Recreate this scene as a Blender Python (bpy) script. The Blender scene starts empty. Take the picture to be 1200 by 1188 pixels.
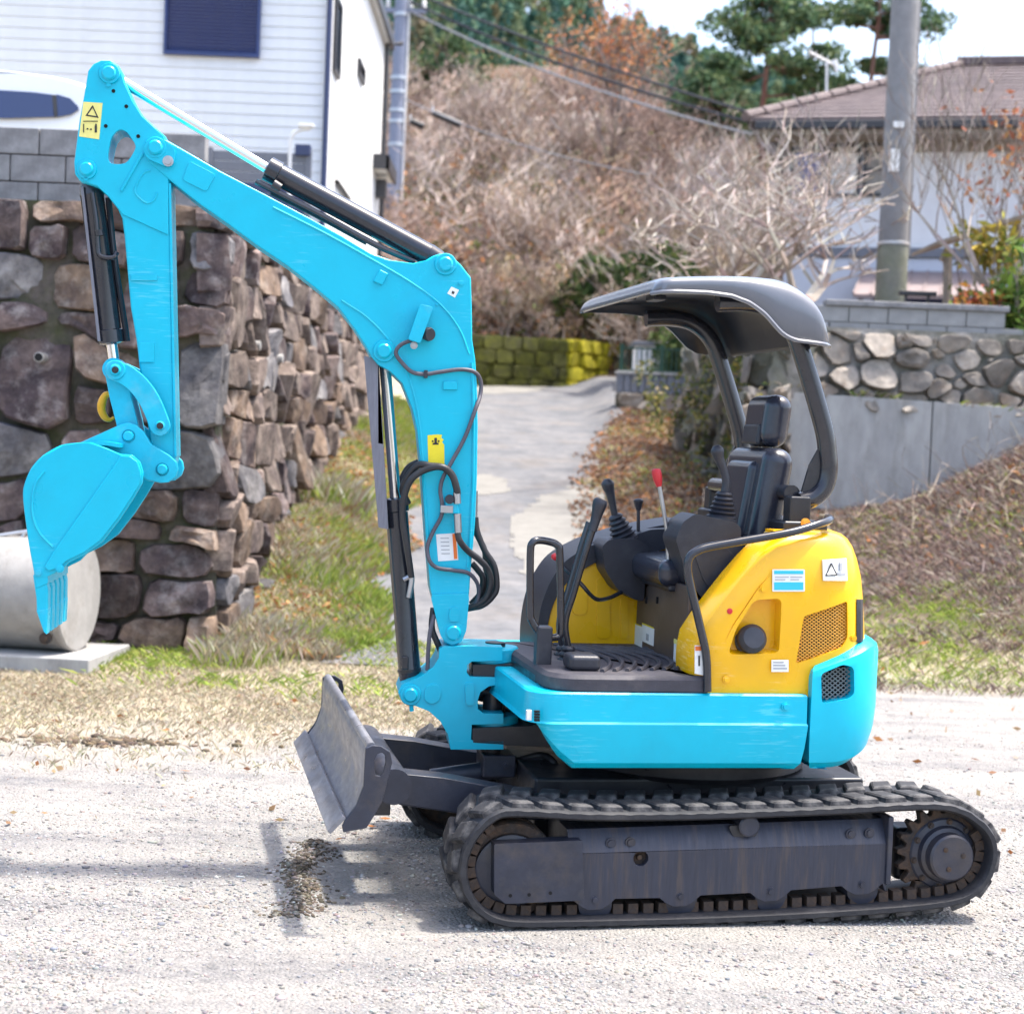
import bpy, bmesh, math, random
import numpy as np
from mathutils import Vector, Matrix
from mathutils.geometry import tessellate_polygon
from mathutils import noise as mnoise

random.seed(7)
rng = np.random.default_rng(11)
SC = bpy.context.scene
COL = SC.collection
R = math.radians

# ---------------------------------------------------------------- camera, sky, sun, exposure
F, CX, CY, H = 1980.0, 600.0, 594.0, 1.62          # focal length in photo pixels, centre, eye height
PITCH, ROLL = math.atan(79 / F), R(2.3)
_f = Vector((0, math.cos(PITCH), -math.sin(PITCH)))
_u0 = Vector((0, math.sin(PITCH), math.cos(PITCH)))
_r0 = Vector((1, 0, 0))
_r = math.cos(ROLL) * _r0 + math.sin(ROLL) * _u0
_u = -math.sin(ROLL) * _r0 + math.cos(ROLL) * _u0
CAMPOS = Vector((0, 0, H))
cd = bpy.data.cameras.new('camera')
cd.sensor_width = 36
cd.lens = F / 1200 * 36
cd.clip_start, cd.clip_end = 0.1, 2000
cd.dof.use_dof = True
cd.dof.focus_distance = 6.0
cd.dof.aperture_fstop = 3.2
cam = bpy.data.objects.new('camera', cd)
m = Matrix.Identity(4)
for i in range(3):
    m[i][0], m[i][1], m[i][2], m[i][3] = _r[i], _u[i], -_f[i], CAMPOS[i]
cam.matrix_world = m
COL.objects.link(cam)
SC.camera = cam

SUN_EL, SUN_AZ = R(69), R(12)                       # azimuth: from +x towards +y
sdir = Vector((math.cos(SUN_EL) * math.cos(SUN_AZ), math.cos(SUN_EL) * math.sin(SUN_AZ), math.sin(SUN_EL)))
world = bpy.data.worlds.new('World')
SC.world = world
world.use_nodes = True
nt = world.node_tree
nt.nodes.clear()
sky = nt.nodes.new('ShaderNodeTexSky')
sky.sky_type = 'NISHITA'
sky.sun_disc = False
sky.sun_elevation = SUN_EL
sky.sun_rotation = math.atan2(sdir.x, sdir.y)
sky.air_density, sky.dust_density, sky.ozone_density = 1.0, 4.0, 1.0
bg = nt.nodes.new('ShaderNodeBackground')
bg.inputs['Strength'].default_value = 0.15
wo = nt.nodes.new('ShaderNodeOutputWorld')
nt.links.new(sky.outputs[0], bg.inputs[0])
nt.links.new(bg.outputs[0], wo.inputs[0])
sl = bpy.data.lights.new('sun', 'SUN')
sl.energy, sl.angle, sl.color = 2.2, R(3.2), (1.0, 0.94, 0.85)
sun = bpy.data.objects.new('sun', sl)
sun.rotation_euler = sdir.to_track_quat('Z', 'Y').to_euler()
sun.location = (8, 4, 12)
COL.objects.link(sun)
SC.view_settings.view_transform = 'Standard'
SC.view_settings.look = 'None'
SC.view_settings.exposure = 1.8
SC.view_settings.gamma = 1
SC.cycles.use_denoising = True
SC.cycles.max_bounces = 6
SC.cycles.transparent_max_bounces = 6


def ray(px, py):
    return _f + _r * ((px - CX) / F) - _u * ((py - CY) / F)


def proj(p):
    d = Vector(p) - CAMPOS
    z = d.dot(_f)
    return (CX + F * d.dot(_r) / z, CY - F * d.dot(_u) / z)


def atY(px, py, Y):
    """a point of the photograph, at the distance Y in front of the viewer"""
    d = ray(px, py)
    return CAMPOS + d * (Y / d.y)


def atZ(px, py, z=0.0):
    d = ray(px, py)
    return CAMPOS + d * ((z - H) / d.z)


class Frame:
    """upright local axes: u (to the right), v (away), w (up) turned by yaw"""
    def __init__(s, o, yaw):
        s.o = Vector(o)
        s.c, s.s = math.cos(yaw), math.sin(yaw)
        s.ud, s.vd = Vector((s.c, s.s, 0)), Vector((-s.s, s.c, 0))
        s.yaw = yaw

    def W(s, u, v, w):
        return s.o + s.ud * u + s.vd * v + Vector((0, 0, w))

    def at(s, px, py, v):
        d = ray(px, py)
        t = (v - (CAMPOS - s.o).dot(s.vd)) / d.dot(s.vd)
        p = CAMPOS + d * t - s.o
        return (p.dot(s.ud), p.z)

    def atu(s, px, py, u):
        d = ray(px, py)
        t = (u - (CAMPOS - s.o).dot(s.ud)) / d.dot(s.ud)
        p = CAMPOS + d * t - s.o
        return (p.dot(s.vd), p.z)

    def pts(s, lst, v):
        return [s.at(x, y, v) for x, y in lst]

    def loc(s, p):
        q = Vector(p) - s.o
        return (q.dot(s.ud), q.dot(s.vd), q.z)


# ---------------------------------------------------------------- materials
MATS = {}


def _n(nt, t, **kw):
    n = nt.nodes.new(t)
    for k, v in kw.items():
        if k in n.inputs.keys():
            n.inputs[k].default_value = v
        else:
            setattr(n, k, v)
    return n


def mat(name, col, rough=0.5, metal=0.0, var=0.0, vscale=8.0, col2=None, bump=0.0, bscale=60.0, spec=0.5, coat=0.0,
        dirt=None, dscale=3.0, damt=0.5, rvar=0.0, objvar=0.0, trans=0.0, contrast=(0.35, 0.65), aniso=None, rand=0.0, scratch=None):
    """principled paint with noise mottling, a second colour in patches and fine relief"""
    mm = bpy.data.materials.new(name)
    mm.use_nodes = True
    t = mm.node_tree
    b = t.nodes['Principled BSDF']
    b.inputs['Roughness'].default_value = rough
    b.inputs['Metallic'].default_value = metal
    b.inputs['Specular IOR Level'].default_value = spec
    b.inputs['Coat Weight'].default_value = coat
    b.inputs['Coat Roughness'].default_value = 0.08
    if trans:
        b.inputs['Subsurface Weight'].default_value = 0
    tc = _n(t, 'ShaderNodeTexCoord')
    src = tc.outputs['Object']
    if aniso:
        mp = _n(t, 'ShaderNodeMapping')
        mp.inputs['Scale'].default_value = aniso
        t.links.new(src, mp.inputs[0])
        src = mp.outputs[0]
    base = None
    rgb = _n(t, 'ShaderNodeRGB')
    rgb.outputs[0].default_value = (*col, 1)
    base = rgb.outputs[0]
    if col2 is not None or dirt is not None or var:
        if col2 is not None:
            nz = _n(t, 'ShaderNodeTexNoise', Scale=vscale, Detail=8.0, Roughness=0.6)
            t.links.new(src, nz.inputs['Vector'])
            mr = _n(t, 'ShaderNodeMapRange')
            mr.inputs[1].default_value, mr.inputs[2].default_value = contrast
            t.links.new(nz.outputs[0], mr.inputs[0])
            mx = _n(t, 'ShaderNodeMix', data_type='RGBA')
            t.links.new(mr.outputs[0], mx.inputs['Factor'])
            t.links.new(base, mx.inputs[6])
            mx.inputs[7].default_value = (*col2, 1)
            base = mx.outputs[2]
        if dirt is not None:
            nz = _n(t, 'ShaderNodeTexNoise', Scale=dscale, Detail=10.0, Roughness=0.7)
            t.links.new(src, nz.inputs['Vector'])
            mr = _n(t, 'ShaderNodeMapRange')
            mr.inputs[1].default_value, mr.inputs[2].default_value = 0.5, 0.75
            mr.inputs[4].default_value = damt
            t.links.new(nz.outputs[0], mr.inputs[0])
            mx = _n(t, 'ShaderNodeMix', data_type='RGBA')
            t.links.new(mr.outputs[0], mx.inputs['Factor'])
            t.links.new(base, mx.inputs[6])
            mx.inputs[7].default_value = (*dirt, 1)
            base = mx.outputs[2]
        if var:
            nz = _n(t, 'ShaderNodeTexNoise', Scale=vscale * 3.1, Detail=6.0, Roughness=0.65)
            t.links.new(src, nz.inputs['Vector'])
            mr = _n(t, 'ShaderNodeMapRange')
            mr.inputs[1].default_value, mr.inputs[2].default_value = 0.25, 0.75
            mr.inputs[3].default_value, mr.inputs[4].default_value = 1 - var, 1 + var
            t.links.new(nz.outputs[0], mr.inputs[0])
            hs = _n(t, 'ShaderNodeHueSaturation')
            t.links.new(mr.outputs[0], hs.inputs['Value'])
            t.links.new(base, hs.inputs['Color'])
            base = hs.outputs[0]
    if scratch is not None:
        # fine worn scuffs: thin streaks where two stretched noises peak
        mp = _n(t, 'ShaderNodeMapping')
        mp.inputs['Scale'].default_value = (3, 3, 38)
        mp.inputs['Rotation'].default_value = (.3, .5, .2)
        t.links.new(tc.outputs['Object'], mp.inputs[0])
        n1 = _n(t, 'ShaderNodeTexNoise', Scale=4.0, Detail=4.0); t.links.new(mp.outputs[0], n1.inputs['Vector'])
        n2 = _n(t, 'ShaderNodeTexNoise', Scale=2.2, Detail=6.0); t.links.new(tc.outputs['Object'], n2.inputs['Vector'])
        ad = _n(t, 'ShaderNodeMath', operation='MULTIPLY'); t.links.new(n1.outputs[0], ad.inputs[0]); t.links.new(n2.outputs[0], ad.inputs[1])
        mr = _n(t, 'ShaderNodeMapRange')
        mr.inputs[1].default_value, mr.inputs[2].default_value = .35, .42
        mr.inputs[4].default_value = .55
        t.links.new(ad.outputs[0], mr.inputs[0])
        mx = _n(t, 'ShaderNodeMix', data_type='RGBA')
        t.links.new(mr.outputs[0], mx.inputs['Factor']); t.links.new(base, mx.inputs[6])
        mx.inputs[7].default_value = (*scratch, 1)
        base = mx.outputs[2]
    if rand:
        oi = _n(t, 'ShaderNodeObjectInfo')
        mr = _n(t, 'ShaderNodeMapRange')
        mr.inputs[3].default_value, mr.inputs[4].default_value = 1 - rand, 1 + rand
        t.links.new(oi.outputs['Random'], mr.inputs[0])
        hs = _n(t, 'ShaderNodeHueSaturation')
        t.links.new(mr.outputs[0], hs.inputs['Value'])
        t.links.new(base, hs.inputs['Color'])
        base = hs.outputs[0]
    t.links.new(base, b.inputs['Base Color'])
    if rvar:
        nz = _n(t, 'ShaderNodeTexNoise', Scale=vscale * 2, Detail=8.0)
        t.links.new(src, nz.inputs['Vector'])
        mr = _n(t, 'ShaderNodeMapRange')
        mr.inputs[1].default_value, mr.inputs[2].default_value = 0.3, 0.7
        mr.inputs[3].default_value, mr.inputs[4].default_value = max(0.02, rough - rvar), rough + rvar
        t.links.new(nz.outputs[0], mr.inputs[0])
        t.links.new(mr.outputs[0], b.inputs['Roughness'])
    if bump:
        nz = _n(t, 'ShaderNodeTexNoise', Scale=bscale, Detail=8.0, Roughness=0.6)
        t.links.new(src, nz.inputs['Vector'])
        bp = _n(t, 'ShaderNodeBump', Strength=min(1.0, bump), Distance=0.02)
        t.links.new(nz.outputs[0], bp.inputs['Height'])
        t.links.new(bp.outputs[0], b.inputs['Normal'])
    MATS[name] = mm
    return mm


def attr_mat(name, rough=0.9, scale=1.0, trans=0.0, spec=0.2):
    """colour from the mesh attribute 'tint' (one colour for each leaf, pebble or twig)"""
    mm = bpy.data.materials.new(name)
    mm.use_nodes = True
    t = mm.node_tree
    b = t.nodes['Principled BSDF']
    b.inputs['Roughness'].default_value = rough
    b.inputs['Specular IOR Level'].default_value = spec
    a = _n(t, 'ShaderNodeAttribute')
    a.attribute_name = 'tint'
    t.links.new(a.outputs['Color'], b.inputs['Base Color'])
    if trans:
        tr = _n(t, 'ShaderNodeBsdfTranslucent')
        t.links.new(a.outputs['Color'], tr.inputs['Color'])
        mx = _n(t, 'ShaderNodeMixShader')
        mx.inputs[0].default_value = trans
        t.links.new(b.outputs[0], mx.inputs[1])
        t.links.new(tr.outputs[0], mx.inputs[2])
        t.links.new(mx.outputs[0], t.nodes['Material Output'].inputs[0])
    MATS[name] = mm
    return mm


# ---------------------------------------------------------------- mesh helpers
def tag(o, label=None, cat=None, group=None, kind=None):
    if label: o['label'] = label
    if cat: o['category'] = cat
    if group: o['group'] = group
    if kind or cat: o['kind'] = kind or 'thing'
    return o


def empty(name, loc=(0, 0, 0), rz=0.0, parent=None):
    o = bpy.data.objects.new(name, None)
    o.empty_display_size = 0.1
    o.location = loc
    o.rotation_euler = (0, 0, rz)
    COL.objects.link(o)
    if parent: o.parent = parent
    return o


def spline(pts, n=8, closed=False):
    """Catmull-Rom through points (tuples of any length)"""
    P = [np.array(p, float) for p in pts]
    out = []
    m = len(P)
    rngi = range(m) if closed else range(m - 1)
    for i in rngi:
        p0 = P[(i - 1) % m] if closed or i > 0 else 2 * P[0] - P[1]
        p1, p2 = P[i], P[(i + 1) % m]
        p3 = P[(i + 2) % m] if closed or i + 2 < m else 2 * P[-1] - P[-2]
        for k in range(n):
            t = k / n
            out.append(0.5 * (2 * p1 + (p2 - p0) * t + (2 * p0 - 5 * p1 + 4 * p2 - p3) * t * t + (3 * p1 - p0 - 3 * p2 + p3) * t ** 3))
    if not closed: out.append(P[-1])
    return [tuple(p) for p in out]


def rounded(pts, r, n=4):
    """round the corners of a closed 2D polygon"""
    out = []
    m = len(pts)
    rs = r if isinstance(r, (list, tuple)) else [r] * m
    for i in range(m):
        p = np.array(pts[i]); a = np.array(pts[i - 1]); b = np.array(pts[(i + 1) % m])
        da, db = np.linalg.norm(a - p), np.linalg.norm(b - p)
        k = min(rs[i], da * 0.45, db * 0.45)
        if k < 1e-5:
            out.append(tuple(p)); continue
        q0, q1 = p + (a - p) / da * k, p + (b - p) / db * k
        for j in range(n + 1):
            t = j / n
            out.append(tuple((1 - t) ** 2 * q0 + 2 * t * (1 - t) * p + t * t * q1))
    return out


def circle(c, r, n=24, a0=0.0):
    return [(c[0] + r * math.cos(a0 + 2 * math.pi * i / n), c[1] + r * math.sin(a0 + 2 * math.pi * i / n)) for i in range(n)]


class MB:
    """collects shapes in (u, v, w), then builds one mesh object"""
    def __init__(s, T=None):
        s.v, s.f = [], []
        s.T = T

    def _add(s, vs, fs):
        o = len(s.v)
        s.v += [tuple(s.T(*p)) if s.T else tuple(p) for p in vs]
        s.f += [tuple(i + o for i in f) for f in fs]
        return s

    def prism(s, outer, v0, v1, holes=(), scale1=None):
        """polygon in the (u, w) plane, drawn out from v0 to v1"""
        loops = [list(outer)] + [list(h) for h in holes]
        tris = tessellate_polygon([[Vector((p[0], p[1], 0)) for p in l] for l in loops])
        flat = [p for l in loops for p in l]
        n = len(flat)
        vs = [(p[0], v0, p[1]) for p in flat] + [(p[0], v1, p[1]) for p in flat]
        fs = [tuple(t) for t in tris] + [(t[2] + n, t[1] + n, t[0] + n) for t in tris]
        o = 0
        for l in loops:
            k = len(l)
            for i in range(k):
                j = (i + 1) % k
                fs.append((o + i, o + j, n + o + j, n + o + i))
            o += k
        return s._add(vs, fs)

    def box(s, u0, u1, v0, v1, w0, w1):
        vs = [(u, v, w) for u in (u0, u1) for v in (v0, v1) for w in (w0, w1)]
        return s._add(vs, [(0, 1, 3, 2), (4, 6, 7, 5), (0, 4, 5, 1), (2, 3, 7, 6), (0, 2, 6, 4), (1, 5, 7, 3)])

    def tube(s, pts, r, n=10, cap=True):
        P = [Vector(p) for p in pts]
        m = len(P)
        rr = r if isinstance(r, (list, tuple)) else [r] * m
        tan = []
        for i in range(m):
            a = P[max(i - 1, 0)]; b = P[min(i + 1, m - 1)]
            d = b - a
            tan.append(d.normalized() if d.length > 1e-9 else Vector((0, 0, 1)))
        ref = Vector((0, 0, 1)) if abs(tan[0].z) < 0.9 else Vector((1, 0, 0))
        nx = tan[0].cross(ref).normalized()
        vs, fs = [], []
        for i in range(m):
            nx = (nx - tan[i] * nx.dot(tan[i]))
            nx = nx.normalized() if nx.length > 1e-6 else tan[i].orthogonal().normalized()
            ny = tan[i].cross(nx)
            for k in range(n):
                a = 2 * math.pi * k / n
                vs.append(tuple(P[i] + (nx * math.cos(a) + ny * math.sin(a)) * rr[i]))
        for i in range(m - 1):
            for k in range(n):
                j = (k + 1) % n
                fs.append((i * n + k, i * n + j, (i + 1) * n + j, (i + 1) * n + k))
        if cap:
            fs.append(tuple(range(n))[::-1])
            fs.append(tuple((m - 1) * n + k for k in range(n)))
        return s._add(vs, fs)

    def cyl(s, p0, p1, r, n=20, r1=None):
        return s.tube([p0, p1], [r, r if r1 is None else r1], n)

    def lathe(s, p0, p1, prof, n=24):
        """prof: (t along p0->p1 in metres, radius)"""
        a, b = Vector(p0), Vector(p1)
        d = (b - a).normalized()
        pts = [tuple(a + d * t) for t, r in prof]
        x = d.orthogonal().normalized(); y = d.cross(x)
        vs, fs = [], []
        for t, r in prof:
            for k in range(n):
                q = 2 * math.pi * k / n
                vs.append(tuple(a + d * t + (x * math.cos(q) + y * math.sin(q)) * max(r, 1e-4)))
        m = len(prof)
        for i in range(m - 1):
            for k in range(n):
                j = (k + 1) % n
                fs.append((i * n + k, i * n + j, (i + 1) * n + j, (i + 1) * n + k))
        fs.append(tuple(range(n))[::-1]); fs.append(tuple((m - 1) * n + k for k in range(n)))
        return s._add(vs, fs)

    def rings(s, loops, cap0=True, cap1=True, closed=True):
        """skin between loops with the same number of points"""
        n = len(loops[0])
        vs = [p for l in loops for p in l]
        fs = []
        for i in range(len(loops) - 1):
            for k in range(n if closed else n - 1):
                j = (k + 1) % n
                fs.append((i * n + k, i * n + j, (i + 1) * n + j, (i + 1) * n + k))
        if cap0: fs.append(tuple(range(n))[::-1])
        if cap1: fs.append(tuple((len(loops) - 1) * n + k for k in range(n)))
        return s._add(vs, fs)

    def build(s, name, material, parent=None, bevel=0.0, seg=2, smooth=True, angle=38, recalc=True, **tags):
        me = bpy.data.meshes.new(name)
        me.from_pydata(s.v, [], s.f)
        if recalc:
            bm = bmesh.new(); bm.from_mesh(me)
            bmesh.ops.recalc_face_normals(bm, faces=bm.faces)
            bm.to_mesh(me); bm.free()
        return finish(name, me, material, parent, bevel, seg, smooth, angle, **tags)


def finish(name, me, material, parent=None, bevel=0.0, seg=2, smooth=True, angle=38, **tags):
    if material is not None:
        me.materials.append(MATS[material] if isinstance(material, str) else material)
    if smooth:
        me.shade_smooth()
        if not bevel: me.set_sharp_from_angle(angle=R(angle))
    o = bpy.data.objects.new(name, me)
    COL.objects.link(o)
    if parent is not None: o.parent = parent
    if bevel:
        b = o.modifiers.new('bevel', 'BEVEL')
        b.width = bevel; b.segments = seg; b.limit_method = 'ANGLE'; b.angle_limit = R(32)
        b.harden_normals = True
    tag(o, **tags)
    return o


def apply_mods(o):
    dg = bpy.context.evaluated_depsgraph_get()
    dg.update()
    me = bpy.data.meshes.new_from_object(o.evaluated_get(dg))
    o.modifiers.clear()
    o.data = me
    return o


def cut(o, cutters):
    """cut real recesses into a mesh, then drop the cutters"""
    for c in cutters:
        md = o.modifiers.new('cut', 'BOOLEAN')
        md.object = c; md.operation = 'DIFFERENCE'; md.solver = 'EXACT'
        md.material_mode = 'TRANSFER'
    apply_mods(o)
    for c in cutters:
        bpy.data.objects.remove(c)
    o.data.shade_smooth()
    o.data.set_sharp_from_angle(angle=R(32))
    return o


def copy_tree(o, parent=None):
    c = o.copy(); COL.objects.link(c); c.parent = parent
    for ch in o.children: copy_tree(ch, c)
    return c


def soup(name, verts, faces_n, tint, material, parent=None, smooth=False, **tags):
    """big mesh from numpy: verts (n,k,3) = n polygons of k corners, tint (n,3) or (n,k,3)"""
    n, k, _ = verts.shape
    me = bpy.data.meshes.new(name)
    me.vertices.add(n * k); me.vertices.foreach_set('co', verts.astype(np.float32).ravel())
    me.loops.add(n * k); me.loops.foreach_set('vertex_index', np.arange(n * k, dtype=np.int32))
    me.polygons.add(n); me.polygons.foreach_set('loop_start', np.arange(0, n * k, k, dtype=np.int32))
    if tint is not None:
        if tint.ndim == 2: tint = np.repeat(tint[:, None, :], k, 1)
        a = me.color_attributes.new('tint', 'FLOAT_COLOR', 'POINT')
        c = np.ones((n * k, 4), np.float32); c[:, :3] = tint.reshape(-1, 3)
        a.data.foreach_set('color', c.ravel())
    me.update(calc_edges=True)
    me.validate()
    me.materials.append(MATS[material])
    o = bpy.data.objects.new(name, me)
    COL.objects.link(o)
    if parent is not None: o.parent = parent
    tag(o, **tags)
    return o


def indexed(name, verts, faces, tint, material, parent=None, smooth=True, **tags):
    """big indexed mesh from numpy: verts (n,3), faces (m,k), tint (n,3)"""
    me = bpy.data.meshes.new(name)
    n = len(verts); mth, k = faces.shape
    me.vertices.add(n); me.vertices.foreach_set('co', verts.astype(np.float32).ravel())
    me.loops.add(mth * k); me.loops.foreach_set('vertex_index', faces.astype(np.int32).ravel())
    me.polygons.add(mth); me.polygons.foreach_set('loop_start', np.arange(0, mth * k, k, dtype=np.int32))
    if tint is not None:
        a = me.color_attributes.new('tint', 'FLOAT_COLOR', 'POINT')
        c = np.ones((n, 4), np.float32); c[:, :3] = tint
        a.data.foreach_set('color', c.ravel())
    me.update(calc_edges=True)
    me.validate()
    if smooth: me.shade_smooth()
    if material: me.materials.append(MATS[material])
    o = bpy.data.objects.new(name, me)
    COL.objects.link(o)
    if parent is not None: o.parent = parent
    tag(o, **tags)
    return o
# ---------------------------------------------------------------- materials of the machine
mat('cyan_paint', (0.0, 0.46, 0.63), 0.34, spec=0.35, scratch=(0.10, 0.58, 0.72), var=0.05, vscale=3, coat=0.08, rvar=0.08, dirt=(0.01, 0.36, 0.50), dscale=4, damt=0.35, bump=0.02, bscale=90)
mat('cyan_worn', (0.01, 0.46, 0.64), 0.42, spec=0.3, var=0.10, vscale=6, dirt=(0.20, 0.46, 0.53), dscale=9, damt=0.45, rvar=0.1, bump=0.05, bscale=60)
mat('yellow_paint', (0.85, 0.45, 0.0), 0.30, scratch=(0.9, 0.62, 0.2), var=0.05, vscale=3, coat=0.25, rvar=0.08, dirt=(0.6, 0.36, 0.06), dscale=6, damt=0.2)
mat('slate_paint', (0.025, 0.029, 0.046), 0.40, var=0.25, vscale=5, dirt=(0.09, 0.072, 0.058), dscale=6, damt=0.65, rvar=0.12, bump=0.04, bscale=70)
mat('slate_streaked', (0.027, 0.031, 0.049), 0.42, var=0.25, vscale=4, dirt=(0.10, 0.072, 0.052), dscale=3.5, damt=0.8, rvar=0.12, aniso=(9, 1, 0.7))
mat('blade_steel', (0.23, 0.23, 0.25), 0.40, metal=0.35, var=0.25, vscale=5, dirt=(0.11, 0.10, 0.10), dscale=4, damt=0.6, rvar=0.15, aniso=(1, 1, 3), bump=0.05)
mat('rubber', (0.017, 0.018, 0.023), 0.6, var=0.3, vscale=10, dirt=(0.075, 0.07, 0.068), dscale=7, damt=0.6, bump=0.15, bscale=90)
mat('lug_rubber', (0.022, 0.022, 0.026), 0.8, var=0.3, vscale=14, dirt=(0.20, 0.19, 0.18), dscale=9, damt=0.8, bump=0.2, bscale=80)
mat('rust', (0.085, 0.05, 0.03), 0.85, var=0.4, vscale=20, col2=(0.03, 0.028, 0.028), bump=0.25, bscale=80)
mat('chrome', (0.72, 0.72, 0.74), 0.13, metal=1.0)
mat('steel', (0.42, 0.42, 0.43), 0.35, metal=0.9, var=0.15)
mat('black_paint', (0.018, 0.019, 0.024), 0.36, var=0.25, vscale=7, rvar=0.1, dirt=(0.06, 0.06, 0.065), dscale=6, damt=0.4)
mat('black_gloss', (0.016, 0.018, 0.026), 0.22, var=0.2, coat=0.3, dirt=(0.05, 0.05, 0.055), dscale=5, damt=0.3)
mat('black_plastic', (0.020, 0.022, 0.032), 0.42, var=0.2, vscale=9, dirt=(0.08, 0.08, 0.085), dscale=6, damt=0.4, bump=0.08, bscale=250)
mat('canopy_plastic', (0.13, 0.14, 0.165), 0.27, var=0.05, vscale=3, dirt=(0.16, 0.165, 0.18), dscale=4, damt=0.2, bump=0.02, bscale=180, coat=0.3)  # dark plastic, base lightened to carry the sky's reflection
mat('floor_rubber', (0.042, 0.040, 0.052), 0.62, var=0.25, vscale=8, dirt=(0.14, 0.12, 0.11), dscale=5, damt=0.6, bump=0.08, bscale=120)
mat('vinyl', (0.022, 0.025, 0.04), 0.27, coat=0.2, var=0.15, vscale=8, bump=0.06, bscale=220, dirt=(0.07, 0.07, 0.08), dscale=6, damt=0.35)
mat('hose', (0.024, 0.024, 0.027), 0.5, var=0.2)
mat('hose_grey', (0.085, 0.08, 0.10), 0.5, var=0.2)
mat('seat_panel', (0.075, 0.055, 0.048), 0.45, var=0.2, vscale=4, dirt=(0.15, 0.12, 0.10), dscale=5, damt=0.5)
mat('sticker_white', (0.78, 0.78, 0.76), 0.45, var=0.06, dirt=(0.5, 0.5, 0.5), damt=0.25)
mat('sticker_yellow', (0.80, 0.66, 0.02), 0.45, var=0.06)
mat('sticker_pale_yellow', (0.80, 0.72, 0.22), 0.45, var=0.06)
mat('sticker_orange', (0.75, 0.16, 0.02), 0.45)
mat('sticker_cyan', (0.03, 0.50, 0.62), 0.45)
mat('ink', (0.02, 0.02, 0.02), 0.5)
mat('grey_ink', (0.35, 0.36, 0.38), 0.5)
mat('red_plastic', (0.55, 0.02, 0.03), 0.35)
mat('hook_yellow', (0.78, 0.36, 0.005), 0.4, var=0.15)
mat('guard_grey', (0.17, 0.17, 0.20), 0.5, metal=0.1, var=0.2, aniso=(6, 6, 0.6))
mat('mesh_grey', (0.30, 0.29, 0.28), 0.5, metal=0.4)
mat('dark_hole', (0.006, 0.006, 0.007), 0.9)
mat('amber', (0.7, 0.35, 0.05), 0.4)
# ================================================================= ground and terrain
def vnoise(x, y, sc, seed=0):
    x = np.asarray(x, float) / sc; y = np.asarray(y, float) / sc
    xi, yi = np.floor(x).astype(np.int64), np.floor(y).astype(np.int64)
    fx, fy = x - xi, y - yi
    fx, fy = fx * fx * (3 - 2 * fx), fy * fy * (3 - 2 * fy)
    def h(a, b):
        n = (a * 374761393 + b * 668265263 + seed * 974634777) & 0xffffffff
        n = ((n ^ (n >> 13)) * 1274126177) & 0xffffffff
        return ((n ^ (n >> 16)) & 0xffff) / 65535.0
    return (h(xi, yi) * (1 - fx) + h(xi + 1, yi) * fx) * (1 - fy) + (h(xi, yi + 1) * (1 - fx) + h(xi + 1, yi + 1) * fx) * fy


def fbm(x, y, sc, seed=0, o=4):
    s, a, t = 0, 1.0, 0
    for k in range(o):
        s = s + a * vnoise(x, y, sc / 2 ** k, seed + k); t += a; a *= .5
    return s / t


def sst(a, b, x):
    t = np.clip((x - a) / (b - a), 0, 1)
    return t * t * (3 - 2 * t)


WX, WY = -2.02, 11.65          # corner of the big stone wall
PLAT = 3.12                    # terrace above it
TERR = 2.72                    # terrace on the right
RWY = 16.5                     # concrete wall line


def rwx(Y): return 2.62 - (Y - RWY) * .055


def road_z(Y):
    return np.where(Y < 33, .1257 * (np.sqrt((Y - 11.2) ** 2 + .8) + (Y - 11.2)) / 2, 2.74)


def hill_z(X, Y):
    k = np.interp(X, [-30, -3, 2, 8, 14, 40], [1.0, 1.0, 1.0, .72, .55, .4])
    d = np.maximum(0, Y - 32.6)
    return 3.35 + .375 * k * np.minimum(d, 34) + .12 * np.maximum(0, d - 34) * k


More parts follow.
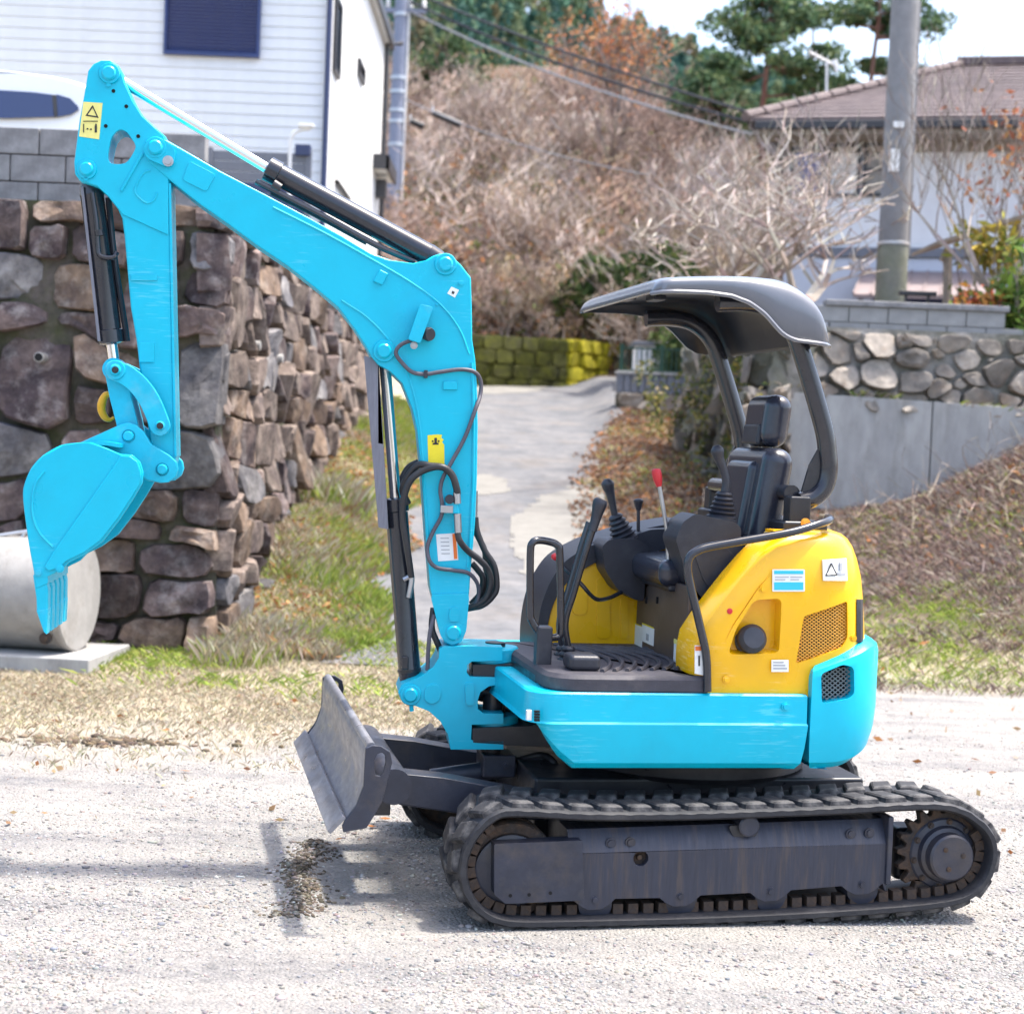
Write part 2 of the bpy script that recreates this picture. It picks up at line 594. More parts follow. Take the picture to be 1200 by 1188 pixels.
def ground_z(X, Y):
    X = np.asarray(X, float); Y = np.asarray(Y, float)
    n1 = fbm(X, Y, 3.0, 5) - .5
    n2 = fbm(X, Y, .5, 9) - .5
    yard = n1 * .03 + n2 * .012
    # little spoil ridge in front of the blade, left of the machine
    rc = atZ(352, 1040)
    rx = X - (rc.x + (Y - rc.y) * -.07 + .03 * np.sin(Y * 9))
    yard = yard + .022 * np.exp(-(rx / .05) ** 2) * sst(rc.y - .48, rc.y - .3, Y) * (1 - sst(rc.y + .45, rc.y + .75, Y)) * (.5 + 1.2 * vnoise(X, Y, .09, 3))
    near = sst(9.0, 11.5, Y)
    z = yard * (1 - near * .5) + road_z(Y)
    # grass verge under the stone wall
    verge = sst(-.9, -1.9, X) * sst(11.8, 14.5, Y)
    z = z + verge * (.34 + .25 * (fbm(X, Y, 1.1, 21) - .3))
    # bank on the right, up to the concrete wall
    top = np.interp(X, [.7, 1.4, 1.9, 3.1, 3.9, 4.4, 5.0, 7.5, 12], [.66, .84, .95, 1.0, 1.14, 1.42, 1.80, 2.15, 2.3])
    t = np.clip((Y - (11.9 - .28 * np.clip(X - 3, 0, 3))) / 4.6, 0, 1)
    bank = top * (t ** .85) + (fbm(X, Y, .8, 31) - .5) * .22 * np.minimum(1, t * 3) * (X > 1.2)
    wgt = sst(.75 + .25 * np.sin(Y * 1.3), 1.7, X)
    bank_far = road_z(Y) + .22 * wgt
    bank = np.where(Y > RWY + .2, np.maximum(bank * 0 + bank_far, 0), bank)
    z = z * (1 - wgt) + np.maximum(bank, 0) * wgt + yard * wgt * .5
    # terraces behind the walls
    z = np.where((X < WX - .30) & (Y > WY + .35), PLAT + n1 * .05, z)
    z = np.where((X > rwx(Y) + .35) & (Y > RWY + .35) & ((Y < 22.3) | (X > 2.4 + 1.1 * (Y - 22.3)) | (Y > 27.3)), np.where(Y > 27.3, 2.5, TERR + n1 * .1 + .02 * (Y - RWY)), z)
    hz = hill_z(X, Y) + n1 * .8
    z = np.where((Y > 33.2) & (X > -3.0), np.maximum(z, hz), z)
    z = np.where((Y > 33.2) & (X <= -3.0), np.maximum(PLAT, hz), z)
    return z


def axis(a, lst):
    out = [a]
    for end, step in lst:
        while out[-1] < end - 1e-6: out.append(out[-1] + step)
    return np.array(out)


gx = axis(-400, [(-40, 30), (-12, 2), (-5.5, .4), (5.6, .055), (10, .25), (40, 2), (400, 30)])
gy = axis(-60, [(-4, 4), (3.4, .5), (11, .055), (18, .08), (34, .2), (70, 1.2), (130, 6), (900, 60)])
GX, GY = np.meshgrid(gx, gy)
GZ = ground_z(GX, GY)
far = np.clip((GY - 130) / 200, 0, 1)
GZ = np.where(GY > 130, GZ * (1 - far) + 20 * far, GZ)
nx_, ny_ = len(gx), len(gy)
gv = np.stack([GX.ravel(), GY.ravel(), GZ.ravel()], 1)
ii = (np.arange(ny_ - 1)[:, None] * nx_ + np.arange(nx_ - 1)[None, :]).ravel()
gf = np.stack([ii, ii + 1, ii + nx_ + 1, ii + nx_], 1)


def grass_mask(X, Y):
    """how grassy the yard is: a band in front of the stone wall and its verge"""
    # boundary line between gravel and dry grass on the left
    yb = 8.35 + .25 * np.clip(X + 3, 0, 4) + .9 * (fbm(X, Y, 1.2, 41) - .5)
    a = sst(yb - 1.1, yb + 1.2, Y + .9 * (vnoise(X, Y, .16, 49) - .5)) * (1 - sst(-.55, .15, X + .35 * (fbm(X, Y, .8, 43) - .5)))
    b = sst(11.2, 12.4, Y + .28 * np.clip(X - 3, 0, 3) + .6 * (fbm(X, Y, .6, 45) - .5)) * sst(.7, 1.4, X)
    c = sst(-.95, -1.35, X + .5 * (fbm(X, Y, .7, 47) - .5)) * sst(11, 12, Y)
    return np.clip(np.maximum(np.maximum(a, b), c), 0, 1)


GM = grass_mask(gv[:, 0], gv[:, 1])
litter = sst(.4, 1.2, gv[:, 0]) * sst(12.5, 13.5, gv[:, 1])
hillm = sst(31.5, 33.5, gv[:, 1])
tint = np.stack([GM, np.maximum(litter, hillm), hillm], 1)

gm_ = bpy.data.materials.new('gravel_ground')
gm_.use_nodes = True
t = gm_.node_tree
pb = t.nodes['Principled BSDF']
pb.inputs['Roughness'].default_value = .95
pb.inputs['Specular IOR Level'].default_value = .05
geo = _n(t, 'ShaderNodeNewGeometry')
at = _n(t, 'ShaderNodeAttribute'); at.attribute_name = 'tint'
sepc = _n(t, 'ShaderNodeSeparateColor')
t.links.new(at.outputs['Color'], sepc.inputs[0])


def noise_n(scale, detail=8, rough=.6):
    n = _n(t, 'ShaderNodeTexNoise', Scale=scale, Detail=detail, Roughness=rough)
    t.links.new(geo.outputs['Position'], n.inputs['Vector'])
    return n


def ramp(inp, stops):
    r = _n(t, 'ShaderNodeValToRGB')
    cr = r.color_ramp
    while len(cr.elements) < len(stops): cr.elements.new(.5)
    for e, (p, c) in zip(cr.elements, stops): e.position = p; e.color = (*c, 1)
    t.links.new(inp, r.inputs[0])
    return r.outputs[0]


def mixc(f, a, b, blend='MIX'):
    m_ = _n(t, 'ShaderNodeMix', data_type='RGBA', blend_type=blend)
    if isinstance(f, float): m_.inputs['Factor'].default_value = f
    else: t.links.new(f, m_.inputs['Factor'])
    t.links.new(a, m_.inputs[6]); t.links.new(b, m_.inputs[7])
    return m_.outputs[2]


vor = _n(t, 'ShaderNodeTexVoronoi', Scale=75.0)
t.links.new(geo.outputs['Position'], vor.inputs['Vector'])
vor2 = _n(t, 'ShaderNodeTexVoronoi', Scale=32.0)
t.links.new(geo.outputs['Position'], vor2.inputs['Vector'])
sepv = _n(t, 'ShaderNodeSeparateColor'); t.links.new(vor.outputs['Color'], sepv.inputs[0])
sepv2 = _n(t, 'ShaderNodeSeparateColor'); t.links.new(vor2.outputs['Color'], sepv2.inputs[0])
stones = ramp(sepv.outputs[0], [(0, (.13, .125, .12)), (.3, (.20, .195, .19)), (.7, (.27, .26, .245)), (1, (.36, .35, .34))])
stones2 = ramp(sepv2.outputs[1], [(0, (.13, .13, .135)), (.5, (.24, .23, .22)), (1, (.34, .325, .31))])
gcol = mixc(.45, stones, stones2)
dust = ramp(noise_n(1.3, 8).outputs[0], [(.3, (.27, .26, .245)), (.7, (.34, .32, .29))])
mpl = _n(t, 'ShaderNodeMapping'); mpl.inputs['Scale'].default_value = (.28, 1.5, 1)
t.links.new(geo.outputs['Position'], mpl.inputs[0])
ln = _n(t, 'ShaderNodeTexNoise', Scale=2.6, Detail=9.0, Roughness=.62); t.links.new(mpl.outputs[0], ln.inputs['Vector'])
lane = ramp(ln.outputs[0], [(.36, (.15, .15, .16)), (.5, (.255, .245, .235)), (.64, (.36, .345, .31))])
lmask = ramp(noise_n(.9, 5).outputs[0], [(.3, (.25, .25, .25)), (.7, (.75, .75, .75))])
gcol = mixc(lmask, gcol, lane)
dmask = ramp(noise_n(2.2, 6).outputs[0], [(.42, (0, 0, 0)), (.68, (.7, .7, .7))])
gcol = mixc(dmask, gcol, dust)
dry = ramp(noise_n(6, 8).outputs[0], [(.25, (.24, .195, .135)), (.5, (.37, .32, .235)), (.75, (.44, .395, .305))])
soil = ramp(noise_n(9, 8).outputs[0], [(.3, (.06, .045, .036)), (.55, (.15, .11, .085)), (.8, (.25, .19, .15))])
green = ramp(noise_n(5, 8).outputs[0], [(.3, (.06, .075, .025)), (.7, (.16, .18, .06))])
gsel = ramp(noise_n(1.1, 5).outputs[0], [(.46, (0, 0, 0)), (.62, (1, 1, 1))])
dryg = mixc(gsel, dry, green)
c1 = mixc(sepc.outputs[0], gcol, dry)
c2 = mixc(sepc.outputs[1], c1, soil)
t.links.new(c2, pb.inputs['Base Color'])
bp1 = _n(t, 'ShaderNodeBump', Strength=.8, Distance=.012)
t.links.new(vor.outputs['Distance'], bp1.inputs['Height'])
bp1.invert = True
bp2 = _n(t, 'ShaderNodeBump', Strength=.5, Distance=.03)
t.links.new(noise_n(14, 10, .7).outputs[0], bp2.inputs['Height'])
t.links.new(bp1.outputs[0], bp2.inputs['Normal'])
t.links.new(bp2.outputs[0], pb.inputs['Normal'])
MATS['gravel_ground'] = gm_
indexed('ground', gv, gf, tint, 'gravel_ground', kind='structure')

# ---------------------------------------------------------------- road: old asphalt with concrete patches
mat('asphalt', (.115, .12, .13), .9, spec=.06, var=.22, vscale=2.2, col2=(.165, .165, .17), dirt=(.19, .16, .13), dscale=1.2, damt=.5, bump=.2, bscale=30)
mat('concrete_patch', (.21, .205, .19), .9, spec=.1, var=.12, vscale=2, dirt=(.15, .145, .135), dscale=3, damt=.7, bump=.25, bscale=40)
mat('concrete', (.36, .355, .34), .85, var=.22, vscale=1.5, col2=(.29, .285, .28), dirt=(.15, .14, .12), dscale=2.0, damt=.8, bump=.12, bscale=40, aniso=(1.6, 1.6, .5))
mat('concrete_mid', (.25, .25, .25), .9, var=.2, vscale=2, dirt=(.11, .11, .11), dscale=2.0, damt=.7, bump=.2, bscale=40)
mat('concrete_dark', (.17, .168, .175), .9, var=.4, vscale=2.5, col2=(.26, .26, .265), dirt=(.03, .03, .035), dscale=1.8, damt=.9, bump=.25, bscale=40)
mat('concrete_pale', (.30, .29, .275), .85, var=.2, vscale=2, dirt=(.15, .13, .105), dscale=2.8, damt=.8, bump=.15, bscale=40)


def road_l(Y): return np.interp(Y, [10.6, 12, 14, 20, 26, 32], [-1.15, -1.15, -1.15, -1.15, -1.2, -1.4]) + .10 * np.sin(Y * 2.1) + .06 * np.sin(Y * 5.3)
def road_r(Y): return np.interp(Y, [10.6, 12, 14, 16, 20, 24, 27, 32], [1.4, 1.2, .82, .72, .86, 1.25, 1.75, 2.35]) + .07 * np.sin(Y * 2.7) + .05 * np.sin(Y * 6.1)


ry = np.arange(11.3, 32.45, .12)
rs = np.linspace(0, 1, 48)
RY, RS = np.meshgrid(ry, rs, indexing='ij')
RX = road_l(RY) * (1 - RS) + road_r(RY) * RS
RZ = ground_z(RX, RY) * .35 + road_z(RY) * .65 + .012
edge = np.minimum(RS, 1 - RS)
RZ = np.maximum(ground_z(RX, RY) + .010, RZ) - .02 * (edge < .01)
fi = (np.arange(len(ry) - 1)[:, None] * 48 + np.arange(47)[None, :]).ravel()
indexed('road', np.stack([RX.ravel(), RY.ravel(), RZ.ravel()], 1), np.stack([fi, fi + 1, fi + 49, fi + 48], 1), None, 'asphalt', kind='structure')


def patch(name, pts, m_):
    """flat concrete repair lying on the road"""
    P = [atZ(x, y, 0) for x, y in pts]
    out = []
    for x, y in pts:
        d = ray(x, y)
        lo, hi = 5.0, 60.0
        for _ in range(40):
            mid = (lo + hi) / 2
            p = CAMPOS + d * (mid / d.y)
            if p.z > float(road_z(np.array(p.y))) + .012: lo = mid
            else: hi = mid
        out.append(CAMPOS + d * (lo / d.y))
    poly = [(p.x, p.y) for p in spline([(p.x, p.y) for p in out], 3, closed=True) and [Vector(q) for q in spline([(p.x, p.y) for p in out], 3, closed=True)]]
    x0, x1 = min(p[0] for p in poly), max(p[0] for p in poly)
    y0, y1 = min(p[1] for p in poly), max(p[1] for p in poly)
    st = .045
    vs, fs, idx = [], [], {}
    for a in np.arange(x0, x1, st):
        for b in np.arange(y0, y1, st):
            if inpoly((a + st / 2 + .22 * (float(fbm(a, b, .35, 71)) - .5), b + st / 2 + .7 * (float(fbm(a, b, .3, 73)) - .5)), poly):
                q = []
                for (i, j) in ((0, 0), (1, 0), (1, 1), (0, 1)):
                    k = (round((a + i * st) / st), round((b + j * st) / st))
                    if k not in idx:
                        xx, yy = a + i * st, b + j * st
                        rz = max(float(ground_z(xx, yy)) + .010, float(ground_z(xx, yy)) * .35 + float(road_z(np.array(yy))) * .65 + .012)
                        idx[k] = len(vs); vs.append((xx, yy, rz + .006))
                    q.append(idx[k])
                fs.append(tuple(q))
    b_ = MB(); b_._add(vs, fs)
    return b_.build(name, m_, kind='structure')


def inpoly(p, poly):
    c = False
    for i in range(len(poly)):
        a, d = poly[i], poly[i - 1]
        if (a[1] > p[1]) != (d[1] > p[1]) and p[0] < (d[0] - a[0]) * (p[1] - a[1]) / (d[1] - a[1]) + a[0]: c = not c
    return c


patch('concrete_patch', [(598, 620), (630, 585), (668, 572), (702, 570), (712, 592), (700, 630), (690, 664), (640, 690), (612, 660)], 'concrete_patch')
patch('concrete_patch', [(540, 562), (570, 556), (596, 566), (590, 575), (560, 580), (535, 578)], 'concrete_patch')
patch('concrete_patch', [(560, 452), (640, 452), (625, 460), (585, 462), (560, 460)], 'concrete_patch')


# ================================================================= stones
def clip_half(poly, n, d):
    out = []
    for i in range(len(poly)):
        a, b = poly[i], poly[(i + 1) % len(poly)]
        da, db = a[0] * n[0] + a[1] * n[1] - d, b[0] * n[0] + b[1] * n[1] - d
        if da <= 0: out.append(a)
        if da * db < 0:
            t_ = da / (da - db)
            out.append((a[0] + (b[0] - a[0]) * t_, a[1] + (b[1] - a[1]) * t_))
    return out


def cells(seeds, bound, asp=1.0):
    """power cells of (x, y, weight) seeds in a convex bound; asp > 1 makes wide cells"""
    S = [(s[0] / asp, s[1], s[2] if len(s) > 2 else 0) for s in seeds]
    bd = [(p[0] / asp, p[1]) for p in bound]
    res = []
    for i, a in enumerate(S):
        poly = bd
        for j, b in enumerate(S):
            if i == j: continue
            n = (b[0] - a[0], b[1] - a[1])
            L2 = n[0] ** 2 + n[1] ** 2
            if L2 > 9: continue
            d = (b[0] ** 2 + b[1] ** 2 - a[0] ** 2 - a[1] ** 2 + a[2] - b[2]) / 2
            poly = clip_half(poly, n, d)
            if len(poly) < 3: break
        res.append([(p[0] * asp, p[1]) for p in poly] if len(poly) >= 3 else None)
    return res


def relax(n, x0, x1, y0, y1, asp, it=3, seed=1, ok=None):
    """spread points evenly over a rectangle"""
    r_ = random.Random(seed)
    pts = []
    tries = 0
    dmin = math.sqrt((x1 - x0) / asp * (y1 - y0) / n) * .78
    while len(pts) < n and tries < n * 60:
        tries += 1
        p = (r_.uniform(x0, x1), r_.uniform(y0, y1))
        if ok and not ok(p): continue
        k = dmin * (1 if tries < n * 30 else .7) * r_.uniform(.7, 1.15)
        if all(((p[0] - q[0]) / asp) ** 2 + (p[1] - q[1]) ** 2 > k * k for q in pts): pts.append(p)
    return pts


def courses(x0, x1, y0, y1, hr, wr, seed, amp=.06):
    """rough courses: rows with wavy beds, stones of uneven width, some standing two rows high"""
    r_ = random.Random(seed)
    beds = [y0]
    while beds[-1] < y1 - hr[0] * .7: beds.append(beds[-1] + r_.uniform(*hr))
    beds[-1] = y1
    def bed(k, x):
        if k == 0 or k == len(beds) - 1: return beds[k]
        return beds[k] + amp * 2 * (float(vnoise(x, k * 7.3, .45, seed)) - .5) + amp * (float(vnoise(x, k * 3.1, .17, seed + 5)) - .5)
    out = []
    rows = len(beds) - 1
    taken = [[] for _ in range(rows + 1)]
    for k in range(rows):
        x = x0
        while x < x1 - .02:
            hit = [b for (a, b) in taken[k] if a - .02 <= x < b - .01]
            if hit: x = max(hit); continue
            w = r_.uniform(*wr)
            if r_.random() < .2: w *= 1.45
            nxt = [a for (a, b) in taken[k] if a > x]
            xe = min([x + w, x1] + nxt)
            if x1 - xe < wr[0] * .5: xe = x1
            top = k + 1
            if k + 2 <= rows and r_.random() < .14 and xe - x > wr[0] * .8:
                top = k + 2; taken[k + 1].append((x, xe))
            n = 3
            lean = r_.uniform(-.05, .05)
            lo_ = [(x + (xe - x) * i / n, bed(k, x + (xe - x) * i / n)) for i in range(n + 1)]
            hi_ = [(x + (xe - x) * i / n + lean * 0, bed(top, x + (xe - x) * i / n)) for i in range(n, -1, -1)]
            p = lo_ + hi_
            c = np.mean(np.array(p), 0)
            # knock the corners about
            q = []
            for i, a in enumerate(p):
                f_ = r_.uniform(-.02, .09) if i in (0, n, n + 1, 2 * n + 1) else r_.uniform(-.06, .03)
                q.append((a[0] + (c[0] - a[0]) * f_, a[1] + (c[1] - a[1]) * f_))
            out.append(q)
            x = xe
    return out


def stone(parent, poly, P, gap, prot, m_, name='stone', seed=0, rough=.5, coll=None):
    """one stone: a rounded polygon bulging out of the wall. P(x, y, out) -> world"""
    r_ = random.Random(seed)
    A = np.array(poly); c = A.mean(0)
    # area centroid is good enough here; shrink for the joint
    ar = 0.5 * abs(np.sum(A[:, 0] * np.roll(A[:, 1], -1) - np.roll(A[:, 0], -1) * A[:, 1]))
    size = math.sqrt(max(ar, 1e-4))
    k = max(.3, 1 - 2 * gap / size)
    A = c + (A - c) * k * np.array([r_.uniform(.96, 1.02) for _ in A])[:, None]
    rp = rounded([tuple(p) for p in A], size * (.07 + .12 * r_.random()), 2)
    # resample to a fixed number of points
    Q = np.array(rp); sg_ = np.linalg.norm(np.roll(Q, -1, 0) - Q, axis=1); cum = np.concatenate([[0], np.cumsum(sg_)])
    N = 15
    ring = []
    for i in range(N):
        s_ = cum[-1] * i / N
        j = min(int(np.searchsorted(cum, s_, side='right') - 1), len(Q) - 1)
        tt_ = (s_ - cum[j]) / max(sg_[j], 1e-9)
        ring.append(Q[j] * (1 - tt_) + Q[(j + 1) % len(Q)] * tt_)
    ring = np.array(ring)
    ox, oy, oz = r_.uniform(0, 99), r_.uniform(0, 99), r_.uniform(0, 99)
    tilt = (r_.uniform(-.5, .5) * rough, r_.uniform(-.5, .5) * rough)
    pr_ = prot * r_.uniform(.6, 1.25)
    vs = []
    lv = [(1.0, -.5), (1.0, .5), (.985, .82), (.93, .97), (.55, 1.0)]
    for (kk, o) in lv:
        for i, q in enumerate(ring):
            p = c + (q - c) * kk
            d = p - c
            nz = mnoise.noise(Vector((p[0] * 3.2 / max(size, .2) * .35 + ox, p[1] * 3.2 / max(size, .2) * .35 + oy, oz)))
            nz2 = mnoise.noise(Vector((p[0] * 14 + ox, p[1] * 14 + oy, oz)))
            lat = 1 + (nz * .10 + nz2 * .05) * rough * 2 * (1 if o > 0 else 0)
            p = c + d * lat
            out = pr_ * o + (d[0] * tilt[0] + d[1] * tilt[1] + (nz * .22 + nz2 * .12) * pr_ * rough * 2) * (1 if o > .3 else 0)
            vs.append(tuple(P(p[0], p[1], out)))
    nzc = mnoise.noise(Vector((ox, oy, oz)))
    vs.append(tuple(P(c[0], c[1], pr_ * (1.0 + .3 * nzc * rough))))
    fs = []
    L = len(lv)
    for l in range(L - 1):
        for i in range(N):
            j = (i + 1) % N
            fs.append((l * N + i, l * N + j, (l + 1) * N + j, (l + 1) * N + i))
    for i in range(N):
        fs.append(((L - 1) * N + i, (L - 1) * N + (i + 1) % N, L * N))
    if coll is not None:
        coll._add(vs, fs); return None
    b = MB(); b._add(vs, fs)
    o = b.build(name, m_, parent, angle=26, recalc=True)
    return o


mat('wall_stone', (.050, .037, .040), .85, spec=.25, var=.6, vscale=3.5, col2=(.135, .10, .09), dirt=(.33, .30, .285), dscale=6, damt=.75, bump=1.0, bscale=12, rand=.45, contrast=(.38, .62))
mat('wall_stone_sunlit', (.16, .125, .105), .85, spec=.25, var=.55, vscale=3.5, col2=(.075, .058, .055), dirt=(.34, .29, .24), dscale=6, damt=.65, bump=.9, bscale=14, rand=.30, contrast=(.45, .65))  # paler copy for the road face, sunlight put into its colour
mat('wall_stone_grey', (.095, .092, .10), .85, spec=.25, var=.6, vscale=3.5, col2=(.19, .18, .175), dirt=(.06, .05, .045), dscale=5, damt=.7, bump=1.0, bscale=12, rand=.4, contrast=(.4, .62))
mat('wall_stone_tan', (.17, .12, .085), .85, spec=.25, var=.55, vscale=3.5, col2=(.085, .06, .05), dirt=(.35, .31, .27), dscale=6, damt=.6, bump=1.0, bscale=12, rand=.35, contrast=(.4, .62))
mat('wall_stone_mossy', (.16, .15, .14), .9, var=.35, vscale=3.0, col2=(.09, .095, .05), dirt=(.33, .31, .29), dscale=3, damt=.6, bump=.9, bscale=13, rand=.35)
mat('rubble', (.30, .265, .225), .88, var=.4, vscale=3, col2=(.17, .15, .13), dirt=(.25, .15, .08), dscale=2.2, damt=.75, bump=.7, bscale=14, rand=.35)
mat('joint_earth', (.085, .072, .062), .95, var=.4, vscale=5, col2=(.05, .055, .022), bump=.6, bscale=25)
mat('joint_mortar', (.26, .25, .235), .95, var=.3, vscale=4, col2=(.10, .10, .075), bump=.5, bscale=25)
mat('white_mortar', (.52, .51, .50), .9, var=.15, vscale=4, bump=.3, bscale=20)

RW = empty('stone_retaining_wall', (WX, WY, 0))
tag(RW, 'tall dry retaining wall of large rough purple brown stones below the white house', 'stone wall')
RWO = Vector((WX, WY, 0))
BAT = .052                                  # batter: metres back for each metre up
def PL(x, y, out): return (x - WX - BAT * y * 0, WY + BAT * y - out - WY, y)
def PR(s, y, out): return (WX - BAT * y + out - WX, s, y)
# core behind the stones
core = MB()
zt_ = PLAT + .02
core._add([(-9, -.055, -.6), (.045, -.055, -.6), (.045 - BAT * zt_, -.055 + BAT * zt_, zt_), (-9, -.055 + BAT * zt_, zt_),
           (-9, .6, -.6), (-.6, .6, -.6), (-.6 - BAT * zt_, .6, zt_), (-9, .6, zt_),
           (.045, 14.5, -.6), (.045 - BAT * zt_, 14.5, zt_), (-.6, 14.5, -.6), (-.6 - BAT * zt_, 14.5, zt_)],
          [(0, 1, 2, 3), (3, 2, 6, 7), (1, 8, 9, 2), (2, 9, 11, 6), (8, 10, 11, 9), (4, 7, 6, 5), (5, 6, 11, 10)])
core.build('wall_core', 'joint_earth', RW, smooth=False)

for poly in courses(-5.0, WX + .02, -.15, zt_, (.19, .36), (.27, .54), 4, .08):
    k_ = len(RW.children)
    stone(RW, poly, PL, random.choice((.004, .008, .016)), .15, random.choice(('wall_stone', 'wall_stone', 'wall_stone', 'wall_stone_grey', 'wall_stone_tan')), seed=100 + k_, rough=.75)
# face along the road
L_ = 12.8
far_st = MB()
for poly in courses(-.02, L_, -.15, zt_, (.19, .34), (.26, .52), 8, .06):
    c_ = np.mean(np.array(poly), 0)
    if c_[1] < float(road_z(np.array(WY + c_[0]))) - .05: continue
    k_ = len(RW.children)
    stone(RW, poly, PR, random.choice((.004, .008, .014)), .12, random.choice(('wall_stone_sunlit', 'wall_stone_sunlit', 'wall_stone', 'wall_stone_grey', 'wall_stone_tan')), seed=100 + k_ + int(c_[0] * 77), rough=.6, coll=far_st if c_[0] > 8.2 else None)
far_st.build('far_stones', 'wall_stone_sunlit', RW, angle=26, kind='stuff')
# drain pipe ends
for x, y in ((48, 419), (298, 405), (325, 420), (384, 515)):
    Y_ = WY - .05 if x < 200 else None
    if Y_:
        p = atY(x, y, Y_)
        MB(lambda a, b, c: (a - WX, b - WY, c)).lathe((p.x, p.y - .06, p.z), (p.x, p.y + .2, p.z), [(0, .030), (.002, .034), (.26, .034)], 16).build('drain_pipe', 'concrete', RW)
        MB(lambda a, b, c: (a - WX, b - WY, c)).lathe((p.x, p.y - .064, p.z), (p.x, p.y - .05, p.z), [(0, .028), (.01, .028)], 16).build('bore_shade_disc', 'dark_hole', RW)  # dark disc painted in for the shade inside the pipe
    else:
        d = ray(x, y); t_ = (WX - .02) / d.x; p = CAMPOS + d * t_
        MB(lambda a, b, c: (a - WX, b - WY, c)).lathe((p.x + .05, p.y, p.z), (p.x - .2, p.y, p.z), [(0, .03), (.002, .038), (.24, .038)], 16).build('drain_pipe', 'concrete', RW)

# block wall standing on it
BWr = empty('block_wall', (-3, WY + .3, PLAT))
tag(BWr, 'low stained grey concrete block wall on top of the big stone wall', 'block wall')
z0 = PLAT - .02
bx0, bx1 = -4.4, atY(199, 200, WY + .3).x
bl = MB().box(.004, .386, 0, .14, .004, .186)
bme = None
for row in range(3):
    x = bx0 + (0 if row % 2 else .2)
    while x < bx1:
        if bme is None:
            o = bl.build('block', 'concrete_dark', BWr, bevel=.006)
            bme = o
        else:
            o = bme.copy(); COL.objects.link(o)
        o.location = (x + 3, 0, z0 + row * .19 - PLAT)
        x += .39
MB().box(bx0 + 3, bx1 + 3.2, -.012, .152, z0 - PLAT - .08, z0 - PLAT + .0).build('footing', 'concrete_dark', BWr, bevel=.01)

# ---------------------------------------------------------------- right: concrete wall, rubble above it, block wall on top
CW = empty('concrete_wall', (4, RWY, 0))
tag(CW, 'smooth grey concrete retaining wall panels above the grassy bank', 'concrete wall')
for a, b in ((918, 1092), (1092, 1205), (1205, 1330)):
    p0, p1 = atY(a, 500, RWY), atY(b, 500, RWY)
    zb, zt1 = .55, None
    zl = atY(a, np.interp(a, [918, 1200, 1330], [459, 478, 486]), RWY).z
    zr = atY(b, np.interp(b, [918, 1200, 1330], [459, 478, 486]), RWY).z
    pb_ = [(p0.x + .006 - 4, 1.07), (p1.x - .006 - 4, 1.07 - .02), (p1.x - .006 - 4, zr), (p0.x + .006 - 4, zl)]
    MB().prism(pb_, 0, .3).build('panel', 'concrete', CW, bevel=.006)
p0, p1 = atY(960, 600, RWY + .12), atY(1130, 600, RWY + .12)
MB().box(atY(918, 500, RWY).x - 4, 3.5, .06, .3, .3, 1.072).build('footing', 'concrete_dark', CW, bevel=.01)

RB = empty('rubble_wall', (4, RWY, 2))
tag(RB, 'rubble stone wall of rounded boulders set above the concrete panels', 'stone wall')
x0r, x1r = atY(900, 450, RWY).x - 4, atY(1330, 450, RWY).x - 4
def PRb(x, y, out): return (x, .10 + .12 * (y - .1) - out, y)
MB()._add([(x0r, .075, -.2), (x1r, .075, -.2), (x1r, .19, .85), (x0r, .19, .85), (x0r, .6, -.2), (x1r, .6, -.2), (x1r, .6, .85), (x0r, .6, .85)],
          [(0, 1, 2, 3), (3, 2, 6, 7), (0, 3, 7, 4), (1, 5, 6, 2)]).build('wall_core', 'joint_mortar', RB, smooth=False)
pts_ = relax(64, x0r, x1r, .02, .82, 1.35, seed=9)
for poly in cells([(p[0], p[1], random.uniform(-.01, .02)) for p in pts_], [(x0r, .02), (x1r, .02), (x1r, .82), (x0r, .82)], 1.35):
    if poly is None: continue
    k_ += 1
    stone(RB, poly, PRb, random.choice((.006, .014, .03)), .085, 'rubble', seed=100 + k_, rough=.9)

TBW = empty('terrace_block_wall', (4, RWY + .4, 2.7))
tag(TBW, 'grey concrete block wall with dark coping at the foot of the utility pole', 'block wall')
xb0, xb1 = atY(972, 380, RWY + .4).x, atY(1170, 380, RWY + .4).x
zc = atY(1050, 393, RWY + .4).z
bme = None
for row in range(2):
    x = xb0 - row * .2
    while x < xb1:
        if bme is None:
            bme = MB().box(.004, .386, 0, .12, .003, .157).build('block', 'concrete_mid', TBW, bevel=.005); o = bme
        else:
            o = bme.copy(); COL.objects.link(o)
        o.location = (x - 4, 0, zc - 2.7 - .05 + row * .16)
        x += .39
MB().box(xb0 - 4.05, xb1 - 3.9, -.03, .15, zc - 2.7 + .27, zc - 2.7 + .33).build('coping', 'concrete_dark', TBW, bevel=.012)

# rock wall that turns back along the road
RK = empty('rock_wall', (2.6, RWY, 0))
tag(RK, 'rugged mossy rock wall beside the road, behind the excavator seat', 'rock wall')
Lk = 5.9
def PK(s, y, out):
    Y_ = RWY + s
    return (float(rwx(Y_)) + .05 * y - out - 2.6, s - out * .25, y)
MB()._add([(float(rwx(RWY)) - 2.6 + .05, 0.05, 0), (float(rwx(RWY + Lk)) - 2.6 + .05, Lk, 0), (float(rwx(RWY + Lk)) - 2.6 + .2, Lk, 3.0), (float(rwx(RWY)) - 2.6 + .2, .05, 2.95),
           (.22, 0.05, 0), (.3, Lk, 0), (.3, Lk, 3.0), (.22, .05, 2.95)], [(0, 1, 2, 3), (3, 2, 6, 7), (0, 3, 7, 4)]).build('wall_core', 'joint_earth', RK, smooth=False)
pts_ = relax(60, .02, Lk, .7, 2.95, .8, seed=12, ok=lambda p: p[1] > float(road_z(np.array(RWY + p[0]))) - .1)
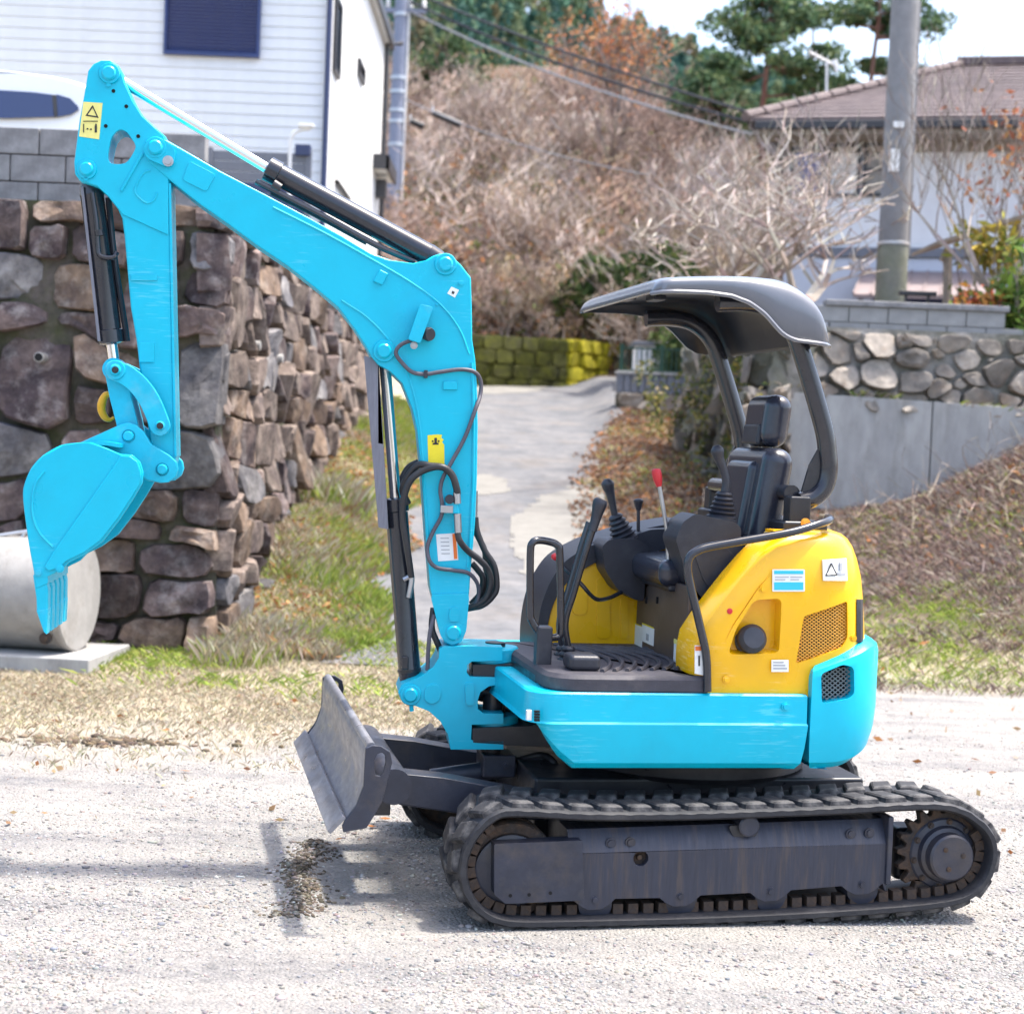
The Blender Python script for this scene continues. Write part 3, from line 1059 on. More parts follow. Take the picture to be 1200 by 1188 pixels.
for poly in cells([(p[0], p[1], random.uniform(-.02, .04)) for p in pts_], [(0, .6), (Lk, .6), (Lk, 2.95), (0, 2.95)], .8):
    if poly is None: continue
    k_ += 1
    stone(RK, poly, PK, .012, .26, 'wall_stone_mossy' if random.random() < .6 else 'rubble', seed=100 + k_, rough=1.0)
# front return of the rock wall, left of the concrete panels
def PK2(x, y, out): return (x, -.02 - out + .12 * (y - .8), y)
xq0, xq1 = atY(845, 500, RWY).x - 2.6, atY(925, 500, RWY).x - 2.6
pts_ = relax(22, xq0, xq1, .75, 2.7, 1.0, seed=15)
for poly in cells([(p[0], p[1], random.uniform(-.02, .03)) for p in pts_], [(xq0, .75), (xq1, .75), (xq1, 2.65), (xq0 + .25, 2.65)], 1.0):
    if poly is None: continue
    k_ += 1
    stone(RK, poly, PK2, .012, .24, 'wall_stone_mossy' if random.random() < .5 else 'rubble', seed=100 + k_, rough=1.0)

# far end of the road: mossy wall in two runs, fence on a block base
mat('moss_shaded', (.055, .055, .012), .95, var=.5, vscale=5, col2=(.10, .105, .012), dirt=(.06, .055, .05), dscale=3, damt=.6, bump=1, bscale=20)  # same moss, with the shade on the left run put into its colour
mat('moss_sunlit', (.32, .29, .012), .95, var=.45, vscale=5, col2=(.46, .40, .02), dirt=(.14, .14, .02), dscale=4, damt=.6, bump=1, bscale=20)  # same moss, with the sunlight on the right run put into its colour
FYm = 32.3
def mossy(name, x0, y0, x1, y1, ztop, m_, label, seed):
    r0 = empty(name, ((x0 + x1) / 2, (y0 + y1) / 2, 2.6))
    tag(r0, label, 'mossy wall', 'mossy walls at the top of the road')
    L = math.hypot(x1 - x0, y1 - y0); ux, uy = (x1 - x0) / L, (y1 - y0) / L
    nx, ny = uy, -ux
    def PM(s, y, out): return (x0 + ux * s + nx * out - r0.location.x, y0 + uy * s + ny * out - r0.location.y, y - 2.6)
    b = MB(); b._add([PM(0, 2.3, 0), PM(L, 2.3, 0), PM(L, ztop, -.06), PM(0, ztop, -.06), PM(0, 2.3, -.6), PM(L, 2.3, -.6), PM(L, ztop, -.6), PM(0, ztop, -.6)], [(0, 1, 2, 3), (3, 2, 6, 7), (0, 3, 7, 4), (1, 5, 6, 2)])
    b.build('wall_core', m_, r0, smooth=False)
    rows = 4
    for rr_ in range(rows):
        z0_ = 2.5 + (ztop - 2.5) * rr_ / rows; z1_ = 2.5 + (ztop - 2.5) * (rr_ + 1) / rows
        s_ = -random.uniform(0, .3)
        while s_ < L:
            w_ = random.uniform(.3, .5)
            a, b2 = max(0, s_), min(L, s_ + w_)
            if b2 - a > .08:
                stone(r0, [(a, z0_), (b2, z0_), (b2, z1_), (a, z1_)], PM, .012, .06, m_, seed=seed * 100 + int(s_ * 50) + rr_ * 999, rough=.6)
            s_ += w_
zt2 = atY(640, 397, FYm).z
pa, pb2, pc = atY(540, 450, 31.6), atY(664, 450, FYm), atY(738, 450, FYm + 1.7)
mossy('mossy_wall', pa.x - .6, 31.5, pb2.x, FYm, zt2, 'moss_shaded', 'dark shaded mossy stone wall closing the top of the road, left run', 61)
mossy('mossy_wall', pb2.x + .02, FYm, pc.x + .3, FYm + 1.7, zt2 + .02, 'moss_sunlit', 'bright yellow green moss covered wall run in the sun beside the fence', 67)
# ================================================================= the excavator
YAW = R(11.5)
_g = atZ(862, 1082, 0.02); _g.z = 0
_vd = Vector((-math.sin(YAW), math.cos(YAW), 0))
MF = Frame(_g + _vd * 0.775, YAW)
EX = empty('mini_excavator', MF.o, YAW)
tag(EX, 'cyan and yellow mini excavator with dark canopy and rubber tracks on the gravel yard', 'excavator')
_us = MF.at(575, 815, 0)[0]
BF = Frame(MF.W(_us, 0, 0), R(6))
TB = lambda u, v, w: MF.loc(BF.W(u, v, w))
M = MF.at
B = BF.at


def M3(px, py, v): u, w = MF.at(px, py, v); return (u, v, w)
def B3(px, py, v): u, w = BF.at(px, py, v); return (u, v, w)


def pin(T, c, v0, v1, r, name='pin', parent=EX, m='cyan_paint', collar=1.5):
    b = MB(T)
    b.lathe((c[0], v0, c[1]), (c[0], v1, c[1]), [(0, r * 0.78), (0.006, r), (abs(v1 - v0) - 0.006, r), (abs(v1 - v0), r * 0.78)], 28)
    if collar:
        b.lathe((c[0], v0 + 0.012, c[1]), (c[0], v1 - 0.012, c[1]), [(0, r * collar * .93), (0.006, r * collar), (abs(v1 - v0) - 0.03, r * collar), (abs(v1 - v0) - 0.024, r * collar * .93)], 28)
    return b.build(name, m, parent)


def bolt(T, c, v, r, parent, m='steel', name='bolt', h=0.008):
    b = MB(T)
    b.lathe((c[0], v + 0.004, c[1]), (c[0], v - h, c[1]), [(0, r * 1.5), (0.006, r * 1.5), (0.0062, r), (h + 0.004, r * .95)], 12)
    return b.build(name, m, parent)


def sticker(T, poly, v, m, parent, name='sticker', th=0.0016):
    return MB(T).prism(poly, v - th, v + 0.001).build(name, m, parent)


def rect(x0, y0, x1, y1): return [(x0, y0), (x1, y0), (x1, y1), (x0, y1)]


# ---------------- crawler tracks
OUT = [(600, 948), (690, 952), (790, 952), (890, 949), (990, 945), (1060, 941), (1100, 940.5), (1122, 944), (1142, 953), (1163, 972), (1171, 995),
       (1167, 1021), (1155, 1042), (1133, 1058), (1095, 1066), (1020, 1073), (940, 1078), (860, 1082), (770, 1085), (685, 1087), (612, 1088), (582, 1084),
       (560, 1072), (545, 1052), (538, 1026), (541, 1002), (553, 977), (573, 957)]
path0 = np.array(spline(MF.pts(OUT, -0.775), 10, closed=True))
seg = np.linalg.norm(np.roll(path0, -1, 0) - path0, axis=1)
arc = np.concatenate([[0], np.cumsum(seg)])
PERIM = arc[-1]


def path_at(s):
    s = s % PERIM
    i = min(int(np.searchsorted(arc, s, side='right') - 1), len(path0) - 1)
    t = (s - arc[i]) / max(seg[i], 1e-9)
    return path0[i] * (1 - t) + path0[(i + 1) % len(path0)] * t


def path_frame(s):
    p = path_at(s); d = path_at(s + 0.03) - path_at(s - 0.03)
    d /= np.linalg.norm(d)
    return p, d, np.array([-d[1], d[0]])      # going round clockwise in the picture: the left of the path is outside


_p, _d, _nn = path_frame(0.3)
NSGN = 1.0 if _nn[1] > 0 else -1.0            # on the top run the outward normal looks up


def lug_mesh(flip):
    me = bpy.data.meshes.new('lug')
    L, Wd, hh, sk = 0.080, 0.112, 0.019, 0.034 * flip
    vs = []
    for (z, k) in ((-0.004, 1.0), (hh * .75, 0.9), (hh, 0.72)):
        for (a, b) in ((-1, -1), (1, -1), (1, 1), (-1, 1)):
            vs.append((a * L / 2 * k + b * sk * .5, b * Wd / 2 * (k * .5 + .5), z))
    fs = [(0, 3, 2, 1), (8, 9, 10, 11)]
    for l in (0, 4):
        for i in range(4):
            j = (i + 1) % 4
            fs.append((l + i, l + j, l + 4 + j, l + 4 + i))
    me.from_pydata(vs, [], fs)
    me.materials.append(MATS['lug_rubber'])
    return me


def core_mesh():
    me = bpy.data.meshes.new('core_lug')
    b = MB().box(-0.017, 0.017, -0.022, 0.022, 0.0, 0.034)
    me.from_pydata(b.v, [], b.f)
    me.materials.append(MATS['rust'])
    return me


LUGS = {1: lug_mesh(1), -1: lug_mesh(-1)}
CORE = core_mesh()


def place(me, name, parent, p, d, nrm, v):
    o = bpy.data.objects.new(name, me)
    COL.objects.link(o)
    o.parent = parent
    vx = Vector((d[0], 0, d[1])); nz = Vector((nrm[0], 0, nrm[1])); vy = nz.cross(vx)
    mm = Matrix.Identity(4)
    for i in range(3):
        mm[i][0], mm[i][1], mm[i][2] = vx[i], vy[i], nz[i]
    mm[0][3], mm[1][3], mm[2][3] = p[0], v, p[1]
    o.matrix_local = mm
    return o


def crawler(side):
    """side -1: near, +1: far"""
    v_out, v_in = 0.775 * side, 0.475 * side
    N = 200
    vs, fs = [], []
    K = None
    for i in range(N):
        s = PERIM * i / N
        p, d, nn = path_frame(s)
        nn = nn * NSGN
        wob = 0.004 * math.sin(i * 1.9)
        sec = [(-0.030, v_out - .012 * side), (-0.022, v_out), (-0.006 + wob * .4, v_out), (0.0, v_out - .012 * side),
               (0.0, v_in + .012 * side), (-0.006, v_in), (-0.022, v_in), (-0.030, v_in + .012 * side)]
        K = len(sec)
        for (o, v) in sec:
            vs.append((p[0] + nn[0] * o, v, p[1] + nn[1] * o))
    for i in range(N):
        for k in range(K):
            j = (k + 1) % K; i2 = (i + 1) % N
            fs.append((i * K + k, i * K + j, i2 * K + j, i2 * K + k))
    b = MB(); b._add(vs, fs)
    tr = b.build('crawler_track', 'rubber', EX, angle=50)
    nl = 42
    for i in range(nl):
        for row in (0, 1):
            s = PERIM * (i + 0.5 * row + .25) / nl
            p, d, nn = path_frame(s)
            if abs(p[1]) < 0.03 and False: continue
            v = (0.775 - 0.076 if row == 0 else 0.475 + 0.074) * side
            place(LUGS[side if row == 0 else -side], 'lug', tr, p, d, nn * NSGN, v)
    nc = 80
    for i in range(nc):
        p, d, nn = path_frame(PERIM * i / nc)
        if (nn * NSGN)[1] > .75: continue
        q = p - nn * NSGN * 0.029
        for vv in (0.70,):
            place(CORE, 'core_lug', tr, q, d, -nn * NSGN, vv * side)
    # --- roller frame
    sg = side
    fr = MB()
    vo = -0.745
    def Q(lst): return [M(x, y, vo) for x, y in lst]
    low = [(1038, 1045)]
    for cx_, cy_ in ((1010, 1046), (903, 1054), (797, 1060), (697, 1064)):
        low += [(cx_ + 24, cy_ - 11), (cx_ + 15, cy_ - 3), (cx_ + 8, cy_ + 1), (cx_ - 8, cy_ + 2), (cx_ - 15, cy_ - 1), (cx_ - 24, cy_ - 8)]
    body = Q([(683, 1000), (1040, 988)] + low + [(668, 1052), (668, 1000)])
    hole = circle(M(751, 1005.5, vo), 0.026, 20)
    fr.prism(body, vo * -sg, (vo + .16) * -sg, [hole] if side < 0 else [])
    # the sloped upper face of the frame
    a0, a1 = M(668, 1000.2, vo), M(1040, 988.2, vo)
    t0, t1 = M(668, 975, vo), M(1040, 962, vo)
    fr._add([(a0[0], vo * -sg, a0[1]), (a1[0], vo * -sg, a1[1]), (t1[0], (vo + .045) * -sg, t1[1]), (t0[0], (vo + .045) * -sg, t0[1]),
             (a0[0], (vo + .2) * -sg, a0[1]), (a1[0], (vo + .2) * -sg, a1[1]), (t1[0], (vo + .16) * -sg, t1[1]), (t0[0], (vo + .16) * -sg, t0[1])],
            [(0, 1, 2, 3), (3, 2, 6, 7), (7, 6, 5, 4), (0, 3, 7, 4), (1, 5, 6, 2), (0, 4, 5, 1)])
    frame = fr.build('track_frame', 'slate_streaked', EX, bevel=0.006)
    T_ = (lambda u, v, w: (u, v * -sg, w))
    MB(T_).prism(rounded(Q([(578, 987), (681, 983), (683, 1053), (591, 1057), (578, 1046)]), .006), vo - .018, vo + .05).build('cover_plate', 'slate_paint', frame, bevel=0.004)
    MB(T_).box(M(1040, 1000, vo)[0] - .006, M(1040, 1000, vo)[0] + .014, vo - .012, vo + .14, M(1040, 1036, vo)[1], M(1040, 956, vo)[1]).build('end_bracket', 'slate_paint', frame, bevel=0.006)
    for cx_, cy_ in ((1010, 1048), (903, 1056), (797, 1062), (697, 1066)):
        c = M(cx_, cy_ - 7, vo + .03)
        r = 0.062
        MB(T_).lathe((c[0], vo + .02, c[1]), (c[0], vo + .15, c[1]), [(0, r * .6), (.004, r * .93), (.03, r), (.1, r), (.126, r * .93), (.13, r * .6)], 28).build('roller', 'slate_paint', frame)
        bolt(T_, M(cx_, cy_ - 12, vo), vo, 0.009, frame, 'slate_paint')
    for x, y in ((715, 987), (738, 986), (996, 976), (1018, 975)):
        bolt(T_, M(x, y, vo + .02), vo + .012, 0.012, frame, 'slate_paint')
    for x, y in ((598, 1049), (620, 1048), (645, 1046)):
        if side < 0: bolt(T_, M(x, y, vo - .018), vo - .018, 0.004, frame, 'dark_hole', 'rivet', .002)
    c = M(875, 966, vo + .03)
    MB(T_).lathe((c[0], vo + .0, c[1]), (c[0], vo + .2, c[1]), [(0, .030), (.004, .036), (.1, .036), (.19, .036), (.2, .03)], 24).build('carrier_roller', 'slate_paint', frame, angle=30)
    MB(T_).prism(rounded(Q([(856, 969), (894, 967), (888, 982), (862, 983)]), .012), vo + .02, vo + .03).build('roller_recess', 'black_paint', frame)
    if side < 0:
        MB(T_).lathe((M(751, 1005.5, vo)[0], vo + .03, M(751, 1005.5, vo)[1]), (M(751, 1005.5, vo)[0], vo + .012, M(751, 1005.5, vo)[1]), [(0, .0265), (.002, .0265), (.0025, .010), (.016, .008)], 16).build('tensioner_valve', 'rust', frame)
    # idler
    vi = vo + .06
    c = M(597, 1019, vi); r = 0.165
    idl = MB(T_).lathe((c[0], vi - .02, c[1]), (c[0], vi + .12, c[1]),
                       [(0, .02), (.004, .05), (.018, .06), (.022, .115), (.008, .128), (.006, r * .96), (.015, r), (.05, r), (.052, r * .93), (.085, r * .93), (.087, r), (.125, r), (.134, r * .9), (.138, .05)], 48)
    idl.build('idler_wheel', 'rust', EX)
    MB(T_).lathe((c[0], vi - .024, c[1]), (c[0], vi + .0, c[1]), [(0, .11), (.004, .122), (.02, .122)], 40).build('idler_disc', 'slate_paint', EX, angle=25)
    # sprocket
    vs_ = vo + .03
    c = M(1108, 1001, vs_)
    pts = []
    nt_ = 19
    for i in range(nt_ * 4):
        a = 2 * math.pi * i / (nt_ * 4)
        rr = .172 if i % 4 in (1, 2) else .142
        pts.append((c[0] + rr * math.cos(a), c[1] + rr * math.sin(a)))
    sp = MB(T_).prism(pts, vs_ + .02, vs_ + .06).build('sprocket', 'rust', EX, bevel=0.004)
    MB(T_).lathe((c[0], vs_ - .055, c[1]), (c[0], vs_ + .1, c[1]), [(0, .074), (.006, .081), (.04, .083), (.046, .095), (.064, .101), (.068, .120), (.074, .126), (.15, .126)], 48).build('drive_hub', 'slate_paint', sp, angle=25)
    q0, q1 = M(1046, 1030, vs_ + .12), M(1090, 968, vs_ + .12)
    MB(T_).box(q0[0], q1[0], vs_ + .10, vs_ + .22, q0[1], q1[1]).build('dark_gap_box', 'black_paint', sp, bevel=.02)  # dark box added behind the sprocket to darken the open gap
    for i in range(10):
        a = 2 * math.pi * (i + .3) / 10
        bolt(T_, (c[0] + .113 * math.cos(a), c[1] + .113 * math.sin(a)), vs_ + .012, .008, sp, 'rust')
    for i in range(3):
        a = 2 * math.pi * (i + .1) / 3
        if side < 0: bolt(T_, (c[0] + .04 * math.cos(a), c[1] + .04 * math.sin(a)), vs_ - .056, .006, sp, 'rust', 'plug', .004)
    return tr


crawler(-1)
crawler(1)

# ---------------- centre frame and turntable
wtop = M(800, 938, -.2)[1]
cf = MB()
cf.box(-.62, .62, -.36, .36, .20, .43)
for s_ in (-1, 1):
    for u_ in (-.45, .40):
        cf.box(u_ - .12, u_ + .12, s_ * .36 if s_ > 0 else -.60, .60 if s_ > 0 else -.36, .20, .33)
cf.build('centre_frame', 'black_paint', EX, bevel=0.012)
uc = M(800, 905, 0)[0]
MB().lathe((uc, 0, .42), (uc, 0, .62), [(0, .43), (.02, .45), (.09, .45), (.095, .42), (.2, .42)], 48).build('turntable', 'black_paint', EX, angle=25)

# ---------------- dozer blade
vb0, vb1 = -.775, .775
prof_px = [(431, 874.5), (427.5, 884), (427, 902), (425.5, 920), (417, 944), (405, 961)]
pr = [M(x, y, vb0) for x, y in prof_px]
prs = spline(pr, 5)
back = [(p[0] + .016, p[1] + .004) for p in prs][::-1]
blade = MB().prism(list(prs) + list(back), vb0 + .01, vb1 - .01).build('dozer_blade', 'blade_steel', EX, bevel=0.003)
e0 = M(405.5, 958.5, vb0); e1 = M(387, 977, vb0)
nrm = np.array([-(e1[1] - e0[1]), e1[0] - e0[0]]); nrm /= np.linalg.norm(nrm)
if nrm[0] > 0: nrm = -nrm
cp = [(e0[0] + nrm[0] * .016, e0[1] + nrm[1] * .016), (e1[0] + nrm[0] * .014, e1[1] + nrm[1] * .014), e1, e0]
MB().prism(cp, vb0 - .004, vb1 + .004).build('cutting_edge', 'blade_steel', blade, bevel=0.003)
top = pr[0]
MB().tube([(top[0] + .012, vb0 + .01, top[1] - .004), (top[0] + .012, vb1 - .01, top[1] - .004)], .016, 14).build('top_rail', 'blade_steel', blade)
endp = [(428, 876), (436, 872.5), (447, 873.5), (457, 880), (459.5, 893), (453, 917), (448, 938), (437, 957), (429, 969.5), (402, 974.5), (400.5, 967), (405, 959), (417, 943), (425.5, 920), (426.5, 900)]
slot = [(438.5, 900), (438.5, 890), (442, 882.5), (447.5, 881), (451, 884), (451.5, 893), (449, 903), (445, 908.5), (440, 907.5)]
ep = [M(x, y, vb0) for x, y in endp]; sl_ = [M(x, y, vb0) for x, y in slot]
MB().prism(ep, vb0 - .010, vb0 + .008, [sl_]).build('end_plate', 'slate_paint', blade, bevel=0.003)
MB().prism(ep, vb1 - .008, vb1 + .010, [sl_]).build('end_plate', 'slate_paint', blade, bevel=0.003)
hub = M(462, 922, -.44)
MB().tube([(hub[0], -.44, hub[1]), (hub[0], .44, hub[1])], .062, 24).build('torque_tube', 'slate_paint', blade)
for s_ in (-1, 1):
    ap = [M(x, y, -.40) for x, y in ((458, 905), (520, 911), (602, 926), (640, 935), (640, 962), (560, 957), (500, 948), (466, 943))]
    MB(lambda u, v, w: (u, v * -s_, w)).prism(ap, -.40, -.29).build('blade_arm', 'slate_paint', blade, bevel=0.008)
    rib = M(440, 925, -.35)
    MB().box(rib[0] - .04, rib[0] + .06, s_ * .30 - .012, s_ * .30 + .012, rib[1] - .10, rib[1] - .01).build('blade_rib', 'slate_paint', blade, bevel=.004)
c0, c1 = M(505, 912, 0), M(640, 893, 0)
MB().tube([(c0[0], 0, c0[1]), (c1[0], 0, c1[1])], .036, 20).build('blade_cylinder', 'slate_paint', blade)
k0, k1 = M(565, 910, -.06), M(604, 884, -.06)
MB().box(k0[0], k1[0], -.075, .075, k0[1], k1[1]).build('cylinder_guard', 'slate_paint', blade, bevel=.006)
bolt(None, M(593, 897, -.075), -.075, .010, blade, 'slate_paint')
MB().tube(spline([M3(612, 897, -.05), M3(640, 903, -.06), M3(655, 915, -.08), M3(668, 930, -.1)], 6), .014, 10).build('hose', 'hose', blade)
MB().tube(spline([M3(610, 890, -.0), M3(635, 885, -.02), M3(650, 895, -.08), M3(662, 925, -.1)], 6), .014, 10).build('hose', 'hose', blade)


# ---------------- lower body and counterweight
VB = .72
u_f = M(611, 800, -.60)[0]
u_s = M(950, 811, -VB)[0]
w_t = M(800, 813, -VB)[1]
w_b = M(800, 904, -VB)[1]
w_bf = M(616, 846, -VB)[1]
u_a, u_b_ = M(612, 846, -VB)[0], M(672, 902, -VB)[0]


def wall_ring(b, plan, levels):
    """plan: closed (u, v) loop; levels: (inset, height(u))"""
    n = len(plan)
    P = np.array(plan)
    t = np.roll(P, -1, 0) - np.roll(P, 1, 0)
    nr = np.stack([t[:, 1], -t[:, 0]], 1)
    nr /= np.linalg.norm(nr, axis=1)[:, None] + 1e-9
    area = np.sum(P[:, 0] * np.roll(P[:, 1], -1) - np.roll(P[:, 0], -1) * P[:, 1])
    if area < 0: nr = -nr
    loops = []
    for ins, fn in levels:
        Qp = P - nr * ins
        loops.append([(q[0], q[1], fn(P[i][0], P[i][1])) for i, q in enumerate(Qp)])
    b.rings(loops)
    return b


def lin(x, x0, y0, x1, y1):
    t = min(1, max(0, (x - x0) / (x1 - x0)))
    return y0 + (y1 - y0) * t


def wb_fn(u, v=0): return lin(u, u_a, w_bf, u_b_, w_b)


def dens(plan, d=.05):
    out = []
    for i in range(len(plan)):
        a, c = np.array(plan[i]), np.array(plan[(i + 1) % len(plan)])
        k = max(1, int(np.linalg.norm(c - a) / d))
        for j in range(k): out.append(tuple(a + (c - a) * j / k))
    return out


plan = dens(rounded([(u_f, -VB), (u_s - .003, -VB), (u_s - .003, VB), (u_f, VB)], [.12, 0, 0, .12], 8))
lb = MB()
hgt = w_t - w_b
wall_ring(lb, plan, [(.07, lambda u, v: wb_fn(u) + .0), (.045, lambda u, v: wb_fn(u) + .004), (.022, lambda u, v: wb_fn(u) + .025),
                     (.010, lambda u, v: wb_fn(u) + .3 * (w_t - wb_fn(u))), (.0, lambda u, v: w_t - .105), (.006, lambda u, v: w_t - .098), (.008, lambda u, v: w_t - .006), (.014, lambda u, v: w_t), (.1, lambda u, v: w_t)])
lower = lb.build('lower_body_panel', 'cyan_paint', EX, angle=28)
# vents and lamp plate at the front corner
for i in range(4):
    a = M(629, 833.5 + i * 3.4, -VB + .004)
    MB().box(a[0] - .008, a[0] + .010, -VB + .0, -VB + .012, a[1] - .0035, a[1] + .0035).build('vent_slot', 'dark_hole', lower)
a = M(619, 837, -VB + .03)
MB().box(a[0] - .008, a[0] + .008, -VB + .012, -VB + .03, a[1] - .016, a[1] + .016).build('label_plate', 'sticker_white', lower)
bolt(None, M(921, 828, -VB), -VB + .002, .010, lower, 'cyan_paint')
# body floor plate
MB().box(u_f + .26, u_s + .02, -.52, .52, w_b - .03, w_b + .02).build('body_floor', 'black_paint', EX, bevel=.006)

# counterweight: rounded tail
EXPO = 3.4
NN = 44


def tail_pts(u0, u1, hv):
    e = 2 / EXPO
    return [(u0 + (u1 - u0) * abs(math.cos(a_)) ** e, hv * math.copysign(abs(math.sin(a_)) ** e, math.sin(a_))) for a_ in [-math.pi / 2 + math.pi * i / NN for i in range(NN + 1)]]


def right_edge(u0, u1, hv, w): return max(proj(MF.W(p[0], p[1], w))[0] for p in tail_pts(u0, u1, hv))


lo, hi = u_s + .1, u_s + .9
for _ in range(40):
    u_r = (lo + hi) / 2
    if right_edge(u_s + .004, u_r, VB, w_t) < 1027: lo = u_r
    else: hi = u_r
tail = tail_pts(u_s + .004, u_r, VB)
tplan = dens([(u_s + .004, VB), (u_s + .004, -VB)] + tail[1:-1], .04)
xA, wA = M(953, 783, -VB)
xB, wB = M(1018, 752, -.62)
xC = M(951, 811, -VB)[0]


def ct(u, v=0): return lin(u, xA, wA, xB, wB)


def cbt(u, v=0): return w_b + .10 * max(0, (u - u_s - .08) / (u_r - u_s - .08)) ** 2


cw = MB()
wall_ring(cw, tplan, [(.09, lambda u, v: cbt(u)), (.05, lambda u, v: cbt(u) + .004), (.02, lambda u, v: cbt(u) + .028), (.006, lambda u, v: cbt(u) + .08), (.0, lambda u, v: cbt(u) + .4 * (ct(u) - cbt(u))),
                      (.0, lambda u, v: ct(u) - .035), (.006, lambda u, v: ct(u) - .012), (.022, lambda u, v: ct(u)), (.09, lambda u, v: ct(u) + .01)])
cwo = cw.build('counterweight', 'cyan_paint', EX, angle=28)
gp = rounded(MF.pts([(961, 789), (988, 778), (1001, 782), (1002, 812), (996, 818), (962, 824)], -VB + .01), .016, 4)
cutter = MB().prism(gp, -VB - .2, -VB + .16).build('cutter', 'cyan_paint')
cutter.parent = EX
bpy.context.view_layer.update()
cut(cwo, [cutter])
gr = MB().prism(rounded(MF.pts([(958, 787), (986, 774), (1008, 777), (1008, 816), (998, 824), (958, 830)], -VB + .06), .02), -VB + .085, -VB + .09).build('grille_backing', 'dark_hole', cwo)
gm = MB()
for i in range(-14, 15):
    x0 = 982 + i * 6.5
    for sx in (-1, 1):
        a_, b_2 = (x0 - 28 * sx, 780), (x0 + 28 * sx, 826)
        # clip to the opening
        pts_ = [((1 - t) * a_[0] + t * b_2[0], (1 - t) * a_[1] + t * b_2[1]) for t in np.linspace(0, 1, 24)]
        pts_ = [p for p in pts_ if 962 < p[0] < 1003 and 780 + max(0, (985 - p[0]) * .35) < p[1] < 822]
        if len(pts_) > 1:
            gm.tube([M3(pts_[0][0], pts_[0][1], -VB + .05), M3(pts_[-1][0], pts_[-1][1], -VB + .05)], .0022, 4)
gm.build('grille', 'mesh_grey', cwo)

# ---------------- yellow engine hood
HV = .70
yl = [816, 800, 780, 765, 745, 722, 700, 677, 655, 641, 632, 627, 624]
fx = [814, 813, 812, 813, 817, 832, 849, 867, 886, 900, 915, 930, 942]
loops = []
inn = [.012, .012, .012, .008, .004, 0, 0, .004, .010, .020, .034, .052, .085]
rx_ = [1016, 1016, 1015, 1014, 1013, 1012, 1011, 1009, 1004, 999, 993, 986, 975]
ub_ = M(912, 640, -.13)[0]
rl = []
UT = u_s - .05


def hood_r(w, px, hv):
    lo, hi = UT + .05, UT + .9
    for _ in range(40):
        m_ = (lo + hi) / 2
        if right_edge(UT, m_, hv, w) < px: lo = m_
        else: hi = m_
    return lo


hood_levels = []
for y, x, px, ins in zip(yl, fx, rx_, inn):
    u0, w0 = M(x, y, -HV)
    hv = HV - ins
    u1 = hood_r(w0, px, hv)
    rl.append((u0, w0)); hood_levels.append((w0, u1, hv))
    u0_ = min(u0, UT - .06)
    ub2 = max(ub_, u0_ + .004)
    crn = [(u0_, -hv + .04), (u0_ + .012, -hv + .012), (u0_ + .04, -hv)]
    loops.append([(p[0], p[1], w0) for p in crn + tail_pts(UT, u1, hv) + [(ub2, hv - .001), (ub2, -.505), (u0_, -.5)]])


def surf_v(u, w):
    ws = [l[0] for l in hood_levels]
    u1 = np.interp(w, ws, [l[1] for l in hood_levels]); hv = np.interp(w, ws, [l[2] for l in hood_levels])
    t_ = max(0.0, min(1.0, (u - UT) / (u1 - UT)))
    return -hv * (1 - t_ ** EXPO) ** (1 / EXPO)


def on_hood(px, py, out=0.0):
    v = -HV
    for _ in range(6):
        u, w = M(px, py, v); v = surf_v(u, w)
    return (u, v - out, w)


u_hr = hood_levels[4][1]
hd = MB().rings(loops).build('engine_hood', 'yellow_paint', EX, angle=30)
HOODTOP = rl[-1][1]
# side door seam and recess
rec = rounded(MF.pts([(853, 768), (862, 738), (884, 703), (916, 701), (914, 766)], -HV), .022, 5)
cut_a = MB().rings([[(p[0], -HV - .05, p[1]) for p in rec], [(p[0], -HV - .0, p[1]) for p in rec],
                    [((p[0] - rec[0][0]) * .86 + rec[0][0] + .02, -HV + .055, (p[1] - rec[0][1]) * .9 + rec[0][1] + .012) for p in rec]]).build('cutter', 'yellow_paint', EX)
seam_px = [(845, 808), (843, 764), (859, 731), (888, 688), (917, 657), (992, 654), (1000, 690), (1001, 751), (953, 779), (944, 808)]
so = MF.pts(seam_px, -HV)
cen = np.mean(np.array(so), 0)
def shr(k): return [tuple(np.array(p) + (cen - np.array(p)) / np.linalg.norm(cen - np.array(p)) * k) for p in so]
cut_b = MB().rings([[(p[0], -HV - .05, p[1]) for p in shr(0)], [(p[0], (surf_v(*p) + .006), p[1]) for p in shr(0)]], False, False)
cut_b._add([], [])
cut_b = MB().prism(shr(0), -HV - .05, -HV + .006, [shr(.005)]).build('cutter', 'yellow_paint', EX)
vent = rounded(MF.pts([(942, 722), (996, 705), (997, 748), (989, 760), (934, 778)], -HV), .012, 4)
cut_c = MB().prism(vent, -HV - .05, -HV + .13).build('cutter', 'yellow_paint', EX)
bpy.context.view_layer.update()
cut_d = MB().prism(rounded(MF.pts([(957, 784), (988, 772), (1006, 776), (1006, 818), (998, 826), (957, 830)], -VB + .02), .016), -VB - .2, -VB + .1).build('cutter', 'cyan_paint', EX)
bpy.context.view_layer.update()
cut(hd, [cut_a, cut_b, cut_c, cut_d])
MB().prism(vent, -HV + .122, -HV + .126).build('vent_backing', 'dark_hole', hd)
gm = MB()
def inpoly(p, poly):
    c = False
    for i in range(len(poly)):
        a, d = poly[i], poly[i - 1]
        if (a[1] > p[1]) != (d[1] > p[1]) and p[0] < (d[0] - a[0]) * (p[1] - a[1]) / (d[1] - a[1]) + a[0]: c = not c
    return c
vpx = [(940, 721), (997, 703), (998, 748), (989, 761), (932, 779)]
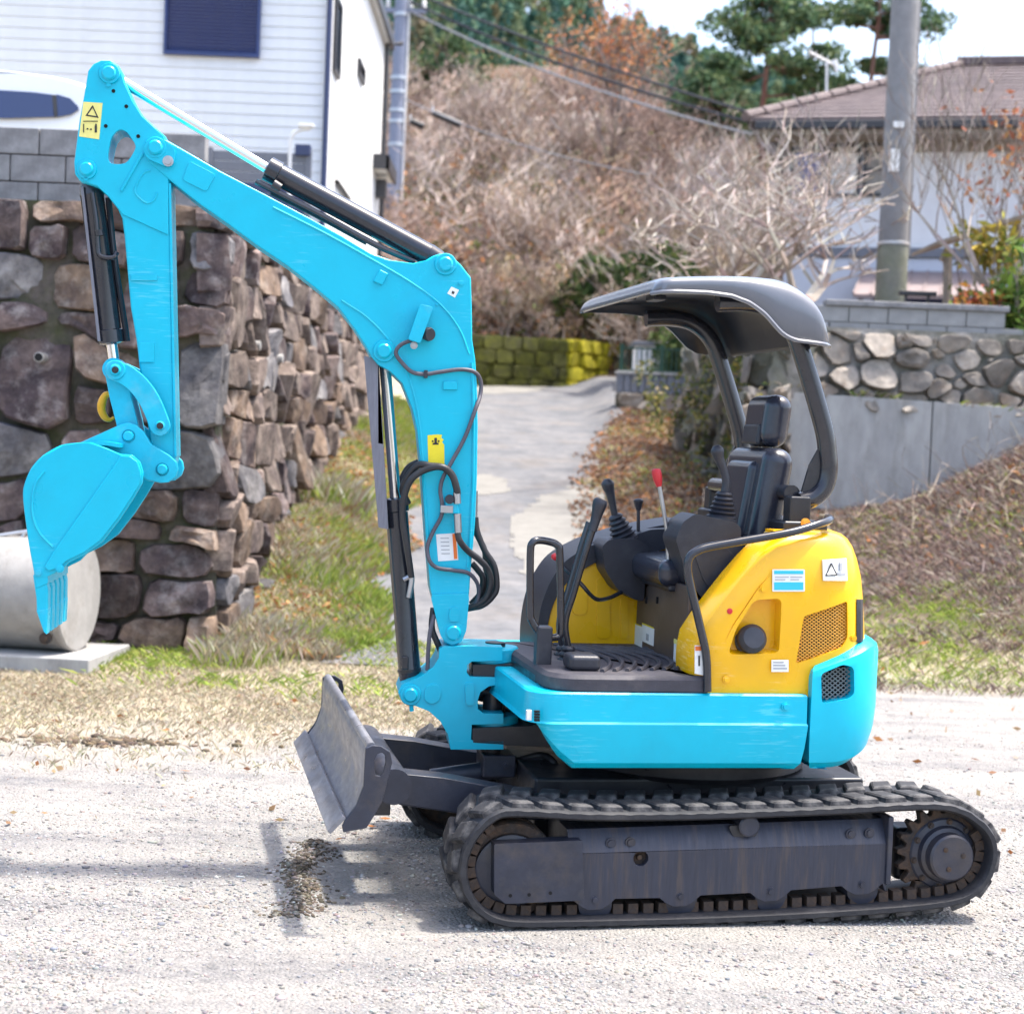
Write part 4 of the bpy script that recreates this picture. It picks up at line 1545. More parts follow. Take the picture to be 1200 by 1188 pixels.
for i in range(-26, 27):
    for sx in (-1, 1):
        x0 = 966 + i * 5.4
        pts_ = [(x0 + sx * (t - .5) * 110, 700 + t * 82) for t in np.linspace(0, 1, 60)]
        pts_ = [p for p in pts_ if inpoly(p, vpx)]
        if len(pts_) > 1:
            gm.tube([on_hood(*pts_[int(j_ * (len(pts_) - 1) / 4)], -.010) for j_ in range(5)], .0021, 4)
gm.build('vent_mesh', 'amber', hd)
c = M(880, 752, -HV + .03)
cap = MB().lathe((c[0], -HV + .06, c[1]), (c[0] - .004, -HV - .012, c[1] + .02), [(0, .05), (.012, .05), (.014, .044), (.03, .044), (.032, .05), (.055, .05), (.064, .044), (.072, .036)], 26).build('fuel_cap', 'black_plastic', hd, angle=30)
for x, y in ((894, 690), (851, 796), (1000, 748)):
    bolt(None, M(x, y, -HV), -HV + .001, .0085, hd, 'yellow_paint')
dec = sticker(None, rounded(MF.pts(rect(905, 667, 943, 693), -HV), .004), -HV, 'sticker_white', hd)
sticker(None, MF.pts(rect(907, 668.5, 941, 672.5), -HV), -HV - .0012, 'sticker_cyan', dec, 'band')
sticker(None, MF.pts(rect(907, 682, 941, 691), -HV), -HV - .0012, 'sticker_cyan', dec, 'band')
for i, (a_, b_2) in enumerate(((908, 924), (926, 940))):
    sticker(None, MF.pts(rect(a_, 675.5, b_2, 676.6), -HV), -HV - .0012, 'grey_ink', dec, 'print_line')
    sticker(None, MF.pts(rect(a_, 678.5, b_2 - 4, 679.6), -HV), -HV - .0012, 'grey_ink', dec, 'print_line')
def hood_patch(pts, m_, parent, name, out):
    P_ = [on_hood(x, y, out) for x, y in dens(pts, 6.0)]; Q_ = [on_hood(x, y, -.004) for x, y in dens(pts, 6.0)]
    return MB().rings([P_, Q_]).build(name, m_, parent, smooth=False)


dec = hood_patch([(963, 656), (991, 654), (992, 680), (964, 680)], 'sticker_white', hd, 'sticker', .009)
for l_ in ([(973, 660), (979.5, 673.5)], [(979.5, 673.5), (966.5, 674)], [(966.5, 674), (973, 660)]):
    MB().tube([on_hood(*l_[0], .0095), on_hood(*l_[1], .0095)], .0022, 5).build('warning_triangle_side', 'ink', dec)
hood_patch(rect(983, 659, 986, 668), 'grey_ink', dec, 'print_line', .0105)
hood_patch(rect(981, 671, 990, 673), 'grey_ink', dec, 'print_line', .0105)
dec = sticker(None, MF.pts(rect(904, 773, 924, 787), -HV), -HV, 'sticker_white', hd)
for i in range(3):
    sticker(None, MF.pts(rect(906, 775 + i * 3.6, 918 + 2 * i, 776.6 + i * 3.6), -HV), -HV - .0012, 'grey_ink', dec, 'print_line')
# sticker on the front strip of the hood
uu = M(820, 780, -HV)[0]
st_ = MF.pts([(814, 756), (824, 756), (824, 791), (814, 789)], -HV - .0)
dec = sticker(None, st_, -HV - .0005, 'sticker_white', hd)
sticker(None, MF.pts([(814.5, 757), (823.5, 757), (823.5, 762), (814.5, 762)], -HV), -HV - .002, 'sticker_orange', dec, 'band')
sticker(None, MF.pts([(818, 768), (820, 768), (820, 780), (818, 780)], -HV), -HV - .002, 'ink', dec, 'print_line')
# red reflector and rear lamp strip
a = M(855, 716, -HV)
MB().lathe((a[0], -HV + .002, a[1]), (a[0], -HV - .005, a[1]), [(0, .010), (.004, .010), (.005, .007)], 16).build('reflector', 'red_plastic', hd)
ls = []
for y in (702, 718, 735, 752):
    a_ = [on_hood(1003.5, y, .004), on_hood(1007, y, .014), on_hood(1009.5, y, .016), on_hood(1011, y, -.01), on_hood(1005, y, -.02)]
    ls.append(a_)
MB().rings(ls).build('rear_trim', 'black_plastic', hd, smooth=False)
# ---------------- floor and mat
u_m0, w_m = M(637, 784, -.68)
u_m0 = M(637, 790, -.62)[0]
w_mat = M(780, 792, -.70)[1]
u_m1 = M(832, 800, -.70)[0]
plan = dens(rounded([(u_m0, -.705), (u_m1, -.705), (u_m1, .20), (u_m0, .20)], [.13, .02, .0, .06], 8), .08)
mb = MB()
wall_ring(mb, plan, [(.004, lambda u, v: w_t + .001), (0, lambda u, v: w_t + .006), (0, lambda u, v: w_mat - .014), (.012, lambda u, v: w_mat), (.06, lambda u, v: w_mat + .001)])
mato = mb.build('floor_mat', 'floor_rubber', EX, angle=35)
for k in range(9):
    cu = u_m0 + .20 + k * .047
    rd = MB()
    pts_ = []
    for j in range(13):
        t = -1 + 2 * j / 12
        pts_.append((cu + .10 * (1 - t * t), -.27 + t * (.36 - .012 * k), w_mat + .004))
    rd.tube(pts_, .0085, 6)
    rd.build('mat_rib', 'floor_rubber', mato)
MB().box(u_m0 + .09, u_m0 + .20, -.62, -.50, w_mat, w_mat + .055).build('foot_pedal', 'black_plastic', EX, bevel=.018, seg=3)

# swing mount, black, in front of the body
sm = MB(TB)
sw0 = [B(x, y, -.05) for x, y in ((553, 777), (600, 776), (640, 773), (640, 795), (600, 792), (553, 792))]
sm.prism(sw0, -.09, .09)
sw1 = [B(x, y, -.05) for x, y in ((552, 850), (600, 848), (650, 846), (650, 872), (600, 870), (552, 867))]
sm.prism(sw1, -.11, .11)
sm.build('swing_mount', 'black_paint', EX, bevel=.008)
a, c = M(578, 795, 0), M(625, 850, 0)
MB().box(M(590, 800, .05)[0], M(612, 800, .05)[0], .03, .10, M(600, 846, .05)[1], M(600, 790, .05)[1]).build('mount_post', 'black_gloss', EX, bevel=.006)
a = M(592, 735, -.40)
p0, p1 = M(625, 794, -.42), M(647, 733, -.42)
MB().box(p0[0], p0[0] + .055, -.46, -.40, p0[1] - .01, p1[1]).build('handle_post', 'black_plastic', EX, bevel=.008)
MB().box(p0[0] - .01, p0[0] + .10, -.50, .10, p0[1] - .03, p0[1] + .028).build('front_plate', 'black_paint', EX, bevel=.01)

# ---------------- right-hand (far) bonnet: yellow inner side, black arched trim
vf = .17
arch = [(628, 764), (629, 738), (634, 708), (645, 680), (662, 657), (688, 641), (716, 630), (760, 618), (806, 610)]
inner = [(640, 764), (641, 736), (647, 710), (659, 688), (680, 669), (706, 655), (740, 643), (806, 632)]
A = spline(MF.pts(arch, vf), 5)
endu = A[-1][0]
I = spline(MF.pts(inner, vf), 5)
fl = w_t
bon = MB().prism([(I[0][0], fl)] + list(I) + [(I[-1][0], fl)], vf, .46).build('bonnet', 'yellow_paint', EX, bevel=.006)
MB().prism([(A[0][0], fl)] + list(A) + [(endu, I[-1][1] - .0)] + list(I)[::-1] + [(I[0][0], fl)], vf - .012, .48).build('bonnet_trim', 'black_plastic', EX, bevel=.012, seg=3)
# pressed ribs on the yellow inner side
for x0, x1, y0, y1 in ((699, 715, 676, 748), (727, 736, 700, 748), (671, 688, 690, 720)):
    pp = rounded(MF.pts(rect(x0, y0, x1, y1), vf), .02, 4)
    MB().prism(pp, vf - .004, vf + .01).build('pressed_rib', 'yellow_paint', bon, bevel=.003)

# ---------------- seat base panel, seat
u_p = M(801, 783, -.47)[0]
v_far = .165
vtx = [(-.49, w_mat), (-.49, w_mat + .285), (-.03, w_mat + .285), (.04, w_mat + .235), (v_far, w_mat + .235), (v_far, w_mat)]
pan = MB(lambda a, b, c: (b, a, c)).prism(vtx, u_p, u_p + .02).build('seat_base_panel', 'seat_panel', EX, bevel=.004)
MB().box(u_p + .02, u_p + .45, -.49, v_far, w_mat, w_mat + .24).build('seat_box', 'black_paint', EX, bevel=.01)
TU = lambda a, b, c: (b, a, c)
def panel_sticker(x0, y0, x1, y1, m, parent, d=.0, name='sticker'):
    c0_, c1_ = MF.atu(x0, y0, u_p), MF.atu(x1, y1, u_p)
    return MB(TU).prism(rect(c0_[0], c0_[1], c1_[0], c1_[1]), u_p - .0015 - d, u_p + .001).build(name, m, parent)
dec = panel_sticker(740, 729, 752, 764, 'sticker_white', pan)
panel_sticker(740, 729, 752, 733, 'sticker_yellow', dec, .001, 'band')
dec = panel_sticker(753, 731, 766, 757, 'sticker_white', pan)
panel_sticker(753, 731, 766, 735, 'sticker_yellow', dec, .001, 'band')
panel_sticker(758, 742, 760.5, 751, 'grey_ink', dec, .001, 'print_line')
dec = panel_sticker(790.5, 748, 798.5, 779, 'sticker_white', pan)
panel_sticker(790.5, 748, 798.5, 757, 'sticker_pale_yellow', dec, .001, 'band')
for x in (758, 771):
    vv, ww = MF.atu(x, 702, u_p)
    MB(TU).box(vv - .006, vv + .006, u_p - .006, u_p + .001, ww - .016, ww + .008).build('latch', 'dark_hole', pan)


def rbox(name, c, size, m, parent, bev, tilt=0.0, seg=4, rz=0.0):
    b = MB().box(-size[0] / 2, size[0] / 2, -size[1] / 2, size[1] / 2, -size[2] / 2, size[2] / 2)
    rot = Matrix.Rotation(tilt, 3, 'Y') @ Matrix.Rotation(rz, 3, 'Z')
    b.v = [tuple(rot @ Vector(p) + Vector(c)) for p in b.v]
    return b.build(name, m, parent, bevel=bev, seg=seg)


SV = -.13
seat = empty('seat', (0, 0, 0), 0, EX)
cu, cw_ = M(772, 662, SV)
cush_u0, cush_w = M(741, 655, SV + .12)
rbox('seat_cushion', (cush_u0 + .24, SV, cush_w - .01), (.46, .44, .10), 'vinyl', seat, .040, R(-5))
rbox('cushion_base', (cush_u0 + .25, SV, cush_w - .075), (.40, .40, .035), 'black_plastic', seat, .012)
hu, hw = M(882, 580, SV)
rbox('seat_back', (hu + .0, SV, hw - .01), (.12, .46, .38), 'vinyl', seat, .055, R(9), 5)
rbox('back_bolster', (hu + .0 - .045, SV, hw - .02), (.08, .30, .30), 'vinyl', seat, .036, R(9), 4)
hu2, hw2 = M(893, 495, SV)
rbox('headrest', (hu2 + .02, SV, hw2 + .005), (.105, .27, .195), 'vinyl', seat, .050, R(7), 6)
rbox('headrest_frame', (hu2 - .036, SV, hw2 - .045), (.02, .17, .075), 'black_plastic', seat, .012, R(7))
for dv in (-.06, .06):
    MB().tube([(hu2 + .02, SV + dv, hw2 - .09), (hu2 + .01, SV + dv, hw2 - .15)], .007, 8).build('headrest_rod', 'steel', seat)

# ---------------- consoles, levers, boots
def boot(name, base, tip, r0, r1, parent, n=6):
    a, c_ = Vector(base), Vector(tip)
    L = (c_ - a).length
    pf = [(0, r0)]
    for i in range(n):
        t0, t1 = i / n, (i + 1) / n
        ra, rb = r0 + (r1 - r0) * t0, r0 + (r1 - r0) * t1
        pf += [(L * (t0 + .04), ra * .99), (L * (t0 + .5 / n), ra), (L * (t0 + .75 / n), ra * .84), (L * (t1), rb * .82)]
    pf.append((L, r1 * .6))
    return MB().lathe(base, tip, pf, 20).build(name, 'black_plastic', parent, angle=60)


def grip(pts, rs, name, m, parent):
    return MB().tube(spline([tuple(p) + (r,) for p, r in zip(pts, rs)], 5) and [p[:3] for p in spline([tuple(p) + (r,) for p, r in zip(pts, rs)], 5)],
                     [p[3] for p in spline([tuple(p) + (r,) for p, r in zip(pts, rs)], 5)], 14).build(name, m, parent, angle=70)


# far console and joystick
vc = .05
rc = [(704, 640), (712, 632), (742, 630), (758, 640), (756, 660), (753, 704), (742, 702), (722, 690), (708, 668)]
rco = MB().prism(rounded(MF.pts(rc, vc), .012), vc - .02, vc + .15).build('console', 'black_plastic', EX, bevel=.014, seg=3)
MB().prism(rounded(MF.pts([(735, 628), (760, 620), (800, 618), (806, 632), (760, 648), (742, 648)], vc + .06), .01), vc + .03, vc + .2).build('console_top', 'black_plastic', rco, bevel=.012)
js = boot('joystick_boot', M3(733, 634, vc + .06), M3(720, 603, vc + .06), .058, .024, EX)
grip([M3(721, 606, vc + .06), M3(718, 592, vc + .06), M3(715, 578, vc + .06), M3(713, 571, vc + .06), M3(712, 566, vc + .06), M3(711.5, 561, vc + .06)], [.013, .014, .018, .023, .024, .010], 'joystick_grip', 'black_plastic', js)
lv = MB().tube([M3(748, 622, .15), M3(748, 592, .15)], .007, 8).build('small_lever', 'black_plastic', EX)
grip([M3(748, 598, .15), M3(748, 590, .15), M3(748, 586, .15), M3(748, 584, .15)], [.009, .017, .019, .008], 'knob', 'black_plastic', lv)
# near console and joystick
vn = -.46
nc_ = [(792, 632), (800, 612), (815, 602), (862, 612), (869, 619), (868, 637), (892, 658), (846, 715), (826, 705), (806, 680)]
nco = MB().prism(rounded(MF.pts(nc_, vn), .014), vn, vn + .17).build('console', 'black_plastic', EX, bevel=.016, seg=3)
MB().prism(rounded(MF.pts([(812, 646), (850, 640), (868, 660), (846, 694), (826, 686)], vn), .03), vn - .004, vn + .01).build('console_panel', 'black_plastic', nco, bevel=.004)
js = boot('joystick_boot', M3(845, 608, vn + .08), M3(849, 576, vn + .08), .056, .026, EX)
grip([M3(849, 580, vn + .08), M3(851, 565, vn + .08), M3(848, 552, vn + .08), M3(843, 538, vn + .08), M3(840.5, 528, vn + .08), M3(839, 522, vn + .08)], [.016, .015, .014, .018, .024, .011], 'joystick_grip', 'black_plastic', js)
# red dozer lever
lv = MB().tube(spline([M3(772, 566, -.30), M3(781.5, 622, -.30), M3(783, 655, -.30), M3(788, 668, -.32), M3(804, 678, -.36)], 6), .0075, 8).build('dozer_lever', 'steel', EX)
grip([M3(772.5, 570, -.30), M3(770.5, 560, -.30), M3(769, 551, -.30), M3(768.8, 549, -.30)], [.010, .017, .016, .008], 'red_grip', 'red_plastic', lv)
# travel levers
for dx, vv in ((0, -.32), (1, -.20)):
    q = dx * -6
    lv = MB().tube(spline([M3(667 + q, 766, vv), M3(662 + q, 730, vv), M3(672 + q, 694, vv), M3(688 + q, 640, vv), M3(697 + q, 612, vv)], 6), .014, 12).build('travel_lever', 'black_gloss', EX)
    if dx == 0:
        grip([M3(694 + q, 622, vv), M3(699 + q, 605, vv), M3(703 + q, 590, vv), M3(705 + q, 585, vv)], [.016, .019, .026, .020], 'lever_grip', 'black_plastic', lv)
    boot('lever_boot', M3(664 + q, 782, vv), M3(666 + q, 756, vv), .042, .022, lv, 4)
# safety lock lever with red tip
lk = MB().tube(spline([M3(651, 653, -.12), M3(660, 664, -.14), M3(679, 682, -.16), M3(697, 701, -.14), M3(712, 701, -.08), M3(728, 694, 0)], 6), .008, 8).build('lock_lever', 'black_gloss', EX)
grip([M3(653, 655, -.12), M3(650, 652, -.12), M3(648, 649, -.12)], [.010, .014, .008], 'red_grip', 'red_plastic', lk)
# loop handle in front of the floor
lp = [M3(633, 742, -.43), M3(624, 728, -.43), M3(621.5, 715, -.43), M3(621.5, 650, -.43), M3(624, 636, -.43), M3(632, 633, -.42), M3(645, 635, -.40), M3(653, 639, -.40), M3(656, 650, -.40), M3(657, 735, -.40), M3(653, 746, -.40), M3(640, 747, -.42)]
MB().tube(spline(lp, 5), .0135, 12).build('grab_handle', 'black_gloss', EX)
# hand rail beside the seat
hr = [M3(829, 810, -.71), M3(827.5, 768, -.71), M3(819, 728, -.71), M3(811, 694, -.71), M3(806, 668, -.71), M3(808, 653, -.71), M3(818, 645, -.71), M3(835, 640, -.705), M3(880, 632, -.70), M3(930, 623, -.69), M3(962, 613, -.66), M3(973, 609, -.60), M3(970, 607, -.52)]
MB().tube(spline(hr, 6), .0145, 12).build('hand_rail', 'black_gloss', EX)

# ---------------- canopy
HWV = .56
rim_px = [(767, 343), (780, 341.5), (793, 341.5), (831, 343), (858, 347), (879, 355), (895, 366.5), (906, 379), (917, 391), (930, 398.5), (949, 401), (965, 403), (976, 404.5), (979, 405)]
top_px = [(767, 342), (769, 336), (773, 330), (779, 326.5), (788, 325.5), (831, 326), (879, 326.5), (917, 328), (931, 331), (944, 338), (957, 348), (966, 360), (973, 376), (978, 395), (980, 404)]
rim = MF.pts(rim_px, -HWV)
topc = MF.pts(top_px, -.50)
tu_, tw_ = np.array([p[0] for p in topc]), np.array([p[1] for p in topc])
ru_, rw_ = np.array([p[0] for p in rim]), np.array([p[1] for p in rim])
# move the top curve so that both start and end together
tu_ = np.interp(tu_, [tu_[0], tu_[-1]], [ru_[0], ru_[-1]])
us_ = np.unique(np.concatenate([np.linspace(ru_[0], ru_[-1], 44), ru_[0] + np.array([.004, .01, .018, .03]), ru_[-1] - np.array([.004, .01, .018, .028, .04])]))
loops = []
for u in us_:
    zt, zr = np.interp(u, tu_, tw_), np.interp(u, ru_, rw_)
    f0 = (u - ru_[0]) / (ru_[-1] - ru_[0])
    hwv = HWV * (1 - .07 * max(0, 1 - f0 / .08) ** 2) * (1 - .10 * max(0, (f0 - .9) / .1) ** 2)
    zt = max(zt, zr + .002) + .012 * math.sin(math.pi * min(1, f0))
    lp_ = []
    for k in range(33):
        a = math.pi * (.5 - .5 * math.copysign(abs(1 - k / 16) ** 1.5, 1 - k / 16))
        c_, s_ = math.cos(a), math.sin(a)
        lp_.append((u, -hwv * math.copysign(abs(c_) ** .22, c_), zr + (zt - zr) * abs(s_) ** .30))
    loops.append(lp_)
cb = MB().rings(loops, False, False, closed=False)
can = cb.build('canopy_roof', 'canopy_plastic', EX, angle=80)
sd = can.modifiers.new('solid', 'SOLIDIFY'); sd.thickness = .016; sd.offset = -1; can.data.materials.append(MATS['black_plastic']); sd.material_offset = 1; sd.material_offset_rim = 0  # inner side in a darker colour to deepen the shade underneath
MB().tube(spline([(l[0][0], l[0][1], l[0][2]) for l in loops[::2]], 2), .008, 6).build('roof_lip', 'canopy_plastic', can)
for f0, vv in ((.16, -.22), (.16, .2), (.34, -.2), (.34, .2)):
    u = us_[0] + f0 * (us_[-1] - us_[0])
    zt = np.interp(u, tu_, tw_)
    MB().box(u - .025, u + .025, vv - .06, vv + .06, zt - .03, zt - .010).build('ceiling_pad', 'black_plastic', can, bevel=.006)
# posts: one bent tube on each side, joined by a cross bar
far_px = [(758, 373), (785, 372.5), (806, 376), (822, 385), (835, 400), (845, 424), (856, 464), (868, 508)]
up = MF.pts(far_px, .44)
lowp = MF.pts([(953, 455), (965, 498), (970, 530), (971, 552), (966, 571), (954, 583), (938, 588)], -.46)
prof = list(up[:-2]) + list(lowp[1:])
prof = [prof[0]] + [p for p in prof[1:]]
for s_ in (-1, 1):
    pth = spline([(p[0], s_ * .455, p[1]) for p in prof], 6)
    po = MB().tube(pth, .034, 16).build('canopy_post', 'black_gloss', EX)
    b0 = M(938, 588, -.46)
    MB().box(b0[0] - .05, b0[0] + .03, s_ * .455 - .036, s_ * .455 + .036, HOODTOP - .02, b0[1] + .02).build('post_base', 'black_paint', po, bevel=.008)
    g0, g1 = M(968, 560, -.46), M(944, 590, -.46)
    MB().prism([M(948, 545, -.455), M(962, 520, -.455), M(966, 560, -.455), M(945, 588, -.455), M(936, 586, -.455)], s_ * .455 - .006, s_ * .455 + .006).build('gusset', 'black_paint', po)
b0 = M(930, 590, -.46)
MB().tube([(b0[0], -.44, b0[1] + .035), (b0[0], .44, b0[1] + .035)], .03, 14).build('post_cross_bar', 'black_gloss', EX)
MB().box(b0[0] - .05, b0[0] + .12, -.50, .50, HOODTOP - .03, HOODTOP + .03).build('post_mount', 'black_paint', EX, bevel=.012)
bolt(None, M(944, 613, -.5), -.5, .012, EX, 'amber', 'mount_bolt')

# ================================================================= boom, arm, bucket
HB = .085      # half width of the boom box
vB = -HB
boom_px = [(168, 180), (170, 171), (178, 164.5), (190, 163), (198, 165.5), (223, 180), (259, 201), (311, 228), (360, 254), (400, 276), (434, 296.5), (459, 305), (484, 308.5), (499, 305), (507, 300), (516, 297), (528, 299), (540, 310), (552, 325.5),
           (553, 360), (553.5, 398), (557, 421), (559, 450), (560, 500), (559, 560), (557, 610), (554, 645), (552, 664), (550, 694), (547, 716), (545, 742), (541, 752), (531, 757.5), (521, 753), (516, 742), (513, 728), (508, 705), (504, 690), (502, 664), (499, 630),
           (494, 558), (489, 505), (483, 479), (471, 449), (456, 434.5), (443, 427.5), (435, 418), (428, 405), (415, 385), (396, 360), (370, 338), (337, 312), (300, 287), (269, 264), (232, 238), (202, 214), (184, 199), (173, 189)]
bo = [B(x, y, vB) for x, y in boom_px]
boom = MB(TB).prism(bo, vB, HB).build('boom', 'cyan_paint', EX, bevel=.010, seg=3)
# raised flanges: thin weld ribs along the side plate
rib1 = [(320, 243), (380, 273), (434, 303), (480, 330), (515, 356), (538, 385), (550, 415)]
rib2 = [(400, 352), (430, 372), (455, 398), (472, 425), (484, 458), (492, 500), (497, 560), (501, 620), (505, 660)]
for rp in (rib1, rib2):
    MB(TB).tube(spline([B3(x, y, vB - .001) for x, y in rp], 6), .0045, 6).build('weld_rib', 'cyan_paint', boom)
lip = [(556, 425), (558, 480), (557.5, 560), (554, 630), (551, 665)]
MB(TB).tube(spline([B3(x - 3, y, vB - .002) for x, y in lip], 6), .006, 6).build('weld_rib', 'cyan_paint', boom)
for pl in ([(241, 190), (262, 200), (248, 232), (229, 218)],):
    MB(TB).prism(rounded([B(x, y, vB) for x, y in [(222, 189), (253, 205), (242, 225), (214, 211)]], .01), vB - .005, vB + .002).build('doubler_plate', 'cyan_paint', boom, bevel=.003)
# boom tip fork plate with pivot
fk = rounded([B(x, y, vB - .012) for x, y in ((167, 172), (178, 163), (192, 163), (206, 176), (204, 192), (195, 196), (172, 186))], .02)
for s_ in (-1, 1):
    MB(TB).prism(fk, s_ * (HB + .018), s_ * (HB - .005)).build('fork_plate', 'cyan_paint', boom, bevel=.004)
pin(TB, B(182, 173, vB - .02), vB - .032, HB + .03, .026, parent=boom)
bolt(TB, B(197, 189, vB - .018), vB - .018, .013, boom, 'steel')
pin(TB, B(522, 310, vB), vB - .022, HB + .022, .027, parent=boom)
pin(TB, B(450, 411.5, vB), vB - .022, HB + .022, .027, parent=boom)
pin(TB, B(531, 741, vB), vB - .024, HB + .024, .028, parent=boom)
for c_, r_ in (((512, 357), .012), ((447, 325), .0)):
    if r_: bolt(TB, B(*c_, vB), vB, .004, boom, 'cyan_paint')
bolt(TB, B(540, 332, vB), vB, .008, boom, 'cyan_paint')
pad = [B(x, y, vB) for x, y in ((445, 316), (455, 321), (448, 335), (437, 330))]
MB(TB).prism(pad, vB - .012, vB + .002).build('boss', 'cyan_paint', boom, bevel=.004)
pad = [B(x, y, vB) for x, y in ((519, 447), (536, 447), (536, 457), (519, 457))]
MB(TB).prism(pad, vB - .010, vB + .002).build('boss', 'cyan_paint', boom, bevel=.004)
MB(TB).prism(rounded([B(x, y, vB) for x, y in ((504, 696), (550, 695), (546, 742), (531, 757), (517, 748))], .02), vB - .010, vB + .002).build('foot_plate', 'cyan_paint', boom, bevel=.005)
MB(TB).prism(rounded([B(x, y, vB) for x, y in ((526, 711), (538, 711), (538, 728), (526, 728))], .02), vB - .018, vB + .002).build('boss', 'cyan_paint', boom, bevel=.005)
# work lamp box
lamp = [B(x, y, vB - .05) for x, y in ((492, 357), (507, 361), (492, 403), (478, 398))]
wl = MB(TB).prism(rounded(lamp, .008), vB - .085, vB - .012).build('work_lamp_guard', 'cyan_worn', boom, bevel=.006)
a = B(502, 391, vB - .03)
MB(TB).lathe((a[0] - .01, vB - .02, a[1]), (a[0] + .012, vB - .05, a[1] - .005), [(0, .022), (.02, .026), (.03, .022)], 18).build('work_lamp', 'black_plastic', boom)
bolt(TB, B(485, 405, vB - .05), vB - .06, .009, wl, 'steel')
# stickers on the boom
tornp = [(501, 510), (513, 509), (518, 509.5), (517, 513), (520, 515), (518, 518), (520.5, 521), (521, 547), (502, 546)]
dec = sticker(TB, [B(x, y, vB) for x, y in tornp], vB, 'sticker_yellow', boom)
for q in (((509, 513), (512, 520)), ((507, 519), (514, 521)), ((506, 516), (508, 518)), ((513, 516), (515, 518))):
    sticker(TB, [B(x, y, vB) for x, y in rect(*q[0], *q[1])], vB - .0012, 'ink', dec, 'print_mark')
dec = sticker(TB, [B(x, y, vB) for x, y in ((511, 626), (535, 624.5), (537, 656), (513.5, 657.5))], vB, 'sticker_white', boom)
sticker(TB, [B(x, y, vB) for x, y in ((530, 625.5), (534, 625), (536, 654.5), (532, 655))], vB - .0012, 'sticker_orange', dec, 'band')
for k in range(5):
    sticker(TB, [B(x, y, vB) for x, y in rect(516 + .3 * k, 630 + k * 4.5, 526 + .3 * k, 631 + k * 4.5)], vB - .0012, 'grey_ink', dec, 'print_line')
dec = sticker(TB, [B(x, y, vB) for x, y in ((529, 336), (538, 340), (533, 349), (524, 344))], vB, 'sticker_white', boom)
sticker(TB, [B(x, y, vB) for x, y in ((530, 341), (533, 342.5), (531.5, 345), (529, 344))], vB - .0012, 'ink', dec, 'print_mark')

# ---- arm
HA = .075
vA = -HA
arm_px = [(101, 97), (103, 83), (109, 75), (118, 71), (130, 71), (139, 77), (144, 87), (147, 97), (156, 117), (168, 136), (181, 148), (194, 160), (199, 175), (199, 215), (200, 270), (202, 400), (204, 470), (206.5, 535), (200, 560), (188, 563), (178, 552), (175, 511), (165, 444), (160, 400), (153, 360), (146, 280), (143, 256), (138, 245), (126, 230), (115, 220), (104, 216), (94, 213), (87.5, 204), (86.5, 190), (93, 140)]
hole_px = [(127, 186), (128.5, 172), (132, 160), (140, 153), (148, 155), (155, 164), (159, 172), (156, 180), (150, 189), (143, 192.5), (131, 192)]
ao = [B(x, y, vA) for x, y in arm_px]
ah = spline([B(x, y, vA) for x, y in hole_px], 2, closed=True)
arm = MB(TB).prism(ao, vA, HA, [ah]).build('dipper_arm', 'cyan_paint', EX, bevel=.008, seg=3)
MB(TB).prism([B(x, y, vA) for x, y in ((101.5, 97), (103.5, 84), (110, 76), (118, 72), (130, 72), (138, 78), (143, 88), (146, 98), (155, 118), (167, 137), (180, 149), (192, 160), (197.5, 176), (197.5, 276), (144, 252), (138, 244), (126, 229), (115, 219), (104, 215), (94.5, 212), (88.5, 204), (87.5, 190), (94, 140))], vA - .006, vA + .001, [ah]).build('side_plate', 'cyan_paint', arm, bevel=.003)
MB(TB).tube([B3(167, 180, vA - .008), B3(142, 224, vA - .008)], .006, 8).build('weld_rib', 'cyan_paint', arm)
cring = [(176, 200), (168, 203), (161, 214), (158, 224), (163, 232), (172, 238), (180, 235), (184, 226)]
MB(TB).tube(spline([B3(x, y, vA - .006) for x, y in cring], 4), .0045, 6).build('weld_rib', 'cyan_paint', arm)
for x, y in ((133, 107), (148, 125), (124, 148), (162, 160)):
    bolt(TB, B(x, y, vA - .006), vA - .006, .0045, arm, 'dark_hole', 'bolt_hole', .001)
pin(TB, B(128.5, 87, vA), vA - .028, HA + .028, .025, parent=arm)
bolt(TB, B(127.5, 100, vA - .006), vA - .006, .008, arm, 'cyan_paint')
pin(TB, B(102, 199, vA), vA - .026, HA + .026, .024, parent=arm)
bolt(TB, B(101, 210, vA - .006), vA - .006, .007, arm, 'cyan_paint')
for x0, x1, y0, y1 in ((153, 185, 322, 329), (163, 181, 401, 425)):
    MB(TB).prism([B(x, y, vA) for x, y in rect(x0, y0, x1, y1)], vA - .006, vA + .002).build('boss', 'cyan_paint', arm, bevel=.003)
dec = sticker(TB, [B(x, y, vA) for x, y in ((98, 120), (120.5, 121.5), (116.5, 164), (93, 160.5))], vA - .006, 'sticker_pale_yellow', arm)
MB(TB).prism([B(x, y, vA) for x, y in ((109, 124), (116, 139), (100.5, 136.5))], vA - .0090, vA - .006, [[B(x, y, vA) for x, y in ((109, 127), (113.6, 137), (103, 135.3))]]).build('warning_triangle', 'ink', dec)
for q in (((111.5, 148), (114, 156)), ((112, 146), (113.8, 148)), ((102, 151), (104, 152.5)), ((106, 151.5), (108, 153)), ((98, 146), (99, 156)), ((98, 142.5), (115, 143.3))):
    sticker(TB, [B(x, y, vA) for x, y in rect(*q[0], *q[1])], vA - .0085, 'ink', dec, 'print_mark')
# sunlit inner edge strip: the arm box back plate stands proud
MB(TB).prism([B(x, y, vA) for x, y in ((197.5, 215), (200.5, 215), (207, 535), (204, 535))], vA - .004, HA + .004).build('back_plate', 'cyan_paint', arm, bevel=.002)

